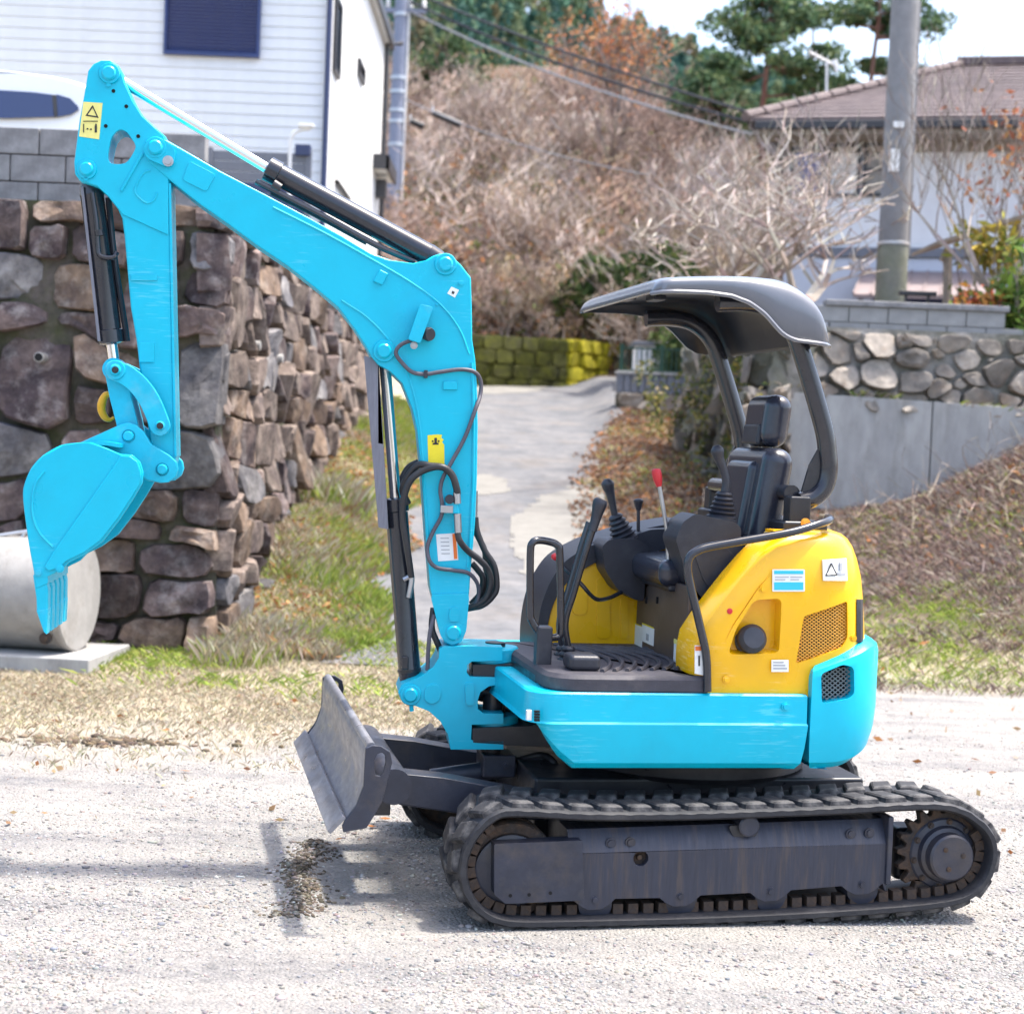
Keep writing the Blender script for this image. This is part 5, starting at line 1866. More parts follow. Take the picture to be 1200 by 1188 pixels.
# ---- cylinders
def ram(name, p_head, p_body0, p_body1, r_rod, r_body, parent=EX, eye=True, T=TB):
    """rod from p_head, barrel from p_body0 to p_body1 (all u, v, w)"""
    b = MB(T).lathe(p_body0, p_body1, [(0, r_body * .7), (.004, r_body * 1.0), (.006, r_body * 1.12), (.05, r_body * 1.12), (.054, r_body), ((Vector(p_body1) - Vector(p_body0)).length - .05, r_body), ((Vector(p_body1) - Vector(p_body0)).length - .045, r_body * 1.04), ((Vector(p_body1) - Vector(p_body0)).length, r_body * .9)], 28).build(name, 'black_gloss', parent, angle=25)
    MB(T).tube([p_head, p_body0], r_rod, 20).build('rod', 'chrome', b)
    if eye:
        MB(T).lathe((p_head[0], -.045, p_head[2]), (p_head[0], .045, p_head[2]), [(0, r_rod * 1.9), (.09, r_rod * 1.9)], 24).build('rod_eye', 'cyan_worn', b)
    return b


# boom cylinder
bc = ram('boom_cylinder', B3(450, 412, 0), B3(463.5, 583, 0), B3(481, 800, 0), .021, .041)
MB(TB).prism(rounded([B(x, y, -.055) for x, y in ((426.5, 417), (443, 421), (455, 620), (443.5, 618))], .004), -.062, -.052).build('rod_guard', 'guard_grey', bc, bevel=.002)
MB(TB).prism([B(x, y, -.055) for x, y in ((440, 421), (443.5, 421), (455.5, 620), (452, 620))], -.052, .045).build('rod_guard_flange', 'guard_grey', bc, bevel=.002)
MB(TB).tube([B3(450, 425, .05), B3(466, 600, .05)], .006, 8).build('pipe', 'cyan_paint', bc)
MB(TB).lathe(B3(479.5, 783, 0), B3(479.8, 786, 0), [(0, .044), (.012, .044)], 24).build('clamp_band', 'black_paint', bc)
MB(TB).box(B(475, 770, -.05)[0] - .012, B(475, 770, -.05)[0] + .012, -.06, -.03, B(475, 784, -.05)[1], B(475, 769, -.05)[1]).build('port', 'black_paint', bc, bevel=.004)
MB(TB).tube(spline([B3(479, 700, -.048), B3(482, 684, -.05), B3(482.5, 676, -.05)], 5), .011, 10).build('hose_fitting', 'steel', bc)
MB(TB).tube([B3(473, 679, -.045), B3(481, 675, -.048)], .010, 8).build('hose_fitting', 'steel', bc)
# arm cylinder
ac = ram('arm_cylinder', B3(129, 87, 0), B3(312, 197, 0), B3(515, 306, 0), .0195, .041)
MB(TB).tube(spline([B3(300, 213, -.045), B3(330, 228, -.05), B3(380, 254, -.05), B3(440, 287, -.045), B3(486, 307, -.02)], 4), .011, 8).build('pipe', 'black_gloss', ac)
MB(TB).tube(spline([B3(318, 225, .02), B3(360, 246, .02), B3(430, 284, .02)], 4), .012, 8).build('hose', 'hose', ac)
MB(TB).lathe(B3(320, 216, -.045), B3(326, 220, -.045), [(0, .02), (.03, .02)], 12).build('clamp_band', 'black_paint', ac)
# bucket cylinder
kc = ram('bucket_cylinder', B3(135, 433, 0), B3(131, 404, 0), B3(106, 214, 0), .021, .042)
MB(TB).tube(spline([B3(108, 226, -.045), B3(113, 260, -.047), B3(115, 290, -.047), B3(118, 300, -.05), B3(132, 302, -.05), B3(137, 296, -.04)], 4), .009, 8).build('pipe', 'black_gloss', kc)
MB(TB).tube(spline([B3(127, 232, .0), B3(134, 300, .0), B3(146, 378, .0), B3(149, 400, .0)], 4), .011, 8).build('pipe', 'black_gloss', kc)
MB(TB).lathe(B3(116, 270, -.047), B3(117, 276, -.047), [(0, .016), (.02, .016)], 12).build('clamp_band', 'black_paint', kc)
MB(TB).prism([B(x, y, -.04) for x, y in ((94.5, 219), (98, 219), (118, 400), (114.5, 400))], -.045, .045).build('guard_strip', 'guard_grey', kc, bevel=.002)

# ---- bucket linkage
def link(name, pts, r, v0, v1, parent=EX, rend=None):
    """flat bar along a curve with round ends"""
    P = np.array(pts)
    t = np.gradient(P, axis=0); t /= np.linalg.norm(t, axis=1)[:, None]
    nn = np.stack([-t[:, 1], t[:, 0]], 1)
    rr = np.array(r) if isinstance(r, (list, tuple)) else np.full(len(P), r)
    Lf, Rt = P + nn * rr[:, None], P - nn * rr[:, None]
    def capp(c, tt, r_, s):
        a0 = math.atan2(tt[1], tt[0])
        return [(c[0] + r_ * math.cos(a0 + s * q), c[1] + r_ * math.sin(a0 + s * q)) for q in np.linspace(math.pi / 2, -math.pi / 2, 9)[1:-1]]
    poly = [tuple(p) for p in Lf] + capp(P[-1], t[-1], rr[-1], 1) + [tuple(p) for p in Rt[::-1]] + capp(P[0], -t[0], rr[0], 1)
    return MB(TB).prism(poly, v0, v1).build(name, 'cyan_worn', parent, bevel=.004)


lpx = [(134.7, 434), (150, 441), (163, 452), (174, 467), (182, 484), (187.5, 499)]
for s_ in (-1, 1):
    lk = link('guide_link', spline([B(x, y, -.12) for x, y in lpx], 3), .036, s_ * .130, s_ * .098)
    pin(TB, B(187.5, 499, -.13), s_ * .138 if s_ < 0 else .10, -.10 if s_ < 0 else .138, .017, parent=lk, m='cyan_worn', collar=1.8)
lk = link('bucket_link', [B(135, 434, -.09), B(141, 465, -.09), B(148, 492, -.09), B(152, 511, -.09)], .037, -.095, .095)
pin(TB, B(135, 433.5, -.14), -.15, .15, .020, parent=lk, m='cyan_worn', collar=1.75)
bolt(TB, B(135, 433.5, -.15), -.150, .008, lk, 'black_paint', 'grease_nipple')
bolt(TB, B(187.5, 499, -.14), -.140, .008, lk, 'black_paint', 'grease_nipple')

# ---- bucket
HK = .225
vK = -HK
side_px = [(93, 518.5), (71.5, 521.5), (50, 533.5), (36, 549), (28, 568), (26.5, 580), (28, 598), (33.5, 638), (38, 662), (40.5, 676), (56, 676), (72, 668), (81, 659), (99, 650), (120, 635), (141, 608), (156, 585), (167, 566), (168, 553), (164, 541), (155, 533), (141, 532), (125, 525), (108, 519)]
sp_ = [B(x, y, vK) for x, y in side_px]
back_px = [(141, 520), (120, 517), (93, 518.5), (71.5, 521.5), (50, 533.5), (36, 549), (28, 568), (26.5, 580), (28, 598), (33.5, 638), (38, 662), (41, 680)]
bp_ = spline([B(x, y, vK) for x, y in back_px], 4)
bq = np.array(bp_); tt = np.gradient(bq, axis=0); tt /= np.linalg.norm(tt, axis=1)[:, None]
nq = np.stack([tt[:, 1], -tt[:, 0]], 1)
cxy = np.mean(np.array(sp_), 0)
if np.dot(cxy - bq[20], nq[20]) < 0: nq = -nq
inq = bq + nq * .014
bucket = MB(TB).prism([tuple(p) for p in bq] + [tuple(p) for p in inq[::-1]], vK + .006, HK - .006).build('bucket', 'cyan_paint', EX, bevel=.003)
for s_ in (-1, 1):
    v0, v1 = (vK, vK + .014) if s_ < 0 else (HK - .014, HK)
    MB(TB).prism(sp_, v0, v1).build('side_wall', 'cyan_paint', bucket, bevel=.005)
    if s_ < 0:
        MB(TB).prism([B(x, y, vK) for x, y in ((57, 669), (72, 664), (80, 656), (99, 647), (119, 632), (140, 605), (155, 582), (165.5, 565), (166, 553), (162, 541), (153, 534.5), (141, 534), (137, 541), (64, 644), (52, 664))], vK - .010, vK + .001).build('side_cutter', 'cyan_paint', bucket, bevel=.005)
        MB(TB).tube(spline([B3(x, y, vK - .001) for x, y in ((52, 552), (42, 566), (38, 585), (39, 606), (47, 625), (62, 641))], 5), .005, 6).build('weld_rib', 'cyan_paint', bucket)
        bolt(TB, B(45, 671, vK), vK, .010, bucket, 'cyan_worn'); bolt(TB, B(70, 666, vK - .01), vK - .01, .010, bucket, 'cyan_worn')
    else:
        MB(TB).prism([B(x, y, vK) for x, y in ((57, 669), (72, 664), (80, 656), (99, 647), (119, 632), (140, 605), (155, 582), (165.5, 565), (166, 553), (162, 541), (153, 534.5), (141, 534), (137, 541), (64, 644), (52, 664))], HK - .001, HK + .010).build('side_cutter', 'cyan_paint', bucket, bevel=.005)
# ears
ear_px = [(93, 519), (141, 497.5), (150, 495), (160, 498), (169, 506), (178, 521), (198, 533), (207, 541), (209, 550), (206, 559), (198, 565), (188, 566), (172, 563), (150, 545), (120, 530)]
for s_ in (-1, 1):
    MB(TB).prism([B(x, y, -.12) for x, y in ear_px], s_ * .125, s_ * .10).build('ear', 'cyan_worn', bucket, bevel=.005)
pin(TB, B(150.5, 511, -.125), -.137, .137, .019, parent=bucket, m='cyan_worn', collar=1.35)
pin(TB, B(190, 550, -.125), -.137, .137, .019, parent=bucket, m='cyan_worn', collar=1.35)
# lip and teeth
l0, l1 = B(40, 664, vK), B(60, 673, vK)
MB(TB).prism([B(x, y, vK) for x, y in ((38.5, 662), (56, 664), (56, 684), (42, 690))], vK + .002, HK - .002).build('lip', 'cyan_paint', bucket, bevel=.004)
for k in range(5):
    v = vK + .035 + k * (2 * HK - .07) / 4
    tp = [B(x, y, vK + .035) for x, y in ((40, 672), (54, 672), (58, 690), (57.5, 724), (56.5, 742), (53, 738), (44.5, 716), (44, 700))]
    tp2 = [(p[0], p[1]) for p in tp]
    MB(TB).prism(tp2, v - .030, v + .030).build('tooth', 'cyan_paint', bucket, bevel=.006)
    sh = [B(x, y, vK + .035) for x, y in ((44.3, 714), (57.8, 712), (56.5, 742.5), (53, 739))]
    MB(TB).prism(sh, v - .035, v + .035).build('tooth_tip', 'cyan_worn', bucket, bevel=.004)
# yellow shackle hook behind the link
hk = [(129, 462), (124, 463), (120, 470), (119, 480), (123, 489), (129, 492), (134, 489)]
MB(TB).tube(spline([B3(x, y, 0) for x, y in hk], 5), [.010, .0105, .011, .0115, .012, .0125, .013, .0135, .014, .0145, .015, .0155, .016, .0155, .015, .015, .0145, .014, .0135, .013, .0125, .012, .011, .010, .009, .008, .007, .006, .006, .006, .005][:len(spline([B3(x, y, 0) for x, y in hk], 5))], 12).build('lifting_hook', 'hook_yellow', EX)

# ---- swing bracket
sw_px = [(515, 760), (520, 757), (545, 757), (555, 757), (589, 758), (589, 774), (553, 775), (547.5, 779), (547, 788), (551, 793), (589, 794), (589, 801), (573, 804), (563, 811), (560, 820), (560, 831), (567, 836), (590, 836), (590, 848), (553, 849), (552, 867), (590, 868.5), (590, 878), (528, 878), (525, 861), (516, 845), (502.5, 833), (487, 827), (478, 826), (470, 820), (466.5, 811), (470, 802.5), (479, 798), (488, 795), (497, 790), (508, 781), (514, 771)]
sb = MB(TB).prism([B(x, y, -.11) for x, y in sw_px], -.11, .11).build('swing_bracket', 'cyan_paint', EX, bevel=.012, seg=3)
pin(TB, B(481, 814, -.115), -.130, .13, .026, parent=sb)
MB(TB).tube([B3(482, 826, -.10), B3(482.5, 833, -.10)], .008, 8).build('grease_nipple', 'cyan_paint', sb)
cr_ = [(498, 803), (512, 801), (517, 808), (515, 821), (505, 825), (497, 820)]
MB(TB).prism(rounded([B(x, y, -.11) for x, y in cr_], .02), -.116, -.10).build('boss', 'cyan_paint', sb, bevel=.004)
MB(TB).prism(rounded([B(x, y, -.11) for x, y in ((544, 800), (556, 800), (555, 826), (546, 826))], .015), -.118, -.10).build('boss', 'cyan_paint', sb, bevel=.004)
for y0, y1 in ((757.5, 774.5), (836, 848)):
    b0 = B(578, y0, 0); b1 = B(578, y1, 0)
    MB(TB).lathe((b0[0], 0, b0[1]), (b1[0], 0, b1[1]), [(0, .088), (.006, .094), (b0[1] - b1[1] - .006, .094), (b0[1] - b1[1], .088)], 32).build('swing_eye', 'cyan_worn', sb, angle=30)
c_ = B(578, 815, 0)
MB(TB).tube([(c_[0], 0, B(578, 880, 0)[1]), (c_[0], 0, B(578, 752, 0)[1])], .038, 20).build('swing_pin', 'black_paint', EX)

# ---- hydraulic hoses
def hose(pts, r=.0115, m='hose', name='hydraulic_hose'):
    return MB(TB).tube(spline([B3(x, y, v) for x, y, v in pts], 7), r, 10).build(name, m, EX)


hose([(478, 590, -.02), (472, 575, -.04), (477, 560, -.07), (490, 545, -.10), (505, 546, -.12), (520, 548, -.125), (530, 557, -.125), (535, 572, -.12), (536, 580, -.115)], .013)
hose([(482, 676, -.05), (477, 640, -.075), (472, 610, -.085), (473, 585, -.10), (481, 563, -.115), (497, 551, -.12), (516, 547, -.135), (528, 554, -.13), (534, 568, -.125), (535.5, 578, -.12)], .0125)
hose([(466, 580, .02), (469, 565, .03), (478, 548, .03), (490, 541, .02)], .011)
hose([(490, 396, -.115), (470, 404, -.11), (464, 414, -.105), (472, 426, -.10), (483, 436, -.10), (498, 438.5, -.10), (515, 436, -.10), (540, 433, -.10), (556, 436, -.09), (563, 446, -.07), (563, 462, -.07), (557, 480, -.10), (545, 512, -.10), (530, 540, -.105), (519, 560, -.11), (516, 575, -.11), (518, 590, -.11), (517, 605, -.105), (508, 622, -.10), (501, 640, -.10), (503, 656, -.105), (512, 665, -.10), (530, 668, -.10), (548, 671, -.09), (558, 681, -.07), (561, 693, -.05), (558, 705, -.04), (550, 711, -.02)], .0075, 'hose_grey')
for k, (x1, y1) in enumerate(((582, 688), (579, 680), (572, 682))):
    hose([(557 - 2 * k, 606, -.03 + .05 * k), (559 - k, 622, -.03 + .05 * k), (568, 645, -.03 + .05 * k), (x1 - 3, 663, -.03 + .05 * k), (x1, y1, -.03 + .05 * k), (x1 - 6, 700, -.03 + .05 * k), (565, 709, -.03 + .05 * k), (548, 713, -.02 + .05 * k)], .012)
hose([(536, 624, -.12), (539, 634, -.12), (548, 645, -.10), (562, 656, -.08), (572, 668, -.06), (575, 684, -.05), (568, 702, -.04), (550, 712, -.03)], .012)
hose([(553, 660, .03), (560, 668, .03), (566, 678, .03), (563, 695, .03), (552, 708, .03)], .012)
hose([(508, 712, -.05), (506, 735, -.06), (512, 752, -.06), (520, 770, -.03)], .012)
hose([(509, 720, -.08), (504, 740, -.09), (502, 760, -.09), (501, 785, -.08)], .008, 'hose_grey')
for k in range(4):
    hose([(540, 806 + 3 * k, -.02 + .03 * k), (560, 808 + 3 * k, -.02 + .03 * k), (590, 815 + 3 * k, -.02 + .03 * k), (625, 822 + 3 * k, -.03 + .03 * k)], .013)
# valve block on the boom
vbk = MB(TB).prism([B(x, y, vB) for x, y in ((521, 582), (537, 580), (537, 601), (522, 602))], vB - .035, vB + .002).build('valve_block', 'cyan_worn', EX, bevel=.004)
MB(TB).lathe(B3(527, 585, vB - .03), B3(527, 585, vB - .045), [(0, .018), (.015, .016)], 14).build('cap', 'black_plastic', vbk)
MB(TB).tube([B3(535, 577, -.118), B3(536, 590, -.118)], .014, 10).build('hose_fitting', 'steel', vbk)
MB(TB).tube([B3(536, 602, -.118), B3(537, 624, -.118)], .014, 10).build('hose_fitting', 'steel', vbk)
MB(TB).box(B(516, 598, -.12)[0], B(531, 598, -.12)[0], -.125, -.09, B(520, 601, -.12)[1], B(520, 592, -.12)[1]).build('clamp', 'steel', vbk, bevel=.003)
MB(TB).box(B(497, 438, -.1)[0], B(501, 438, -.1)[0], -.112, -.085, B(499, 443, -.1)[1], B(499, 434, -.1)[1]).build('cable_tie', 'black_plastic', EX)
MB(TB).tube([B3(556, 575, -.02), B3(555.5, 605, -.02)], .013, 10).build('hose_fitting', 'steel', EX)
# ================================================================= houses, poles, car and small things
mat('siding', (.74, .76, .78), .6, var=.05, vscale=2, dirt=(.62, .63, .64), dscale=1.5, damt=.4, bump=.05, bscale=60)
mat('siding_side', (.76, .75, .72), .6, var=.04, vscale=2)
mat('trim_white', (.72, .72, .71), .5, var=.05)
mat('fascia_dark', (.035, .035, .04), .4, var=.15)
mat('shutter_blue', (.035, .055, .16), .38, metal=.15, var=.12, vscale=3)
mat('window_dark', (.02, .03, .05), .08, spec=.7)
mat('curtain_blue', (.06, .10, .34), .35, var=.2, vscale=2)
mat('fence_grey', (.15, .16, .19), .5, metal=.2, var=.12)
mat('fence_navy', (.035, .05, .12), .5, var=.15)
mat('car_white', (.80, .81, .82), .18, coat=.6, var=.02)
mat('car_glass', (.012, .022, .075), .05, spec=.9, coat=.4)
mat('car_black', (.02, .02, .022), .5)
mat('tail_red', (.55, .015, .02), .2, coat=.4)
mat('pole_concrete', (.22, .22, .225), .85, var=.18, vscale=2, dirt=(.20, .20, .20), dscale=1.5, damt=.6, bump=.2, bscale=30)
mat('pole_mossy', (.24, .245, .215), .9, var=.2, vscale=3, col2=(.21, .225, .165), bump=.25, bscale=30)
mat('pole_metal', (.24, .26, .33), .5, metal=.3, var=.2)
mat('wire', (.03, .03, .035), .6)
mat('wire_pale', (.25, .25, .26), .6)
mat('roof_tile', (.095, .07, .07), .7, var=.25, vscale=3, col2=(.15, .115, .11), rand=.12)
mat('house_wall', (.72, .73, .75), .8, var=.06, vscale=1.5, dirt=(.60, .61, .64), dscale=1, damt=.5)
mat('house_wall_low', (.50, .53, .60), .8, var=.06, vscale=1.5)
mat('eave_wood', (.24, .21, .17), .8, var=.2, vscale=4)
mat('pink_roof', (.24, .19, .185), .6, var=.15, vscale=2)
mat('wood_grey', (.30, .25, .20), .85, var=.25, vscale=5, aniso=(4, 4, .6))
mat('fence_green', (.01, .05, .03), .5, var=.2)
mat('galvanised', (.55, .56, .58), .35, metal=.7, var=.1)

# ---------------------------------------------------------------- white house on the left terrace
HY, HX = 22.0, atY(384, 150, 22.0).x
HB_ = 30.2
WH = empty('white_house', (HX, HY, PLAT))
tag(WH, 'two storey white house with horizontal siding on the terrace above the stone wall', 'house')
zE = atY(459, 57, HB_ + .3).z - PLAT          # underside of the eave
wall_top = zE + .03
core = MB(); core.box(-9, -.03, .03, HB_ - HY, -.3, wall_top); core.build('wall_core', 'siding', WH)
nb = int((wall_top - 0.0) / .142)
bd = None
for k in range(nb):
    if bd is None:
        # weatherboard: bottom edge proud of the board below
        bd = MB(); bd._add([(-9, 0, .0), (-.06, 0, .0), (-.06, .011, .138), (-9, .011, .138), (-9, .03, .0), (-.06, .03, .0), (-.06, .03, .138), (-9, .03, .138)],
                           [(0, 1, 2, 3), (3, 2, 6, 7), (0, 4, 5, 1), (1, 5, 6, 2), (0, 3, 7, 4)])
        o = bd.build('siding_board', 'siding', WH, smooth=False); bd = o
    else:
        o = bd.copy(); COL.objects.link(o)
    o.location = (0, 0, k * .142)
sd_ = MB(); sd_.box(-.03, .0, .06, HB_ - HY, -.3, wall_top); sd_.build('side_wall', 'siding_side', WH)
MB().box(-.07, .012, -.012, .07, -.3, wall_top).build('corner_trim', 'trim_white', WH, bevel=.01)
MB().tube([(-.02, -.06, -.2), (-.02, -.06, wall_top)], .038, 10).build('downpipe', 'fence_navy', WH)
MB().tube([(.05, HB_ - HY - .05, -.2), (.05, HB_ - HY - .05, wall_top - .05), (.3, HB_ - HY + .1, wall_top + .02)], .04, 10).build('downpipe', 'fascia_dark', WH)
# roof with wide white soffit and dark fascia
ro = MB(); OV = atY(459, 57, HB_ + .3).x - HX
ro._add([(-10, -.7, zE), (OV, -.7, zE), (OV, HB_ - HY + .3, zE), (-10, HB_ - HY + .3, zE), (-10, -.7, zE + .06), (OV, -.7, zE + .06), (OV, HB_ - HY + .3, zE + .06), (-10, HB_ - HY + .3, zE + .06)],
        [(0, 3, 2, 1), (4, 5, 6, 7), (0, 1, 5, 4), (1, 2, 6, 5), (2, 3, 7, 6)])
so_ = ro.build('soffit', 'trim_white', WH, smooth=False)
MB().box(OV, OV + .05, -.75, HB_ - HY + .35, zE - .03, zE + .16).build('fascia', 'fascia_dark', WH, bevel=.01)
MB().box(-10, OV - .01, HB_ - HY + .3, HB_ - HY + .35, zE - .03, zE + .16).build('fascia', 'fascia_dark', WH)
MB()._add([(-10, -.7, zE + .07), (OV, -.7, zE + .07), (OV, HB_ - HY + .3, zE + .07), (-10, HB_ - HY + .3, zE + .07), (-4.5, 3.5, zE + 2), (-4.5, HB_ - HY - 3, zE + 2)],
          [(0, 1, 4), (1, 2, 5, 4), (2, 3, 5), (3, 0, 4, 5)]).build('roof', 'fascia_dark', WH, smooth=False)
# roller shutter window
a, b = atY(191, 70, HY - .05), atY(307, -30, HY - .05)
x0, x1 = a.x - HX, b.x - HX
z0_, z1_ = atY(250, 66, HY - .05).z - PLAT, atY(250, -45, HY - .05).z - PLAT
win = MB(); win.box(x0, x1, -.07, .02, z0_, z0_ + .05); win.box(x0, x0 + .04, -.07, .02, z0_ + .05, z1_); win.box(x1 - .04, x1, -.07, .02, z0_ + .05, z1_); win.box(x0, x1, -.14, .02, z1_, z1_ + .2)
win = win.build('window', 'shutter_blue', WH, bevel=.006)
n_s = int((z1_ - z0_ - .05) / .045)
sl0 = None
for k in range(n_s):
    if sl0 is None:
        q = MB(); zz = z0_ + .052
        q._add([(x0 + .04, -.03, zz), (x1 - .04, -.03, zz), (x1 - .04, -.045, zz + .018), (x0 + .04, -.045, zz + .018), (x1 - .04, -.03, zz + .038), (x0 + .04, -.03, zz + .038), (x0 + .04, -.012, zz + .044), (x1 - .04, -.012, zz + .044)],
               [(0, 1, 2, 3), (3, 2, 4, 5), (5, 4, 7, 6)])
        sl0 = q.build('shutter_slat', 'shutter_blue', win, smooth=False); o = sl0
    else: o = sl0.copy(); COL.objects.link(o)
    o.location = (0, 0, k * .045)
# windows on the sunny side
def side_window(xa, ya, xb, yb, name='window'):
    Y0 = HX / ((xa - 600) / F) if False else None
    d0, d1 = ray(xa, ya), ray(xb, yb)
    p0, p1 = CAMPOS + d0 * (HX / d0.x), CAMPOS + d1 * (HX / d1.x)
    ya_, yb_ = sorted((p0.y - HY, p1.y - HY)); za, zb = sorted((p0.z - PLAT, p1.z - PLAT))
    w = MB(); t_ = .05
    w.box(0, .05, ya_, yb_, za, za + t_); w.box(0, .05, ya_, yb_, zb - t_, zb); w.box(0, .05, ya_, ya_ + t_, za + t_, zb - t_); w.box(0, .05, yb_ - t_, yb_, za + t_, zb - t_)
    w = w.build(name, 'fascia_dark', WH)
    MB().box(.0, .02, ya_ + t_, yb_ - t_, za + t_, zb - t_).build('pane', 'window_dark', w)
side_window(419, 68, 424.5, 101)
side_window(389, 82, 398, 8)
side_window(392, 215, 407, 232)
# porch roof at the far corner
pz = atY(440, 205, HB_ - .4).z - PLAT
pxo = atY(458, 214, HB_ - .4).x - HX
pr_ = MB(); pr_.box(.0, pxo, HB_ - HY - 1.5, HB_ - HY + .2, pz - .05, pz + .10); pr_.build('porch_roof', 'trim_white', WH, bevel=.01)
MB().box(pxo, pxo + .05, HB_ - HY - 1.55, HB_ - HY + .25, pz - .07, pz + .16).build('porch_fascia', 'fascia_dark', WH)
MB().box(.0, pxo + .05, HB_ - HY - 1.55, HB_ - HY - 1.5, pz - .07, pz + .16).build('porch_fascia', 'fascia_dark', WH)
MB().box(.0, pxo, HB_ - HY - 1.5, HB_ - HY + .2, pz + .10, pz + .19).build('porch_top', 'fascia_dark', WH)
MB().box(.0, .18, HB_ - HY - .9, HB_ - HY - .6, pz - .45, pz - .15).build('wall_lamp', 'fascia_dark', WH)

# fence on the terrace
FN = empty('panel_fence', (-3, 20, PLAT))
tag(FN, 'grey slatted panel fence in front of the white house', 'fence')
fy = 20.0
xa, xb = atY(190, 190, fy).x + 3, atY(364, 190, fy).x + 3
zt3 = atY(300, 178, fy).z - PLAT
for k in range(3):
    MB().box(xa, xb, 20 - 20, .04, zt3 - .12 * (k + 1) + .008, zt3 - .12 * k).build('slat', 'fence_grey', FN, bevel=.004)
for k in range(9):
    MB().box(xa, xb, 0, .03, zt3 - .36 - .13 * (k + 1) + .006, zt3 - .36 - .13 * k).build('slat', 'fence_navy', FN, bevel=.004)
for x in (xa, (xa + xb) / 2 - .35, xb - .06):
    MB().box(x, x + .07, -.02, .06, -.3, zt3 + .03).build('post', 'fence_grey', FN, bevel=.006)
cb_ = atY(352, 184, fy).x + 3
MB().box(cb_ - .06, cb_ + .12, -.06, .10, zt3 - .03, zt3 + .10).build('post_cap', 'fence_navy', FN, bevel=.006)
LP = empty('bent_lamp_pole', atY(342, 240, 19.7))
tag(LP, 'thin white pole with a bent top beside the white house corner', 'lamp pole')
q = [atY(339, 235, 19.7), atY(340, 175, 19.7), atY(342, 160, 19.7), atY(350, 153, 19.7), atY(364, 151, 19.7)]
MB().tube([tuple(Vector(p) - LP.location) for p in spline([tuple(p) for p in q], 5)], .022, 10).build('pole', 'trim_white', LP)
h0 = atY(362, 149, 19.7) - LP.location
MB().box(h0.x - .12, h0.x + .06, h0.y - .05, h0.y + .05, h0.z - .01, h0.z + .03).build('lamp_head', 'trim_white', LP, bevel=.01)

# ---------------------------------------------------------------- white car on the terrace, seen over the block wall
CYr = 14.2
CR = empty('parked_car', (atY(-60, 165, CYr).x, CYr, PLAT))
tag(CR, 'white hatchback car with dark blue windows parked on the terrace', 'car')
def Cp(px, py, Y=CYr): p = atY(px, py, Y); return (p.x - CR.location.x, p.z - PLAT)
xr = Cp(178, 165)[0]                       # rear bumper
def side(profile): return profile
L0 = xr - 3.75
roof = [Cp(-160, 104), Cp(-60, 98), Cp(0, 99.5), Cp(60, 105), Cp(110, 114), Cp(140, 127), Cp(158, 146), Cp(172, 165), Cp(178, 190)]
bodyp = [(L0 + .05, .32), (L0, .5), (L0 + .08, .72), (L0 + .75, .86), (L0 + 1.25, .95), (L0 + 1.75, 1.30)] + roof + [(xr + .0, .62), (xr - .03, .36), (xr - .1, .28)]
cbm = MB()
W2 = .80
secs = []
prof_ = spline(bodyp, 3, closed=True)
# tumblehome: upper body narrower
def vv_(z, s): return s * (W2 - .16 * max(0, (z - .85)) / .55)
lA = [(p[0], vv_(p[1], -1) + W2 + .05, p[1]) for p in prof_]; lB = [(p[0], vv_(p[1], -1) + W2 + .0 - .0, p[1]) for p in prof_]
cen_ = np.mean(np.array(prof_), 0)
def ins(l, k, dv): return [(cen_[0] + (p[0] - cen_[0]) * k, p[1] + dv, cen_[1] + (p[2] - cen_[1]) * k) for p in l]
near_ = [(p[0], -vv_(p[1], 1), p[1]) for p in prof_]; far_ = [(p[0], vv_(p[1], 1), p[1]) for p in prof_]
cbm.rings([ins(near_, .955, 0), ins(near_, .985, .03), ins(near_, 1.0, .09), ins(far_, 1.0, -.09), ins(far_, .985, -.03), ins(far_, .955, 0)])
body_ = cbm.build('body', 'car_white', CR, angle=40)
def wglass(px_pts, name):
    pts = [Cp(x, y, CYr - W2 + .1) for x, y in px_pts]
    q = MB()
    n = len(pts)
    q.rings([[(p[0], -vv_(p[1], 1) - .008, p[1]) for p in pts], [(p[0], -vv_(p[1], 1) + .02, p[1]) for p in pts]])
    return q.build(name, 'car_glass', CR)
wglass([(-130, 140), (-105, 112), (-60, 107), (0, 107), (40, 109.5), (63, 112.5), (68, 140), (0, 142), (-60, 142)], 'side_window')
wglass([(68, 112), (84, 117), (94, 127), (95, 131), (86, 137), (71, 140)], 'rear_quarter_window')
wglass([(62.5, 112.5), (67.5, 113), (72, 139.5), (67, 140)], 'window_divider').data.materials[0] = MATS['car_black']
for sgn in (-1, 1):
    z_ = Cp(141, 165)[1]
    MB().prism([(xr - .24, z_ - .10), (xr - .20, z_ + .14), (xr - .10, z_ + .1), (xr - .01, z_ - .06)], sgn * (W2 - .06) - .03, sgn * (W2 - .06) + .03).build('tail_light', 'tail_red', CR, bevel=.01)
    for xw in (L0 + .72, xr - .62):
        w_ = MB().lathe((xw, sgn * (W2 - .17), .30), (xw, sgn * (W2 + .0), .30), [(0, .20), (.01, .29), (.03, .30), (.15, .30), (.17, .28), (.172, .19)], 32).build('wheel', 'car_black', CR)
        MB().lathe((xw, sgn * (W2 - .02), .30), (xw, sgn * (W2 + .004), .30), [(0, .19), (.02, .18), (.024, .05)], 24).build('rim', 'galvanised', w_)
MB().box(L0 + 1.2, L0 + 1.22, -.55, .55, .93, .94).build('wiper', 'car_black', CR)

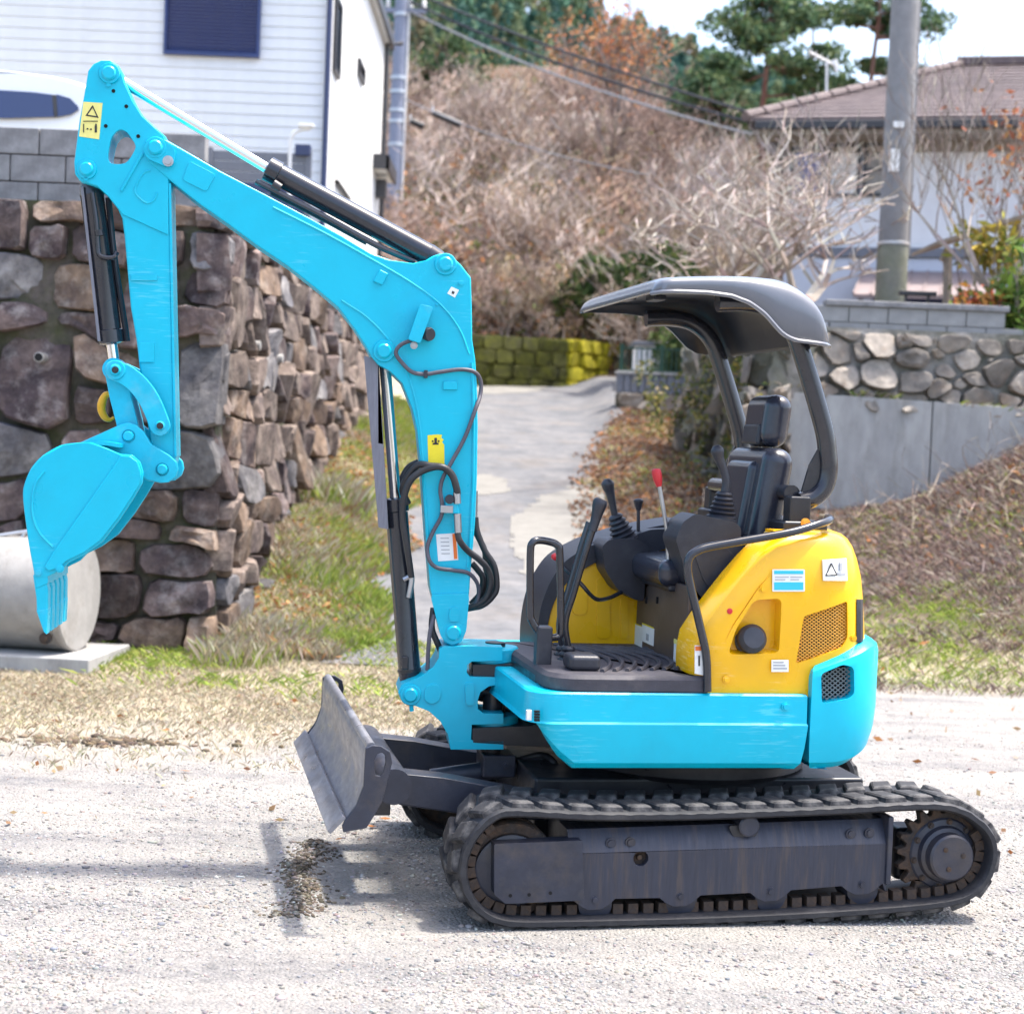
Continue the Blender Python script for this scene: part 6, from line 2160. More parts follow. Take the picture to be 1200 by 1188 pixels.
# ---------------------------------------------------------------- concrete pipe on a plinth under the bucket
PYc = 11.0
PP = empty('concrete_plinth', atZ(90, 778))
tag(PP, 'low concrete plinth slab at the foot of the stone wall', 'plinth')
pf0 = atY(104, 781, 10.6); pf1 = atY(152, 771, 11.42)
ux = Vector((pf1.x - pf0.x, pf1.y - pf0.y, 0)); Lx = ux.length
vx = -Vector((1, -.06, 0)).normalized()
P0 = Vector((pf0.x, pf0.y, 0)) - PP.location * 1
P0.z = 0
pl4 = [P0, P0 + ux, P0 + ux + vx * 2.6, P0 + vx * 2.6]
hh = .13
MB()._add([(p.x, p.y, -.1) for p in pl4] + [(p.x, p.y, hh) for p in pl4], [(0, 1, 5, 4), (1, 2, 6, 5), (2, 3, 7, 6), (3, 0, 4, 7), (4, 5, 6, 7)]).build('slab', 'concrete', PP, bevel=.012)
PI = empty('concrete_pipe', atY(30, 765, PYc))
tag(PI, 'big pale concrete cylinder with a disc end lying behind the bucket teeth', 'concrete cylinder')
rp_ = .365
cend = atY(84, 705, PYc) - PI.location
ax = Vector((-1, .13, 0)).normalized()
PI.location.z = 0; cend.z = hh + rp_ + .0
e0 = cend
MB().lathe(tuple(e0), tuple(e0 + ax * 2.2), [(0, rp_ * .97), (.015, rp_), (2.2, rp_)], 56).build('barrel', 'concrete_pale', PI, angle=30)
MB().lathe(tuple(e0 - ax * .055), tuple(e0 + ax * .02), [(0, rp_ * .985), (.012, rp_ * 1.012), (.05, rp_ * 1.012), (.06, rp_)], 56).build('end_disc', 'concrete_pale', PI, angle=30)
bq_ = atY(53, 748, PYc - .30) - PI.location
MB().lathe(tuple(bq_ + Vector((0, -.03, 0))), tuple(bq_ + Vector((0, .12, 0))), [(0, .012), (.002, .018), (.02, .018), (.022, .038), (.03, .04), (.06, .04)], 16).build('bolt', 'rust', PI)
MF_ = empty('tube_frame', atY(10, 640, PYc))
tag(MF_, 'galvanised steel tube frame on top of the concrete cylinder', 'tube frame')
o_ = MF_.location
def tf(pts): MB().tube([tuple(atY(x, y, Y) - o_) for x, y, Y in pts], .012, 8).build('tube', 'galvanised', MF_)
tf([(-60, 636, PYc), (34, 622, PYc)]); tf([(-60, 655, PYc), (34, 641, PYc)]); tf([(19, 642, PYc), (30, 623, PYc)]); tf([(-20, 648, PYc), (-20, 630, PYc)])
tf([(34, 622, PYc), (36, 655, PYc)])

# ---------------------------------------------------------------- utility poles and wires
def pole(name, pxb, pyb, pxt, pyt, Y, r0, r1, m_, zb, label, group='utility poles'):
    a, b = atY(pxb, pyb, Y), atY(pxt, pyt, Y)
    d = (b - a).normalized()
    base = a + d * ((zb - a.z) / d.z)
    top = b + d * 2.5
    e = empty(name, base)
    tag(e, label, 'utility pole', group)
    Lp = (top - base).length
    MB().tube([(0, 0, 0), tuple((top - base) * .5), tuple(top - base)], [r0, (r0 + r1) / 2, r1], 24).build('shaft', m_, e, angle=60)
    return e, base, top


UP, ub, ut = pole('utility_pole', 1043, 358, 1061, 0, 19.0, .172, .140, 'pole_concrete', TERR - .1, 'thick leaning concrete utility pole on the terrace in front of the tiled house')
def on_pole(py, Y=19.0):
    f_ = (py - 358) / (0 - 358); return atY(1043 + 18 * f_, py, Y) - ub
c_ = on_pole(286)
MB().lathe(tuple(c_ - Vector((0, 0, .02))), tuple(c_ + Vector((0, 0, .02))), [(0, .170), (.005, .178), (.035, .178), (.04, .170)], 24).build('band', 'galvanised', UP)
lo_ = on_pole(358)
MB().tube([(0, 0, 0), tuple(c_ - Vector((0, 0, .03)))], [.1745, .171], 24).build('mossy_foot', 'pole_mossy', UP)
for y0, y1, dx in ((178, 204, -.07), (146, 153, -.04)):
    c0_, c1_ = on_pole(y1), on_pole(y0)
    MB().prism([(c0_.x + dx - .055, c0_.z), (c0_.x + dx + .055, c0_.z), (c1_.x + dx + .055, c1_.z), (c1_.x + dx - .055, c1_.z)], c0_.y - .172, c0_.y - .13).build('number_plate', 'sticker_white', UP)
c0_ = on_pole(120)
MB().tube([tuple(on_pole(300) + Vector((.18, 0, 0))), tuple(on_pole(0) + Vector((.16, 0, 0)))], .016, 8).build('cable_conduit', 'wire_pale', UP)

FP, fb, ft = pole('utility_pole', 461, 225, 471, 0, 38.0, .165, .14, 'pole_metal', 4.5, 'slim bluish utility pole carrying cables right of the white house')
def on_fp(py, Y=38.0):
    f_ = (py - 225) / (0 - 225); return atY(461 + 10 * f_, py, Y) - fb
for y in (18, 92, 108, 130, 143, 170):
    c_ = on_fp(y)
    MB().lathe(tuple(c_ - Vector((0, 0, .04))), tuple(c_ + Vector((0, 0, .04))), [(0, .16), (.005, .175), (.075, .175), (.08, .16)], 20).build('band', 'galvanised', FP)
MB().tube([tuple(on_fp(235) + Vector((.19, -.03, 0))), tuple(on_fp(15) + Vector((.17, -.03, 0)))], .028, 8).build('cable_conduit', 'trim_white', FP)
c_ = on_fp(13)
MB().box(c_.x - .35, c_.x + .55, c_.y - .05, c_.y + .05, c_.z - .05, c_.z + .05).build('cross_arm', 'pole_metal', FP)
for dx in (-.3, .2, .5):
    MB().lathe(tuple(c_ + Vector((dx, 0, .05))), tuple(c_ + Vector((dx, 0, .25))), [(0, .03), (.04, .06), (.08, .04), (.12, .06), (.2, .03)], 12).build('insulator', 'trim_white', FP)


def wire(p0, p1, sag, r, label, m_='wire', name='overhead_cable'):
    e = empty(name, p0)
    pts = []
    for k in range(25):
        t_ = k / 24
        p = p0.lerp(p1, t_); p.z -= sag * 4 * t_ * (1 - t_)
        pts.append(tuple(p - p0))
    MB().tube(pts, r, 6).build('strand', m_, e)
    tag(e, label, 'cable', 'overhead cables')
    return pts


wire(atY(486, -8, 38), atY(905, 140, 30), .12, .028, 'topmost overhead cable crossing in front of the wooded hill')
wire(atY(480, 2, 38), atY(905, 150, 30), .2, .030, 'middle overhead cable crossing in front of the wooded hill')
wire(atY(478, 12, 38), atY(905, 163, 30), .25, .026, 'lowest of the three upper overhead cables before the hill', 'wire_pale')
wire(atY(466, 112, 38), atY(760, 205, 30), .2, .012, 'thin pale lower cable with black splice sleeves, left part above the thicket', 'wire_pale')
def sleeve(x0, y0, x1, y1, Y, label):
    a, b = atY(x0, y0, Y), atY(x1, y1, Y)
    e = empty('cable_splice', a); tag(e, label, 'cable splice', 'cable splices')
    d = b - a
    MB().lathe((0, 0, 0), tuple(d), [(0, .03), (.02, .075), (d.length - .02, .075), (d.length, .03)], 14).build('sleeve', 'car_black', e)
    MB().tube([(0, 0, 0), (0, 0, .14)], .02, 6).build('clip', 'trim_white', e)
sleeve(507, 132, 540, 147, 37, 'larger black cable splice sleeve hanging above the thicket')
sleeve(481, 142, 497, 149, 38, 'smaller black cable splice sleeve close to the slim pole')

# ---------------------------------------------------------------- tiled house on the right
TY = 26.0
TH = empty('tiled_house', (atY(1000, 300, TY).x, TY, TERR))
tag(TH, 'house with pale blue grey walls and brown tiled hip roof behind the bare trees', 'house')
tx = TH.location.x
TH.rotation_euler.z = R(-15)
TFm = Frame((tx, TY, 0), R(-15))
def Tp(px, py, Y=TY): q_ = TFm.at(px, py, Y - TY); return (q_[0], q_[1] - TERR)
xl = Tp(922, 250)[0]
zev = Tp(1000, 150)[1]
MB().box(xl, xl + 11, 0, 9, -.6, zev).build('wall', 'house_wall', TH)
# hip roof in stepped courses
xe = Tp(873, 148, TY - .7)[0]
za = Tp(1000, 140, TY - .7)[1]
rx, rzp = Tp(1128, 80, TY + 4)
NC = 16
for k in range(NC):
    t0, t1 = k / NC, (k + 1.15) / NC
    def ringp(t_):
        return (xe + (rx - xe) * t_, -.7 + 4.6 * t_, za + (rzp - za) * t_)
    a, b = ringp(t0), ringp(min(1, t1))
    R_ = xl + 11.5
    c = MB(); th_ = .045
    def edge_pts(q, dz): return [(q[0], 9.7 - (q[1] + .7) - .0, q[2] + dz), (q[0], q[1], q[2] + dz), (R_, q[1], q[2] + dz)]
    E0, E1 = edge_pts(a, th_), edge_pts(b, .012)
    E0b = edge_pts(a, -.01)
    c._add(E0 + E1 + E0b, [(0, 1, 4, 3), (1, 2, 5, 4), (6, 7, 1, 0), (7, 8, 2, 1)])
    c.build('tile_course', 'roof_tile', TH, smooth=False)
hipn = 14
for k in range(hipn):
    t_ = k / hipn
    a = Vector((xe + (rx - xe) * t_, -.7 + 4.6 * t_, za + (rzp - za) * t_ + .06)); t2 = (k + .92) / hipn
    b = Vector((xe + (rx - xe) * t2, -.7 + 4.6 * t2, za + (rzp - za) * t2 + .06))
    MB().tube([tuple(a), tuple(b)], [.085, .075], 8).build('hip_tile', 'roof_tile', TH)
MB().box(rx - .1, xl + 11.5, 3.8, 4.05, rzp, rzp + .16).build('ridge', 'roof_tile', TH, bevel=.03)
MB().box(xe + .15, xl + 11.5, -.74, -.66, za - .14, za - .012).build('gutter', 'fascia_dark', TH, bevel=.02)
MB().box(xe + .1, xl + 11.5, -.65, 0, za - .2, za - .14).build('soffit', 'eave_wood', TH)
MB().box(xl - .02, xl + 11, -.03, -.0, zev - .38, zev - .02).build('wall_band', 'eave_wood', TH)
def twin(x0, y0, x1, y1, pane, name='window', fr='fascia_dark', mid=False, d=.05):
    a, b = Tp(x0, y1), Tp(x1, y0)
    w = MB(); t_ = .05
    w.box(a[0], b[0], -d, .02, a[1], a[1] + t_); w.box(a[0], b[0], -d, .02, b[1] - t_, b[1]); w.box(a[0], a[0] + t_, -d, .02, a[1] + t_, b[1] - t_); w.box(b[0] - t_, b[0], -d, .02, a[1] + t_, b[1] - t_)
    if mid:
        zc_ = (a[1] + b[1]) / 2; w.box(a[0] + t_, b[0] - t_, -d + .01, .01, zc_ - .02, zc_ + .02)
    w = w.build(name, fr, TH)
    MB().box(a[0] + t_, b[0] - t_, -.02, .01, a[1] + t_, b[1] - t_).build('pane', pane, w)
twin(925, 172, 967, 232, 'curtain_blue')
twin(969, 169, 1010, 231, 'sticker_white')
twin(1010, 168, 1040, 231, 'concrete_pale', mid=True)
a = Tp(965, 292)
MB().box(xl, xl + 8, -.10, .0, a[1] - .12, a[1] + .02).build('belt_course', 'fence_grey', TH)
MB().box(xl, xl + 8, -.06, .0, a[1] - .9, a[1] - .14).build('lower_wall', 'house_wall_low', TH)
# lean-to roof and shutter under it
l0, l1 = Tp(1000, 322, TY - 2.2), Tp(1165, 345, TY - 2.2)
lt = empty('lean_to', (tx, TY, TERR)); tag(lt, 'low pinkish lean-to roof over a blue shutter beside the utility pole', 'lean-to'); lt.rotation_euler.z = R(-15)
zq0, zq1 = Tp(1080, 318, TY - .05)[1], Tp(1080, 346, TY - 2.0)[1]
MB()._add([(l0[0], -.05, zq0), (l1[0], -.05, zq0), (l1[0], -2.0, zq1), (l0[0], -2.0, zq1), (l0[0], -.05, zq0 - .05), (l1[0], -.05, zq0 - .05), (l1[0], -2.0, zq1 - .05), (l0[0], -2.0, zq1 - .05)],
          [(0, 1, 2, 3), (4, 7, 6, 5), (3, 2, 6, 7), (0, 3, 7, 4), (1, 5, 6, 2)]).build('roof_sheet', 'pink_roof', lt, smooth=False)
for k in range(9):
    x = l0[0] + (l1[0] - l0[0]) * k / 8
    MB().tube([(x, -.05, zq0 + .012), (x, -2.02, zq1 + .012)], .016, 6).build('roof_batten', 'pink_roof', lt)
MB().box(l0[0] + .2, l1[0] - .1, -.8, -.74, -.3, zq1 - .02).build('shutter', 'shutter_blue', lt)
for k in range(8):
    MB().box(l0[0] + .2, l1[0] - .1, -.83, -.80, .02 + k * .16, .12 + k * .16).build('shutter_slat', 'shutter_blue', lt)
for x in (l0[0] + .1, l1[0] - .1):
    MB().box(x - .04, x + .04, -1.95, -1.87, -.3, zq1 - .05).build('post', 'fence_grey', lt)
# meter box rack at the foot of the pole
mr_ = empty('utility_box', atY(1075, 362, 18.2)); tag(mr_, 'small dark metal rack with a pale box at the foot of the pole', 'utility box')
w_ = .0
for dx in (-.14, .10):
    MB().box(dx, dx + .03, 0, .03, -.3, .16).build('leg', 'fascia_dark', mr_)
MB().box(-.2, .2, -.02, .06, .14, .19).build('top_bar', 'fascia_dark', mr_, bevel=.006)
MB().box(-.17, .02, -.04, .03, -.08, .02).build('box', 'trim_white', mr_, bevel=.008)
# wooden porch post and roof edge by the right-hand tree
WP = empty('wooden_shelter', atY(1110, 372, 18.6)); tag(WP, 'small weathered wooden shelter with post and sloping plank roof', 'shelter')
o_ = WP.location
def wp(pts, r): MB().tube([tuple(atY(x, y, Y) - o_) for x, y, Y in pts], r, 4).build('beam', 'wood_grey', WP)
wp([(1109, 385, 18.6), (1111, 292, 18.6)], .05); wp([(1196, 385, 18.6), (1192, 262, 18.6)], .05)
wp([(1103, 306, 18.6), (1110, 292, 18.6)], .03)
pa_, pb_ = atY(1098, 287, 18.4) - o_, atY(1215, 250, 18.4) - o_
for k in range(6):
    dy = k * .2
    MB()._add([(pa_.x, pa_.y + dy, pa_.z), (pb_.x, pb_.y + dy, pb_.z), (pb_.x, pb_.y + dy + .19, pb_.z), (pa_.x, pa_.y + dy + .19, pa_.z)] + [(pa_.x, pa_.y + dy, pa_.z + .04), (pb_.x, pb_.y + dy, pb_.z + .04), (pb_.x, pb_.y + dy + .19, pb_.z + .04), (pa_.x, pa_.y + dy + .19, pa_.z + .04)],
              [(0, 3, 2, 1), (4, 5, 6, 7), (0, 1, 5, 4), (1, 2, 6, 5), (2, 3, 7, 6), (3, 0, 4, 7)]).build('plank', 'wood_grey', WP, smooth=False)
# television aerial
TA = empty('tv_aerial', atY(968, 150, 28)); tag(TA, 'white television aerial on a thin mast above the tiled roof', 'aerial')
o_ = TA.location
def ta(x0, y0, x1, y1, r, n): MB().tube([tuple(atY(x0, y0, 28) - o_), tuple(atY(x1, y1, 28) - o_)], r, 6).build(n, 'trim_white', TA)
ta(968, 165, 969, 72, .022, 'mast'); ta(948, 61, 983, 79, .022, 'boom')
for k in range(6):
    x, y = 950 + k * 6.4, 62 + k * 3.3
    MB().tube([tuple(atY(x, y, 28) - o_ + Vector((-.05, -.3, 0))), tuple(atY(x, y, 28) - o_ + Vector((.05, .3, 0)))], .008, 5).build('element', 'trim_white', TA)
ta(979, 70, 980, 84, .03, 'reflector')

# ---------------------------------------------------------------- green fence on block base at the bend of the road
GYf = 27.0
GF = empty('green_mesh_fence', atY(770, 440, GYf)); tag(GF, 'dark green metal bar fence on a grey block plinth at the bend of the road', 'fence')
o_ = GF.location
def G(px, py, Y=GYf): return atY(px, py, Y) - o_
a, b = G(728, 437), G(735, 406)
x0, x1 = G(728, 430).x, G(822, 430).x
zb_, zt_2 = G(775, 438).z, G(775, 408).z
MB().box(x0, x1, -.02, .02, zt_2 - .03, zt_2).build('rail', 'fence_green', GF); MB().box(x0, x1, -.02, .02, zb_ + .02, zb_ + .05).build('rail', 'fence_green', GF)
nbar = 17
for k in range(nbar):
    x = x0 + (x1 - x0) * k / (nbar - 1)
    MB().box(x - .01, x + .01, -.01, .01, zb_ + .05, zt_2 - .03).build('bar', 'fence_green', GF)
for x in (x0, (x0 + x1) / 2, x1):
    MB().box(x - .035, x + .035, -.035, .035, zb_ - .1, zt_2 + .05).build('post', 'fence_green', GF)
GB = empty('fence_plinth', atY(770, 460, GYf)); tag(GB, 'ribbed grey block plinth under the green fence', 'block wall')
z1p, z0p = atY(770, 438, GYf).z - GB.location.z, atY(770, 462, GYf).z - GB.location.z
xa, xb = atY(722, 450, GYf).x - GB.location.x, atY(826, 450, GYf).x - GB.location.x
x = xa
while x < xb:
    MB().box(x, x + .105, -.1, .1, z0p, z1p - .03).build('block', 'fence_grey', GB, bevel=.012); x += .115
MB().box(xa - .02, xb + .02, -.13, .12, z1p - .03, z1p + .02).build('coping', 'concrete', GB, bevel=.008)
GS = empty('boulder_footing', atY(770, 480, GYf)); tag(GS, 'rough boulders stacked under the fence plinth at the road edge', 'stone wall')
def PG(x, y, out): return (x, -.12 - out, y)
zz0 = -.5; zz1 = atY(770, 463, GYf).z - GS.location.z
pts_ = relax(11, xa, xb, zz0, zz1, 1.3, seed=20)
for poly in cells([(p[0], p[1], random.uniform(-.01, .02)) for p in pts_], [(xa, zz0), (xb, zz0), (xb, zz1), (xa, zz1)], 1.3):
    if poly: k_ += 1; stone(GS, poly, PG, .012, .16, 'rubble', seed=100 + k_, rough=.9)
MB().box(xa, xb, -.12, .3, zz0 - .3, zz1).build('core', 'joint_earth', GS)
# white shed behind the fence
SH = empty('garden_shed', atY(765, 440, 29.5)); tag(SH, 'pale garden shed behind the green fence', 'shed')
sh = SH.location
a, b = atY(744, 445, 29.5) - sh, atY(780, 404, 29.5) - sh
MB().box(a.x, b.x, 0, .8, a.z - .4, b.z - .02).build('wall', 'house_wall', SH, bevel=.01)
MB().box(a.x - .06, b.x + .06, -.08, .9, b.z - .02, b.z + .04).build('roof', 'fence_grey', SH, bevel=.01)
for k in range(4):
    x = a.x + (b.x - a.x) * (k + .5) / 4
    MB().box(x - .01, x + .01, -.012, 0, a.z - .3, b.z - .05).build('door_rib', 'house_wall_low', SH)
# ================================================================= plants, pebbles, leaves
attr_mat('leafy', .8, trans=.25)
attr_mat('twiggy', .9)
attr_mat('pebbly', .92)
attr_mat('needly', .85, trans=.15)


def jitter(base, n, amt, r_=rng):
    c = np.array(base)[None, :] * (1 + r_.uniform(-amt, amt, (n, 1)))
    return np.clip(c * (1 + r_.uniform(-amt * .35, amt * .35, (n, 3))), .004, .95)


def pick(palette, n, amt=.25, r_=rng, p=None):
    pal = np.array(palette)
    idx = r_.choice(len(pal), n, p=p)
    c = pal[idx] * (1 + r_.uniform(-amt, amt, (n, 1)))
    return np.clip(c * (1 + r_.uniform(-amt * .3, amt * .3, (n, 3))), .004, .95)


def seg_mesh(segs, sides=3):
    """segments (n, 8): x0 y0 z0 x1 y1 z1 r0 r1 -> quads (n*sides, 4, 3)"""
    S = np.asarray(segs, float)
    a, b, r0, r1 = S[:, 0:3], S[:, 3:6], S[:, 6], S[:, 7]
    d = b - a
    d /= np.linalg.norm(d, axis=1)[:, None] + 1e-9
    ref = np.where(np.abs(d[:, 2:3]) < .8, np.array([[0, 0, 1.0]]), np.array([[1.0, 0, 0]]))
    x = np.cross(d, ref); x /= np.linalg.norm(x, axis=1)[:, None] + 1e-9
    y = np.cross(d, x)
    quads = []
    for k in range(sides):
        a0, a1 = 2 * math.pi * k / sides, 2 * math.pi * (k + 1) / sides
        o0 = x * math.cos(a0) + y * math.sin(a0); o1 = x * math.cos(a1) + y * math.sin(a1)
        quads.append(np.stack([a + o0 * r0[:, None], a + o1 * r0[:, None], b + o1 * r1[:, None], b + o0 * r1[:, None]], 1))
    return np.concatenate(quads, 0)


def grow(p, d, L, r, depth, out, R_, up=.15, spread=.6, kids=(2, 4), nseg=4, shrink=.62, wig=.22, tips=None, minr=.003):
    """one limb and its side branches"""
    p = np.array(p, float); d = np.array(d, float); d /= np.linalg.norm(d)
    step = L / nseg
    pts = [p]
    for i in range(nseg):
        d = d + np.array([R_.uniform(-wig, wig), R_.uniform(-wig, wig), R_.uniform(-wig, wig) + up * .3])
        d /= np.linalg.norm(d)
        q = p + d * step
        r0, r1 = r * (1 - .55 * i / nseg), r * (1 - .55 * (i + 1) / nseg)
        out.append((*p, *q, max(r0, minr), max(r1, minr)))
        p = q; pts.append(p)
        if depth > 0 and i >= (1 if depth > 1 else 0):
            for _ in range(R_.randint(*kids) if i == nseg - 1 else R_.randint(max(0, kids[0] - 1), max(1, kids[1] - 1))):
                a = R_.uniform(0, 2 * math.pi)
                o = np.array([math.cos(a), math.sin(a), R_.uniform(-.2, .6)])
                nd = d * (1 - spread) + o * spread + np.array([0, 0, up])
                grow(p, nd, L * shrink * R_.uniform(.7, 1.15), r1 * .66, depth - 1, out, R_, up, spread, kids, max(2, nseg - 1), shrink, wig, tips, minr)
    if tips is not None: tips.append(tuple(p) + tuple(d))


def leaf_quads(C, size, r_=rng, flat=0.0, elong=1.7):
    n = len(C)
    v = r_.normal(size=(n, 3)); v[:, 2] *= (1 - flat); v /= np.linalg.norm(v, axis=1)[:, None]
    w = r_.normal(size=(n, 3)); w -= v * np.sum(v * w, 1)[:, None]; w /= np.linalg.norm(w, axis=1)[:, None]
    s = (size * r_.uniform(.6, 1.35, n))[:, None]
    return np.stack([C - v * s * elong * .5, C + w * s * .38, C + v * s * elong * .5, C - w * s * .38], 1)


def blades(X, Y, Z, h, wdt, lean=.5, r_=rng, up=None):
    """grass blades: bent quads (lower) + tip, as 4-corner strips"""
    n = len(X)
    a = r_.uniform(0, 2 * math.pi, n)
    dx, dy = np.cos(a), np.sin(a)
    b = a + math.pi / 2 + r_.normal(0, .4, n)
    hh = h * r_.uniform(.5, 1.3, n)
    le = hh * np.abs(r_.normal(0, lean, n))
    P0 = np.stack([X - dx * wdt, Y - dy * wdt, Z - .01], 1)
    P1 = np.stack([X + dx * wdt, Y + dy * wdt, Z - .01], 1)
    mx, my = np.cos(b) * le, np.sin(b) * le
    P2 = np.stack([X + dx * wdt * .6 + mx * .45, Y + dy * wdt * .6 + my * .45, Z + hh * .62], 1)
    P3 = np.stack([X + mx, Y + my, Z + hh], 1)
    return np.stack([P0, P1, P2, P3], 1)


# ---------------------------------------------------------------- gravel: real stones on the yard
def icos():
    b = bmesh.new(); bmesh.ops.create_icosphere(b, subdivisions=1, radius=1)
    v = np.array([x.co[:] for x in b.verts]); f = np.array([[y.index for y in q.verts] for q in b.faces]); b.free()
    return v, f


IV, IF = icos()


def pebbles(name, X, Y, size, pal, lift=.25, label=None, squash=.55, **tags):
    n = len(X)
    Z = ground_z(X, Y)
    sc = size[:, None] * rng.uniform(.6, 1.3, (n, 3)); sc[:, 2] *= squash
    a = rng.uniform(0, 2 * math.pi, n)
    V = IV[None, :, :] * (1 + rng.uniform(-.28, .28, (n, 12, 1)))
    V = V * sc[:, None, :]
    ca, sa = np.cos(a)[:, None], np.sin(a)[:, None]
    x, y = V[..., 0] * ca - V[..., 1] * sa, V[..., 0] * sa + V[..., 1] * ca
    P = np.stack([x + X[:, None], y + Y[:, None], V[..., 2] + (Z + size * lift * squash)[:, None]], -1)
    tint = np.repeat(pick(pal, n, .22)[:, None, :], 12, 1)
    Fc = (IF[None] + (np.arange(n) * 12)[:, None, None]).reshape(-1, 3)
    return indexed(name, P.reshape(-1, 3), Fc, tint.reshape(-1, 3), 'pebbly', smooth=False, kind='stuff', **({'label': label} if label else {}), **tags)


GP = [(.25, .24, .23), (.31, .30, .29), (.19, .195, .21), (.36, .35, .34), (.28, .255, .23), (.15, .145, .145), (.42, .41, .39), (.26, .22, .20)]
n = 75000
YY = 4.3 / (1 - rng.random(n) * .56)                    # denser near the viewer
YY = np.where(rng.random(n) < .15, rng.uniform(4.3, 12, n), YY)
XX = rng.uniform(-1, 1, n) * (.36 * YY)
keep = rng.random(n) > grass_mask(XX, YY) * .93
dens_ = fbm(XX, YY, .7, 77)
keep &= rng.random(n) < np.clip((dens_ - .25) * 2.4, .12, 1)
XX, YY = XX[keep], YY[keep]
sz = np.clip(rng.lognormal(math.log(.0040), .40, len(XX)), .002, .012)
pebbles('gravel', XX, YY, sz, GP, label='loose pale grey gravel stones scattered over the yard')
n = 130
YY = rng.uniform(4.4, 10, n); XX = rng.uniform(-1, 1, n) * .33 * YY
keep = grass_mask(XX, YY) < .5
pebbles('gravel', XX[keep], YY[keep], rng.uniform(.008, .018, keep.sum()), GP , squash=.4, label='larger flat gravel stones lying about the yard')
# spoil clods along the little ridge
rc = atZ(352, 1040)
n = 1300
yy = rng.uniform(rc.y - .42, rc.y + .62, n); xx = rc.x + (yy - rc.y) * -.07 + .03 * np.sin(yy * 9) + rng.normal(0, .042, n)
pebbles('soil_clods', xx, yy, rng.uniform(.003, .0115, n), [(.10, .08, .06), (.15, .12, .09), (.2, .18, .16), (.07, .06, .045)], label='dark soil clods of the small ridge left of the blade')
n = 160
c_ = atZ(110, 872)
xx = rng.normal(c_.x, .28, n); yy = rng.normal(c_.y, .07, n)
pebbles('soil_clods', xx, yy, rng.uniform(.008, .03, n), [(.08, .06, .045), (.12, .09, .06), (.17, .13, .09)], label='dark earth clods in the dry grass on the left')

# ---------------------------------------------------------------- dry and green grass on the yard, verge and bank
DRY = [(.40, .35, .26), (.33, .28, .20), (.44, .40, .32), (.28, .22, .15), (.35, .33, .20)]
GRN = [(.22, .30, .045), (.29, .37, .07), (.36, .39, .10), (.16, .23, .045)]
n = 150000
XX = rng.uniform(-4.4, .4, n); YY = rng.uniform(7.6, 12.0, n)
k = (rng.random(n) < grass_mask(XX, YY) * (.15 + .75 * fbm(XX, YY, .5, 51))) & ~((XX < WX) & (YY > WY - .02))
XX, YY = XX[k], YY[k]
gsel_ = rng.random(len(XX)) < np.clip((fbm(XX, YY, .8, 53) - .48) * 2.2 * sst(9.6, 11.2, YY) + sst(10.8, 11.6, YY) * .2, 0, .55)
tint = np.where(gsel_[:, None], pick(GRN, len(XX)), pick(DRY, len(XX)))
q = blades(XX, YY, ground_z(XX, YY), .024 + .024 * gsel_, .0020, 1.3)
soup('yard_grass', q, None, tint, 'leafy', label='short dry pale grass between the gravel and the stone wall', kind='stuff')

n = 100000
YY = 11.4 + 13.5 * rng.random(n) ** 1.4; XX = rng.uniform(-2.15, -.6, n)
k = (XX < road_l(YY) + .15 + .3 * (fbm(XX, YY, .5, 55) - .4)) & (XX > WX - .1)
XX, YY = XX[k], YY[k]
gsel_ = rng.random(len(XX)) < np.clip((fbm(XX, YY, 1.0, 57) - .26) * 2.8, 0.08, .95)
tall = fbm(XX, YY, .9, 58)
tint = np.where(gsel_[:, None], pick(GRN + [(.26, .30, .06)], len(XX)), pick(DRY + [(.30, .17, .08)], len(XX)))
q = blades(XX, YY, ground_z(XX, YY), .04 + .22 * np.clip(tall - .38, 0, .6), .0025, .6)
soup('verge_grass', q, None, tint, 'leafy', label='green and straw coloured grass growing along the foot of the stone wall', kind='stuff')

n = 170000
XX = rng.uniform(1.0, 6.2, n); YY = rng.uniform(11.4, 16.6, n)
k = (rng.random(n) < grass_mask(XX, YY)) & ~((XX > 2.5) & (YY > RWY - .04))
k &= rng.random(n) < np.clip(1.5 * fbm(XX, YY, .6, 61) - .15, .1, 1)
XX, YY = XX[k], YY[k]
gsel_ = rng.random(len(XX)) < np.clip((fbm(XX, YY, .8, 63) - .40) * 3.6, .03, .95) * (1 - .65 * sst(14.2, 15.6, YY))
hi_ = rng.random(len(XX)) < sst(12.8, 14.6, YY) * .7 + .08
BR_ = pick([(.36, .27, .22), (.27, .19, .16), (.20, .14, .125), (.44, .36, .30), (.14, .10, .09)], len(XX))
tint = np.where(gsel_[:, None], pick(GRN, len(XX)), np.where(hi_[:, None], BR_, pick(DRY[:3] + [(.30, .22, .16), (.22, .15, .12), (.18, .12, .10), (.13, .09, .08), (.26, .20, .18)], len(XX))))
q = blades(XX, YY, ground_z(XX, YY), np.where(gsel_, .042, .062), .0020, 1.1)
soup('bank_grass', q, None, tint, 'leafy', label='tangled dry and green grass covering the bank on the right', kind='stuff')

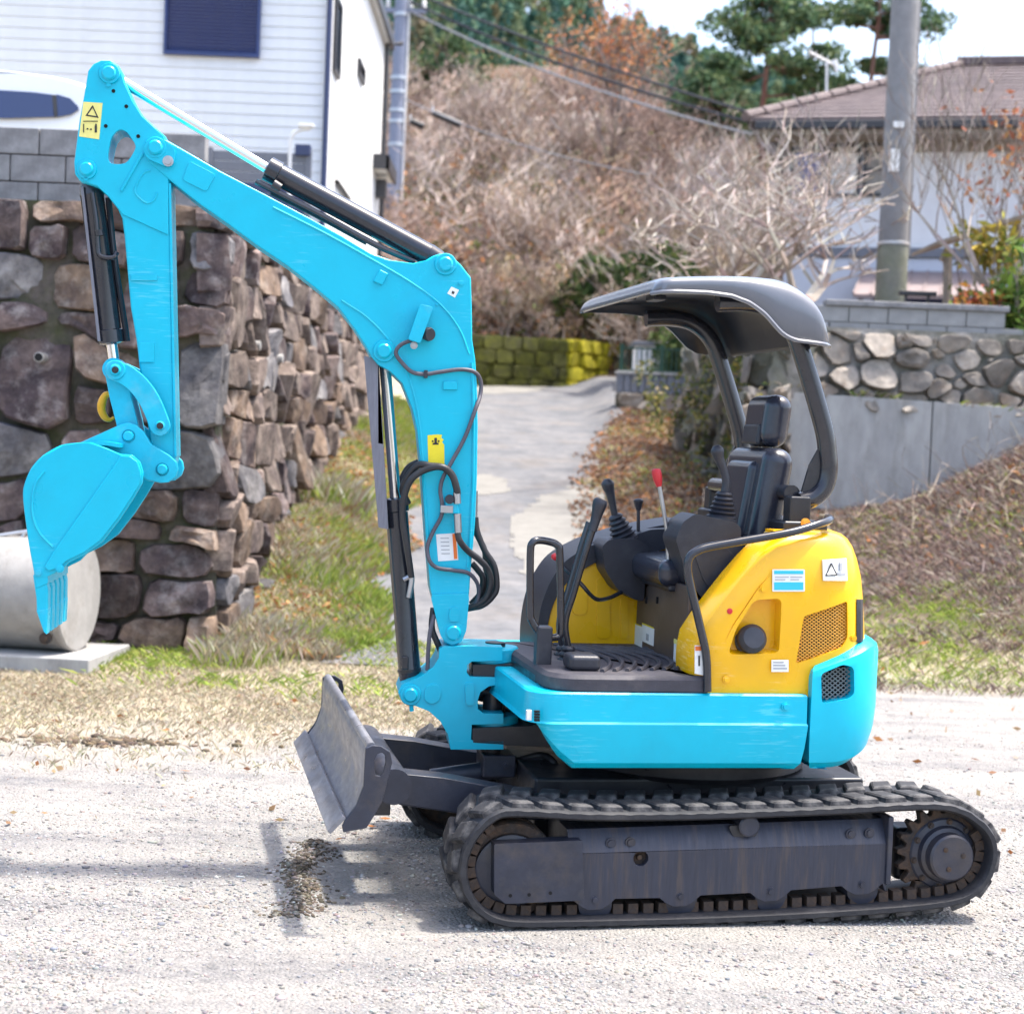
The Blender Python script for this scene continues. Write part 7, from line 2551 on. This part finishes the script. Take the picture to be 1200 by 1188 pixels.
# low grass on the road edge below the rock wall
n = 24000
YY = rng.uniform(13, 27, n); XX = rng.uniform(.5, 4.5, n)
k = (XX > road_r(YY) + .05 * rng.random(n)) & ~((XX > rwx(YY) - .1) & (YY > RWY - .04) & (YY < 22.3)) & ~((XX > 2.4 + (YY - 22.3)) & (YY > 22.3)) & (fbm(XX, YY, .9, 67) > .47)
XX, YY = XX[k], YY[k]
gsel_ = rng.random(len(XX)) < .6
soup('road_edge_grass', blades(XX, YY, ground_z(XX, YY), .05, .0035, 1.0), None, np.where(gsel_[:, None], pick(GRN, len(XX)), pick(DRY, len(XX))), 'leafy', label='patchy low grass along the right edge of the road', kind='stuff')

# fallen leaves on bank and verge
n = 26000
XX = rng.uniform(.6, 6.0, n); YY = rng.uniform(12.0, 26.5, n)
k = (XX > road_r(YY) - .25 * rng.random(n)) & ~((XX > rwx(YY) - .05) & (YY > RWY - .04) & (YY < 22.3)) & ~((XX > 2.4 + (YY - 22.3)) & (YY > 22.3)) & (rng.random(n) < .08 + .8 * sst(13.6, 15.6, YY))
XX, YY = XX[k], YY[k]
C = np.stack([XX, YY, ground_z(XX, YY) + rng.uniform(.005, .05, len(XX))], 1)
soup('fallen_leaves', leaf_quads(C, np.full(len(C), .042), flat=.55), None, pick([(.24, .12, .07), (.17, .09, .06), (.30, .18, .10), (.33, .25, .18), (.11, .07, .05), (.38, .17, .06)], len(C)), 'leafy', label='brown fallen leaves littering the bank and road edge', kind='stuff')
n = 2600
YY = 11.4 + 9 * rng.random(n); XX = rng.uniform(-2.1, -.7, n)
k = (XX < road_l(YY) + .2)
XX, YY = XX[k], YY[k]
C = np.stack([XX, YY, ground_z(XX, YY) + rng.uniform(.01, .06, len(XX))], 1)
soup('fallen_leaves', leaf_quads(C, np.full(len(C), .04), flat=.5), None, pick([(.35, .16, .06), (.25, .13, .07), (.40, .24, .10)], len(C)), 'leafy', label='orange brown fallen leaves in the grass under the stone wall', kind='stuff')
n = 260
YY = rng.uniform(6.5, 11.5, n); XX = rng.uniform(-3.5, 4, n)
C = np.stack([XX, YY, ground_z(XX, YY) + .012], 1)
soup('fallen_leaves', leaf_quads(C, np.full(n, .03), flat=.85), None, pick([(.35, .14, .05), (.22, .12, .07), (.32, .22, .12)], n), 'leafy', label='single dry leaves blown over the gravel yard', kind='stuff')

# dead twigs on the bank
R_ = random.Random(3)
segs = []
for _ in range(170):
    x, y = R_.uniform(2.0, 5.6), R_.uniform(13.0, 16.3)
    if R_.random() < .5: y = R_.uniform(14.6, 16.4)
    z = float(ground_z(x, y)) + R_.uniform(.0, .08)
    grow((x, y, z), (R_.uniform(-1, 1), R_.uniform(-1, .4), R_.uniform(-.1, .75)), R_.uniform(.15, .6), R_.uniform(.003, .008), 1, segs, R_, .05, .5, (0, 2), 3, .6, .3, minr=.002)
q = seg_mesh(segs)
soup('dead_twigs', q, None, np.tile(pick([(.30, .24, .19), (.20, .14, .11), (.45, .38, .30)], len(segs)), (3, 1)), 'twiggy', label='dry twigs and stems lying over the bank', kind='stuff')

# weed clumps at the foot of the stone wall corner
for (px, py, Y_, hgt, cnt, dryp, label) in ((275, 760, 11.25, .13, 1300, .45, 'weedy clump at the foot of the stone wall corner'),
                                            (300, 735, 11.9, .15, 1300, .6, 'straw coloured weed clump right of the stone wall corner'),
                                            (385, 690, 13.4, .13, 1300, .1, 'bright green grass clump beside the road verge'),
                                            (395, 585, 16.0, .22, 1400, .35, 'tall leafy weeds against the stone wall halfway up the road')):
    p = atY(px, py, Y_)
    x = rng.normal(p.x, .16, cnt); y = rng.normal(p.y, .14, cnt)
    x = np.maximum(x, WX + .04)
    z = ground_z(x, y)
    isd = rng.random(cnt) < dryp
    q = blades(x - p.x, y - p.y, z - float(ground_z(p.x, p.y)), np.where(isd, hgt * 1.15, hgt * .8), .0021, .42)
    o = soup('weed_clump', q, None, np.where(isd[:, None], pick(DRY, cnt), pick(GRN, cnt)), 'leafy')
    o.location = (p.x, p.y, float(ground_z(p.x, p.y)))
    tag(o, label, kind='stuff')


# ---------------------------------------------------------------- bare trees
PALE = [(.46, .40, .35), (.54, .48, .43), (.36, .30, .26), (.28, .22, .19)]
BARK = [(.24, .20, .17), (.30, .26, .22), (.19, .15, .13)]


def bare_tree(name, label, pxy, Y, H_, r, seed, depth=4, lean=(0, 0), spread=.55, up=.25, zb=None, stems=1, first=.4, pal=BARK, leaves=None, shrink=.66, minr=.004, kids=(2, 3), wig=.22, group='bare trees', cat='tree', leafsize=.06):
    R_ = random.Random(seed)
    p = atY(pxy[0], pxy[1], Y)
    if zb is not None: p.z = zb
    e = empty(name, p); tag(e, label, cat, group)
    trunk, segs, tips = [], [], []
    for s_ in range(stems):
        d = np.array([lean[0] + R_.uniform(-.25, .25) * (stems > 1), lean[1] + R_.uniform(-.2, .2) * (stems > 1), 1.0])
        q = np.zeros(3); n_ = 4
        for i in range(n_):
            d = d + np.array([R_.uniform(-.12, .12), R_.uniform(-.12, .12), 0]); d /= np.linalg.norm(d)
            b = q + d * H_ * first / n_
            trunk.append((*q, *b, r * (1 - .1 * i), r * (1 - .1 * (i + 1)))); q = b
        for k in range(R_.randint(4, 6) if stems == 1 else R_.randint(2, 4)):
            a = R_.uniform(0, 2 * math.pi)
            nd = d * (1 - spread) + np.array([math.cos(a), math.sin(a), R_.uniform(0, .5)]) * spread
            grow(q, nd, H_ * (1 - first) * R_.uniform(.5, .75), r * .55, depth - 1, segs, R_, up, spread, kids, 4, shrink, wig, tips, minr)
    soup('trunk', seg_mesh(trunk, 8), None, np.tile(pick(pal, len(trunk), .08), (8, 1)), 'twiggy', e)
    soup('crown', seg_mesh(segs, 3), None, np.tile(pick(pal, len(segs), .2), (3, 1)), 'twiggy', e, kind='stuff')
    if leaves:
        T_ = np.array(tips)[:, :3]
        m_ = leaves[1]
        C = np.repeat(T_, m_, 0) + rng.normal(0, leaves[2], (len(T_) * m_, 3))
        soup('leaves', leaf_quads(C, np.full(len(C), leafsize)), None, pick(leaves[0], len(C), .3), 'leafy', e, kind='stuff')
    return e


bare_tree('bare_tree', 'bare pruned tree with thick curved limbs directly above the excavator canopy', (940, 335), 18.3, 2.1, .095, 5, depth=4, lean=(-.05, 0), spread=.66, up=.12, zb=TERR, first=.22, minr=.0065, pal=PALE)
bare_tree('bare_tree', 'bare grey tree with long horizontal limbs above the canopy front edge', (900, 335), 19.5, 2.3, .09, 23, depth=4, lean=(-.6, 0), spread=.68, up=.06, zb=TERR, first=.25, minr=.007, pal=PALE)
bare_tree('bare_tree', 'slender bare tree with upward branches at the right edge, beside the shelter', (1168, 350), 17.6, 2.3, .05, 8, depth=4, lean=(-.05, 0), spread=.5, up=.34, zb=TERR, first=.28, minr=.0035)
bare_tree('bare_tree', 'second bare tree at the far right edge in front of the tiled roof', (1215, 350), 18.5, 2.4, .05, 14, depth=4, lean=(-.15, 0), spread=.5, up=.3, zb=TERR, first=.3, minr=.0035, leaves=([(.30, .10, .05), (.40, .20, .08)], 1, .05))
bare_tree('bare_tree', 'pale bare tree leaning over the wall left of the tiled house', (868, 330), 22.0, 2.4, .06, 31, depth=4, lean=(.1, 0), spread=.58, up=.25, zb=2.9, first=.25, minr=.005, pal=[(.36, .32, .29), (.42, .38, .34), (.30, .25, .22)])
bare_tree('autumn_tree', 'tree with sparse orange leaves rising from the thicket on the hillside', (716, 250), 42, 4.1, .07, 41, depth=4, spread=.45, up=.42, first=.36, zb=float(ground_z(atY(712, 250, 42).x, 42.0)), leaves=([(.55, .20, .07), (.48, .26, .12), (.38, .15, .07), (.60, .32, .16)], 3, .22), minr=.010, group='leafy trees', leafsize=.075)
bare_tree('autumn_shrub', 'low shrub with reddish leaves beside the wooden shelter', (1148, 365), 17.4, .5, .014, 17, depth=3, stems=2, spread=.5, up=.3, zb=TERR, first=.3, leaves=([(.38, .10, .05), (.45, .22, .06), (.12, .14, .03)], 3, .05), group='shrubs on the terrace', cat='shrub')
# bare trees standing in the thicket
for i, (px, Y_, H_, sd_, label) in enumerate(((470, 40, 2.2, 51, 'pale bare tree in the thicket just right of the slim pole'), (600, 37, 2.0, 52, 'bare tree low in the thicket right of the boom elbow'),
                                              (655, 44, 2.6, 53, 'tall bare tree in the thicket left of the orange tree'), (770, 36, 2.3, 54, 'bare tree above the green fence, in front of the orange tree'),
                                              (820, 40, 2.4, 55, 'bare tree at the right end of the thicket below the pines'), (545, 46, 2.5, 56, 'bare tree high on the slope above the boom'))):
    bare_tree('bare_tree', label, (px, 300), Y_, H_, .06, sd_, depth=4, spread=.55, up=.3, zb=float(ground_z((px - 600) * Y_ / F, Y_)) - .1, first=.3, minr=.009, pal=[(.46, .39, .34), (.38, .31, .27), (.30, .24, .20)])
# yellow green bush and bamboo at the right edge
for (px, py, Y_, sx, sz, cnt, pal, label) in ((1192, 370, 17.3, .12, .30, 700, [(.10, .16, .03), (.18, .24, .05), (.05, .10, .02)], 'green bamboo like bush hanging over the wall at the right edge'),
                                              (1165, 290, 17.9, .16, .12, 260, [(.40, .32, .05), (.28, .22, .05), (.15, .16, .03)], 'yellow leaved bush by the shelter roof')):
    p = atY(px, py, Y_)
    e = empty('leafy_bush', (p.x, p.y, TERR)); tag(e, label, 'bush', 'leafy bushes on the terrace')
    C = np.stack([rng.normal(0, sx, cnt), rng.normal(0, .15, cnt), rng.normal(p.z - TERR, sz, cnt)], 1)
    soup('foliage', leaf_quads(C, np.full(cnt, .07), elong=2.6), None, pick(pal, cnt, .35), 'leafy', e, kind='stuff')
    segs = []
    R_ = random.Random(int(px))
    for _ in range(7): grow((R_.uniform(-.06, .06), R_.uniform(-.06, .06), -.1), (R_.uniform(-.4, .4), R_.uniform(-.3, .3), 1), (p.z - TERR) * 1.3 + .3, .012, 1, segs, R_, .3, .4, (1, 2), 4, .5)
    soup('stem', seg_mesh(segs), None, np.tile(pick(BARK, len(segs)), (3, 1)), 'twiggy', e)

# ---------------------------------------------------------------- bare thicket on the hillside: one mass
R_ = random.Random(77)
variants = []
for v_ in range(7):
    segs = []
    for s_ in range(6):
        a = R_.uniform(0, 2 * math.pi); t_ = R_.uniform(.1, .9)
        grow((R_.uniform(-.4, .4), R_.uniform(-.3, .3), -.1), (math.cos(a) * t_, math.sin(a) * t_, 1), R_.uniform(.8, 1.7), R_.uniform(.012, .028), 3 if s_ < 2 else 2, segs, R_, .08, .62, (1, 3), 4, .62, .30, minr=.006)
    variants.append(np.array(segs))
allq, allt = [], []
TW = [(.27, .195, .165), (.36, .275, .235), (.46, .375, .325), (.16, .11, .09), (.54, .46, .41), (.31, .25, .17), (.39, .27, .21)]
cnt = 0
for _ in range(1200):
    Y_ = 33.2 + 22 * R_.random() ** 1.3
    px = R_.uniform(405, 1010)
    X_ = (px - 600) * Y_ / F
    if px > 850 and R_.random() < .45: continue
    cl = float(fbm(X_, Y_ * .8, 3.2, 88))
    if cl < .40 and R_.random() < .8: continue
    v_ = variants[R_.randrange(7)].copy()
    s_ = R_.uniform(.6, 1.1) * (1.0 if Y_ > 35 else .75) * (.75 + 1.5 * max(0, cl - .42)) * (1.5 if R_.random() < .18 else 1)
    a = R_.uniform(0, 2 * math.pi); ca, sa = math.cos(a), math.sin(a)
    for o_ in (0, 3):
        x, y = v_[:, o_] * ca - v_[:, o_ + 1] * sa, v_[:, o_] * sa + v_[:, o_ + 1] * ca
        v_[:, o_], v_[:, o_ + 1] = x * s_ + X_, y * s_ + Y_
        v_[:, o_ + 2] = v_[:, o_ + 2] * s_ + float(ground_z(X_, Y_))
    v_[:, 6:8] *= (.75 + .012 * Y_)
    allq.append(seg_mesh(v_, 3))
    base = np.array(TW[int(float(vnoise(X_, Y_, 2.3, 66)) * 6.99)]) if R_.random() < .65 else np.array(TW[R_.randrange(len(TW))])
    base = base * R_.uniform(.65, 1.5)
    allt.append(np.tile(np.clip(base * (1 + rng.uniform(-.5, .45, (len(v_), 1))), .01, .9), (3, 1)))
    cnt += len(v_)
    if cnt > 260000: break
soup('bare_thicket', np.concatenate(allq), None, np.concatenate(allt), 'twiggy', label='dense thicket of bare brown shrubs covering the hillside above the road', kind='stuff')
# dead leaves and low growth in the thicket
n = 30000
YY = 33.0 + 28 * rng.random(n) ** 1.4; XX = rng.uniform(-210, 400, n) * YY / F
C = np.stack([XX, YY, ground_z(XX, YY) + rng.random(n) ** 2 * 1.6], 1)
soup('thicket_leaves', leaf_quads(C, np.full(n, .10)), None, pick([(.26, .15, .09), (.33, .22, .13), (.16, .15, .06), (.38, .20, .09), (.12, .13, .05)], n, .35), 'leafy', label='withered leaves and undergrowth among the bare shrubs', kind='stuff')

# ---------------------------------------------------------------- evergreens
PINE = [(.06, .115, .06), (.085, .145, .07), (.115, .175, .075), (.05, .09, .05), (.15, .19, .08)]


def needle_pads(C, radii, per, size, r_=rng):
    pts = []
    for c, rad in zip(C, radii):
        v = r_.normal(size=(per, 3)); v /= np.linalg.norm(v, axis=1)[:, None]
        v *= r_.random((per, 1)) ** .4
        v[:, 2] *= .42
        pts.append(np.array(c) + v * rad)
    P = np.concatenate(pts)
    return leaf_quads(P, np.full(len(P), size), elong=2.6)


def pine(name, label, base_px, Y, top_py, lean, seed, pads, zb, crown_w, r=.13, low=.45):
    R_ = random.Random(seed)
    p = atY(base_px[0], base_px[1], Y)
    top = atY(base_px[0], top_py, Y).z
    p.z = zb
    H_ = top - zb
    e = empty(name, p); tag(e, label, 'tree', 'pine trees')
    segs = []; q = np.zeros(3); d = np.array([0, 0, 1.0]); pts = [q]
    N = 9
    for i in range(N):
        dd = np.array([lean * (1 if i < 6 else .3) + R_.uniform(-.07, .07), R_.uniform(-.07, .07), 1]); dd /= np.linalg.norm(dd)
        b = q + dd * H_ / N
        segs.append((*q, *b, r * (1 - .08 * i), r * (1 - .08 * (i + 1)))); q = b; pts.append(q)
    soup('trunk', seg_mesh(segs, 8), None, np.tile(pick([(.20, .10, .075), (.16, .09, .07), (.24, .13, .10)], len(segs), .1), (8, 1)), 'twiggy', e)
    br, C, rad = [], [], []
    for k in range(pads):
        t_ = R_.uniform(low, 1.0)
        i = min(N - 1, int(t_ * N)); base = pts[i] + (pts[i + 1] - pts[i]) * (t_ * N - i)
        a = R_.uniform(0, 2 * math.pi); L = crown_w * R_.uniform(.35, 1) * (1.15 - .65 * (t_ - low) / (1 - low))
        tip = base + np.array([math.cos(a) * L, math.sin(a) * L, R_.uniform(-.05, .3) * L])
        mid = (base + tip) / 2 + np.array([0, 0, -.06 * L])
        br.append((*base, *mid, .045, .03)); br.append((*mid, *tip, .03, .015))
        C.append(tip); rad.append(R_.uniform(.45, .85)); C.append(mid + np.array([0, 0, .1])); rad.append(R_.uniform(.3, .5))
    soup('branches', seg_mesh(br, 5), None, np.tile(pick([(.17, .10, .08)], len(br), .1), (5, 1)), 'twiggy', e, kind='stuff')
    qd = needle_pads(C, rad, 130, .11)
    soup('needles', qd, None, pick(PINE, len(qd), .3), 'needly', e, kind='stuff')


gz = lambda px, Y: float(ground_z((px - 600) * Y / F, Y))
pine('pine_tree', 'red trunked pine with layered crown left of the aerial, above the tiled house', (897, 140), 46, -10, 0.0, 3, 20, gz(897, 46) - .5, 2.2, .13, .6)
pine('pine_tree', 'leaning pine with sparse crown between the aerial and the utility pole', (985, 120), 44, -30, .16, 9, 13, gz(985, 44) - .5, 2.4, .12, .62)
pine('pine_tree', 'small pine with thin trunk just left of the leaning pine', (950, 130), 50, 20, .02, 12, 14, gz(950, 50) - .5, 1.7, .09, .5)
pine('pine_tree', 'bushy pine on the hill left of the tall red trunked pine', (842, 130), 52, 62, .0, 15, 20, gz(842, 52) - .5, 1.5, .12, .2)
pine('pine_tree', 'dark pine on the hillside just right of the slim utility pole', (512, 160), 56, 55, .0, 19, 24, gz(512, 56) - .5, 1.9, .14, .15)

# evergreen shrubs low in the thicket and by the fence
for (px, py, Y_, s_, label) in ((700, 330, 33.6, .55, 'dark evergreen shrub above the bright mossy wall'), (800, 420, 29.5, .7, 'dark evergreen shrub behind the green fence'), (676, 355, 33.4, .5, 'olive green shrub low in the thicket'), (770, 330, 31, .8, 'dark leafy shrub seen under the canopy front')):
    p = atY(px, py, Y_); g_ = float(ground_z(p.x, Y_))
    e = empty('evergreen_shrub', (p.x, Y_, g_)); tag(e, label, 'shrub', 'evergreen shrubs')
    v = rng.normal(size=(700, 3)); v /= np.linalg.norm(v, axis=1)[:, None]; v *= rng.random((700, 1)) ** .35
    C = v * np.array([s_, s_ * .8, s_]) + np.array([0, 0, max(p.z - g_, s_ * .6)])
    soup('foliage', leaf_quads(C, np.full(700, .12)), None, pick([(.03, .06, .02), (.06, .09, .03), (.09, .12, .04)], 700, .3), 'leafy', e, kind='stuff')
    sg_ = []
    R_ = random.Random(px)
    for _ in range(5): grow((0, 0, -.2), (R_.uniform(-.4, .4), R_.uniform(-.4, .4), 1), max(p.z - g_, s_) + .2, .02, 1, sg_, R_, .3, .4, (1, 2), 3, .5)
    soup('stem', seg_mesh(sg_), None, np.tile(pick(BARK, len(sg_)), (3, 1)), 'twiggy', e)

# ---------------------------------------------------------------- the wooded mountain behind
mat('mountain_soil', (.05, .07, .035), .95, var=.3, vscale=.2)
ridge_px = [(-300, -90), (300, -70), (480, -80), (600, -45), (690, -2), (760, 38), (830, 66), (920, 92), (1020, 104), (1140, 120), (1300, 140), (1700, 160)]
MY0, MY1 = 95.0, 190.0
mxs = np.linspace(-90, 130, 90); mys = np.linspace(MY0, MY1 + 60, 50)
def mount_z(X, Y):
    px = 600 + X * F / MY1
    rp = np.interp(px, [q[0] for q in ridge_px], [q[1] for q in ridge_px])
    hor = 515 + (px - 600) * math.tan(ROLL)
    top = H + (hor - rp) * MY1 / F - 7.5
    t_ = np.clip((Y - MY0) / (MY1 - MY0), 0, 1)
    back = 1 - .4 * np.clip((Y - MY1) / 60, 0, 1)
    return (8 + (top - 8) * t_ ** .9) * back + (fbm(X, Y, 22, 91) - .5) * 7 * t_
MX, MYg = np.meshgrid(mxs, mys)
mv = np.stack([MX.ravel(), MYg.ravel(), mount_z(MX, MYg).ravel()], 1)
fi = (np.arange(49)[:, None] * 90 + np.arange(89)[None, :]).ravel()
indexed('hill', mv, np.stack([fi, fi + 1, fi + 91, fi + 90], 1), None, 'mountain_soil', kind='structure')
n = 2100
tx_ = rng.uniform(-75, 115, n); ty_ = MY0 + 4 + (MY1 - MY0 + 6) * rng.random(n) ** .9
pxs = 600 + tx_ * F / ty_
k = (pxs > 420) & (pxs < 1260)
tx_, ty_ = tx_[k], ty_[k]
tz_ = mount_z(tx_, ty_)
CQ, CT = [], []
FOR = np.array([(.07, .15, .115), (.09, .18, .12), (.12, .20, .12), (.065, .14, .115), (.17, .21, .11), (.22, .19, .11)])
for x, y, z in zip(tx_, ty_, tz_):
    h_ = rng.uniform(4, 7.5); w_ = h_ * rng.uniform(.2, .32)
    m_ = 150
    u = rng.random(m_) ** .7
    a = rng.uniform(0, 2 * math.pi, m_)
    rr = w_ * (1 - u) ** .8 * rng.uniform(.5, 1.05, m_) + .15
    C = np.stack([x + np.cos(a) * rr, y + np.sin(a) * rr, z + .5 + u * h_], 1)
    CQ.append(leaf_quads(C, np.full(m_, .5)))
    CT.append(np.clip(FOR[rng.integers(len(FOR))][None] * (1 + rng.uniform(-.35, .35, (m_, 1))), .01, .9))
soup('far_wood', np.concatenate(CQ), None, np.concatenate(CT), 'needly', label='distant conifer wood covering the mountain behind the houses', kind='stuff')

# ivy and grass tufts on the rock wall and along the wall tops
n = 3800
s_ = rng.uniform(-.3, 9.5, n); zz = rng.uniform(.8, 2.9, n)
k = fbm(s_, zz, .55, 97) > .56
s_, zz = s_[k], zz[k]
C = np.stack([rwx(RWY + s_) - .22 - .1 * rng.random(len(s_)), RWY + s_ - .05, zz], 1)
soup('ivy', leaf_quads(C, np.full(len(C), .05)), None, pick([(.12, .15, .03), (.22, .20, .05), (.30, .26, .14), (.07, .10, .03)], len(C), .3), 'leafy', label='ivy and moss patches clinging to the rock wall by the road', kind='stuff')
n = 2600
x = rng.uniform(atY(905, 450, RWY).x, atY(1230, 450, RWY).x, n); k = fbm(x, x * 0, .35, 99) > .42
x = x[k]
q = blades(x, RWY + .02 + .15 * rng.random(len(x)), np.full(len(x), 2.12) + np.interp(x, [2.6, 5], [.1, -.05]), .06, .004, 1.2)
soup('wall_top_grass', q, None, pick(DRY + GRN, len(x)), 'leafy', label='thin grass on the ledge between concrete panels and rubble', kind='stuff')
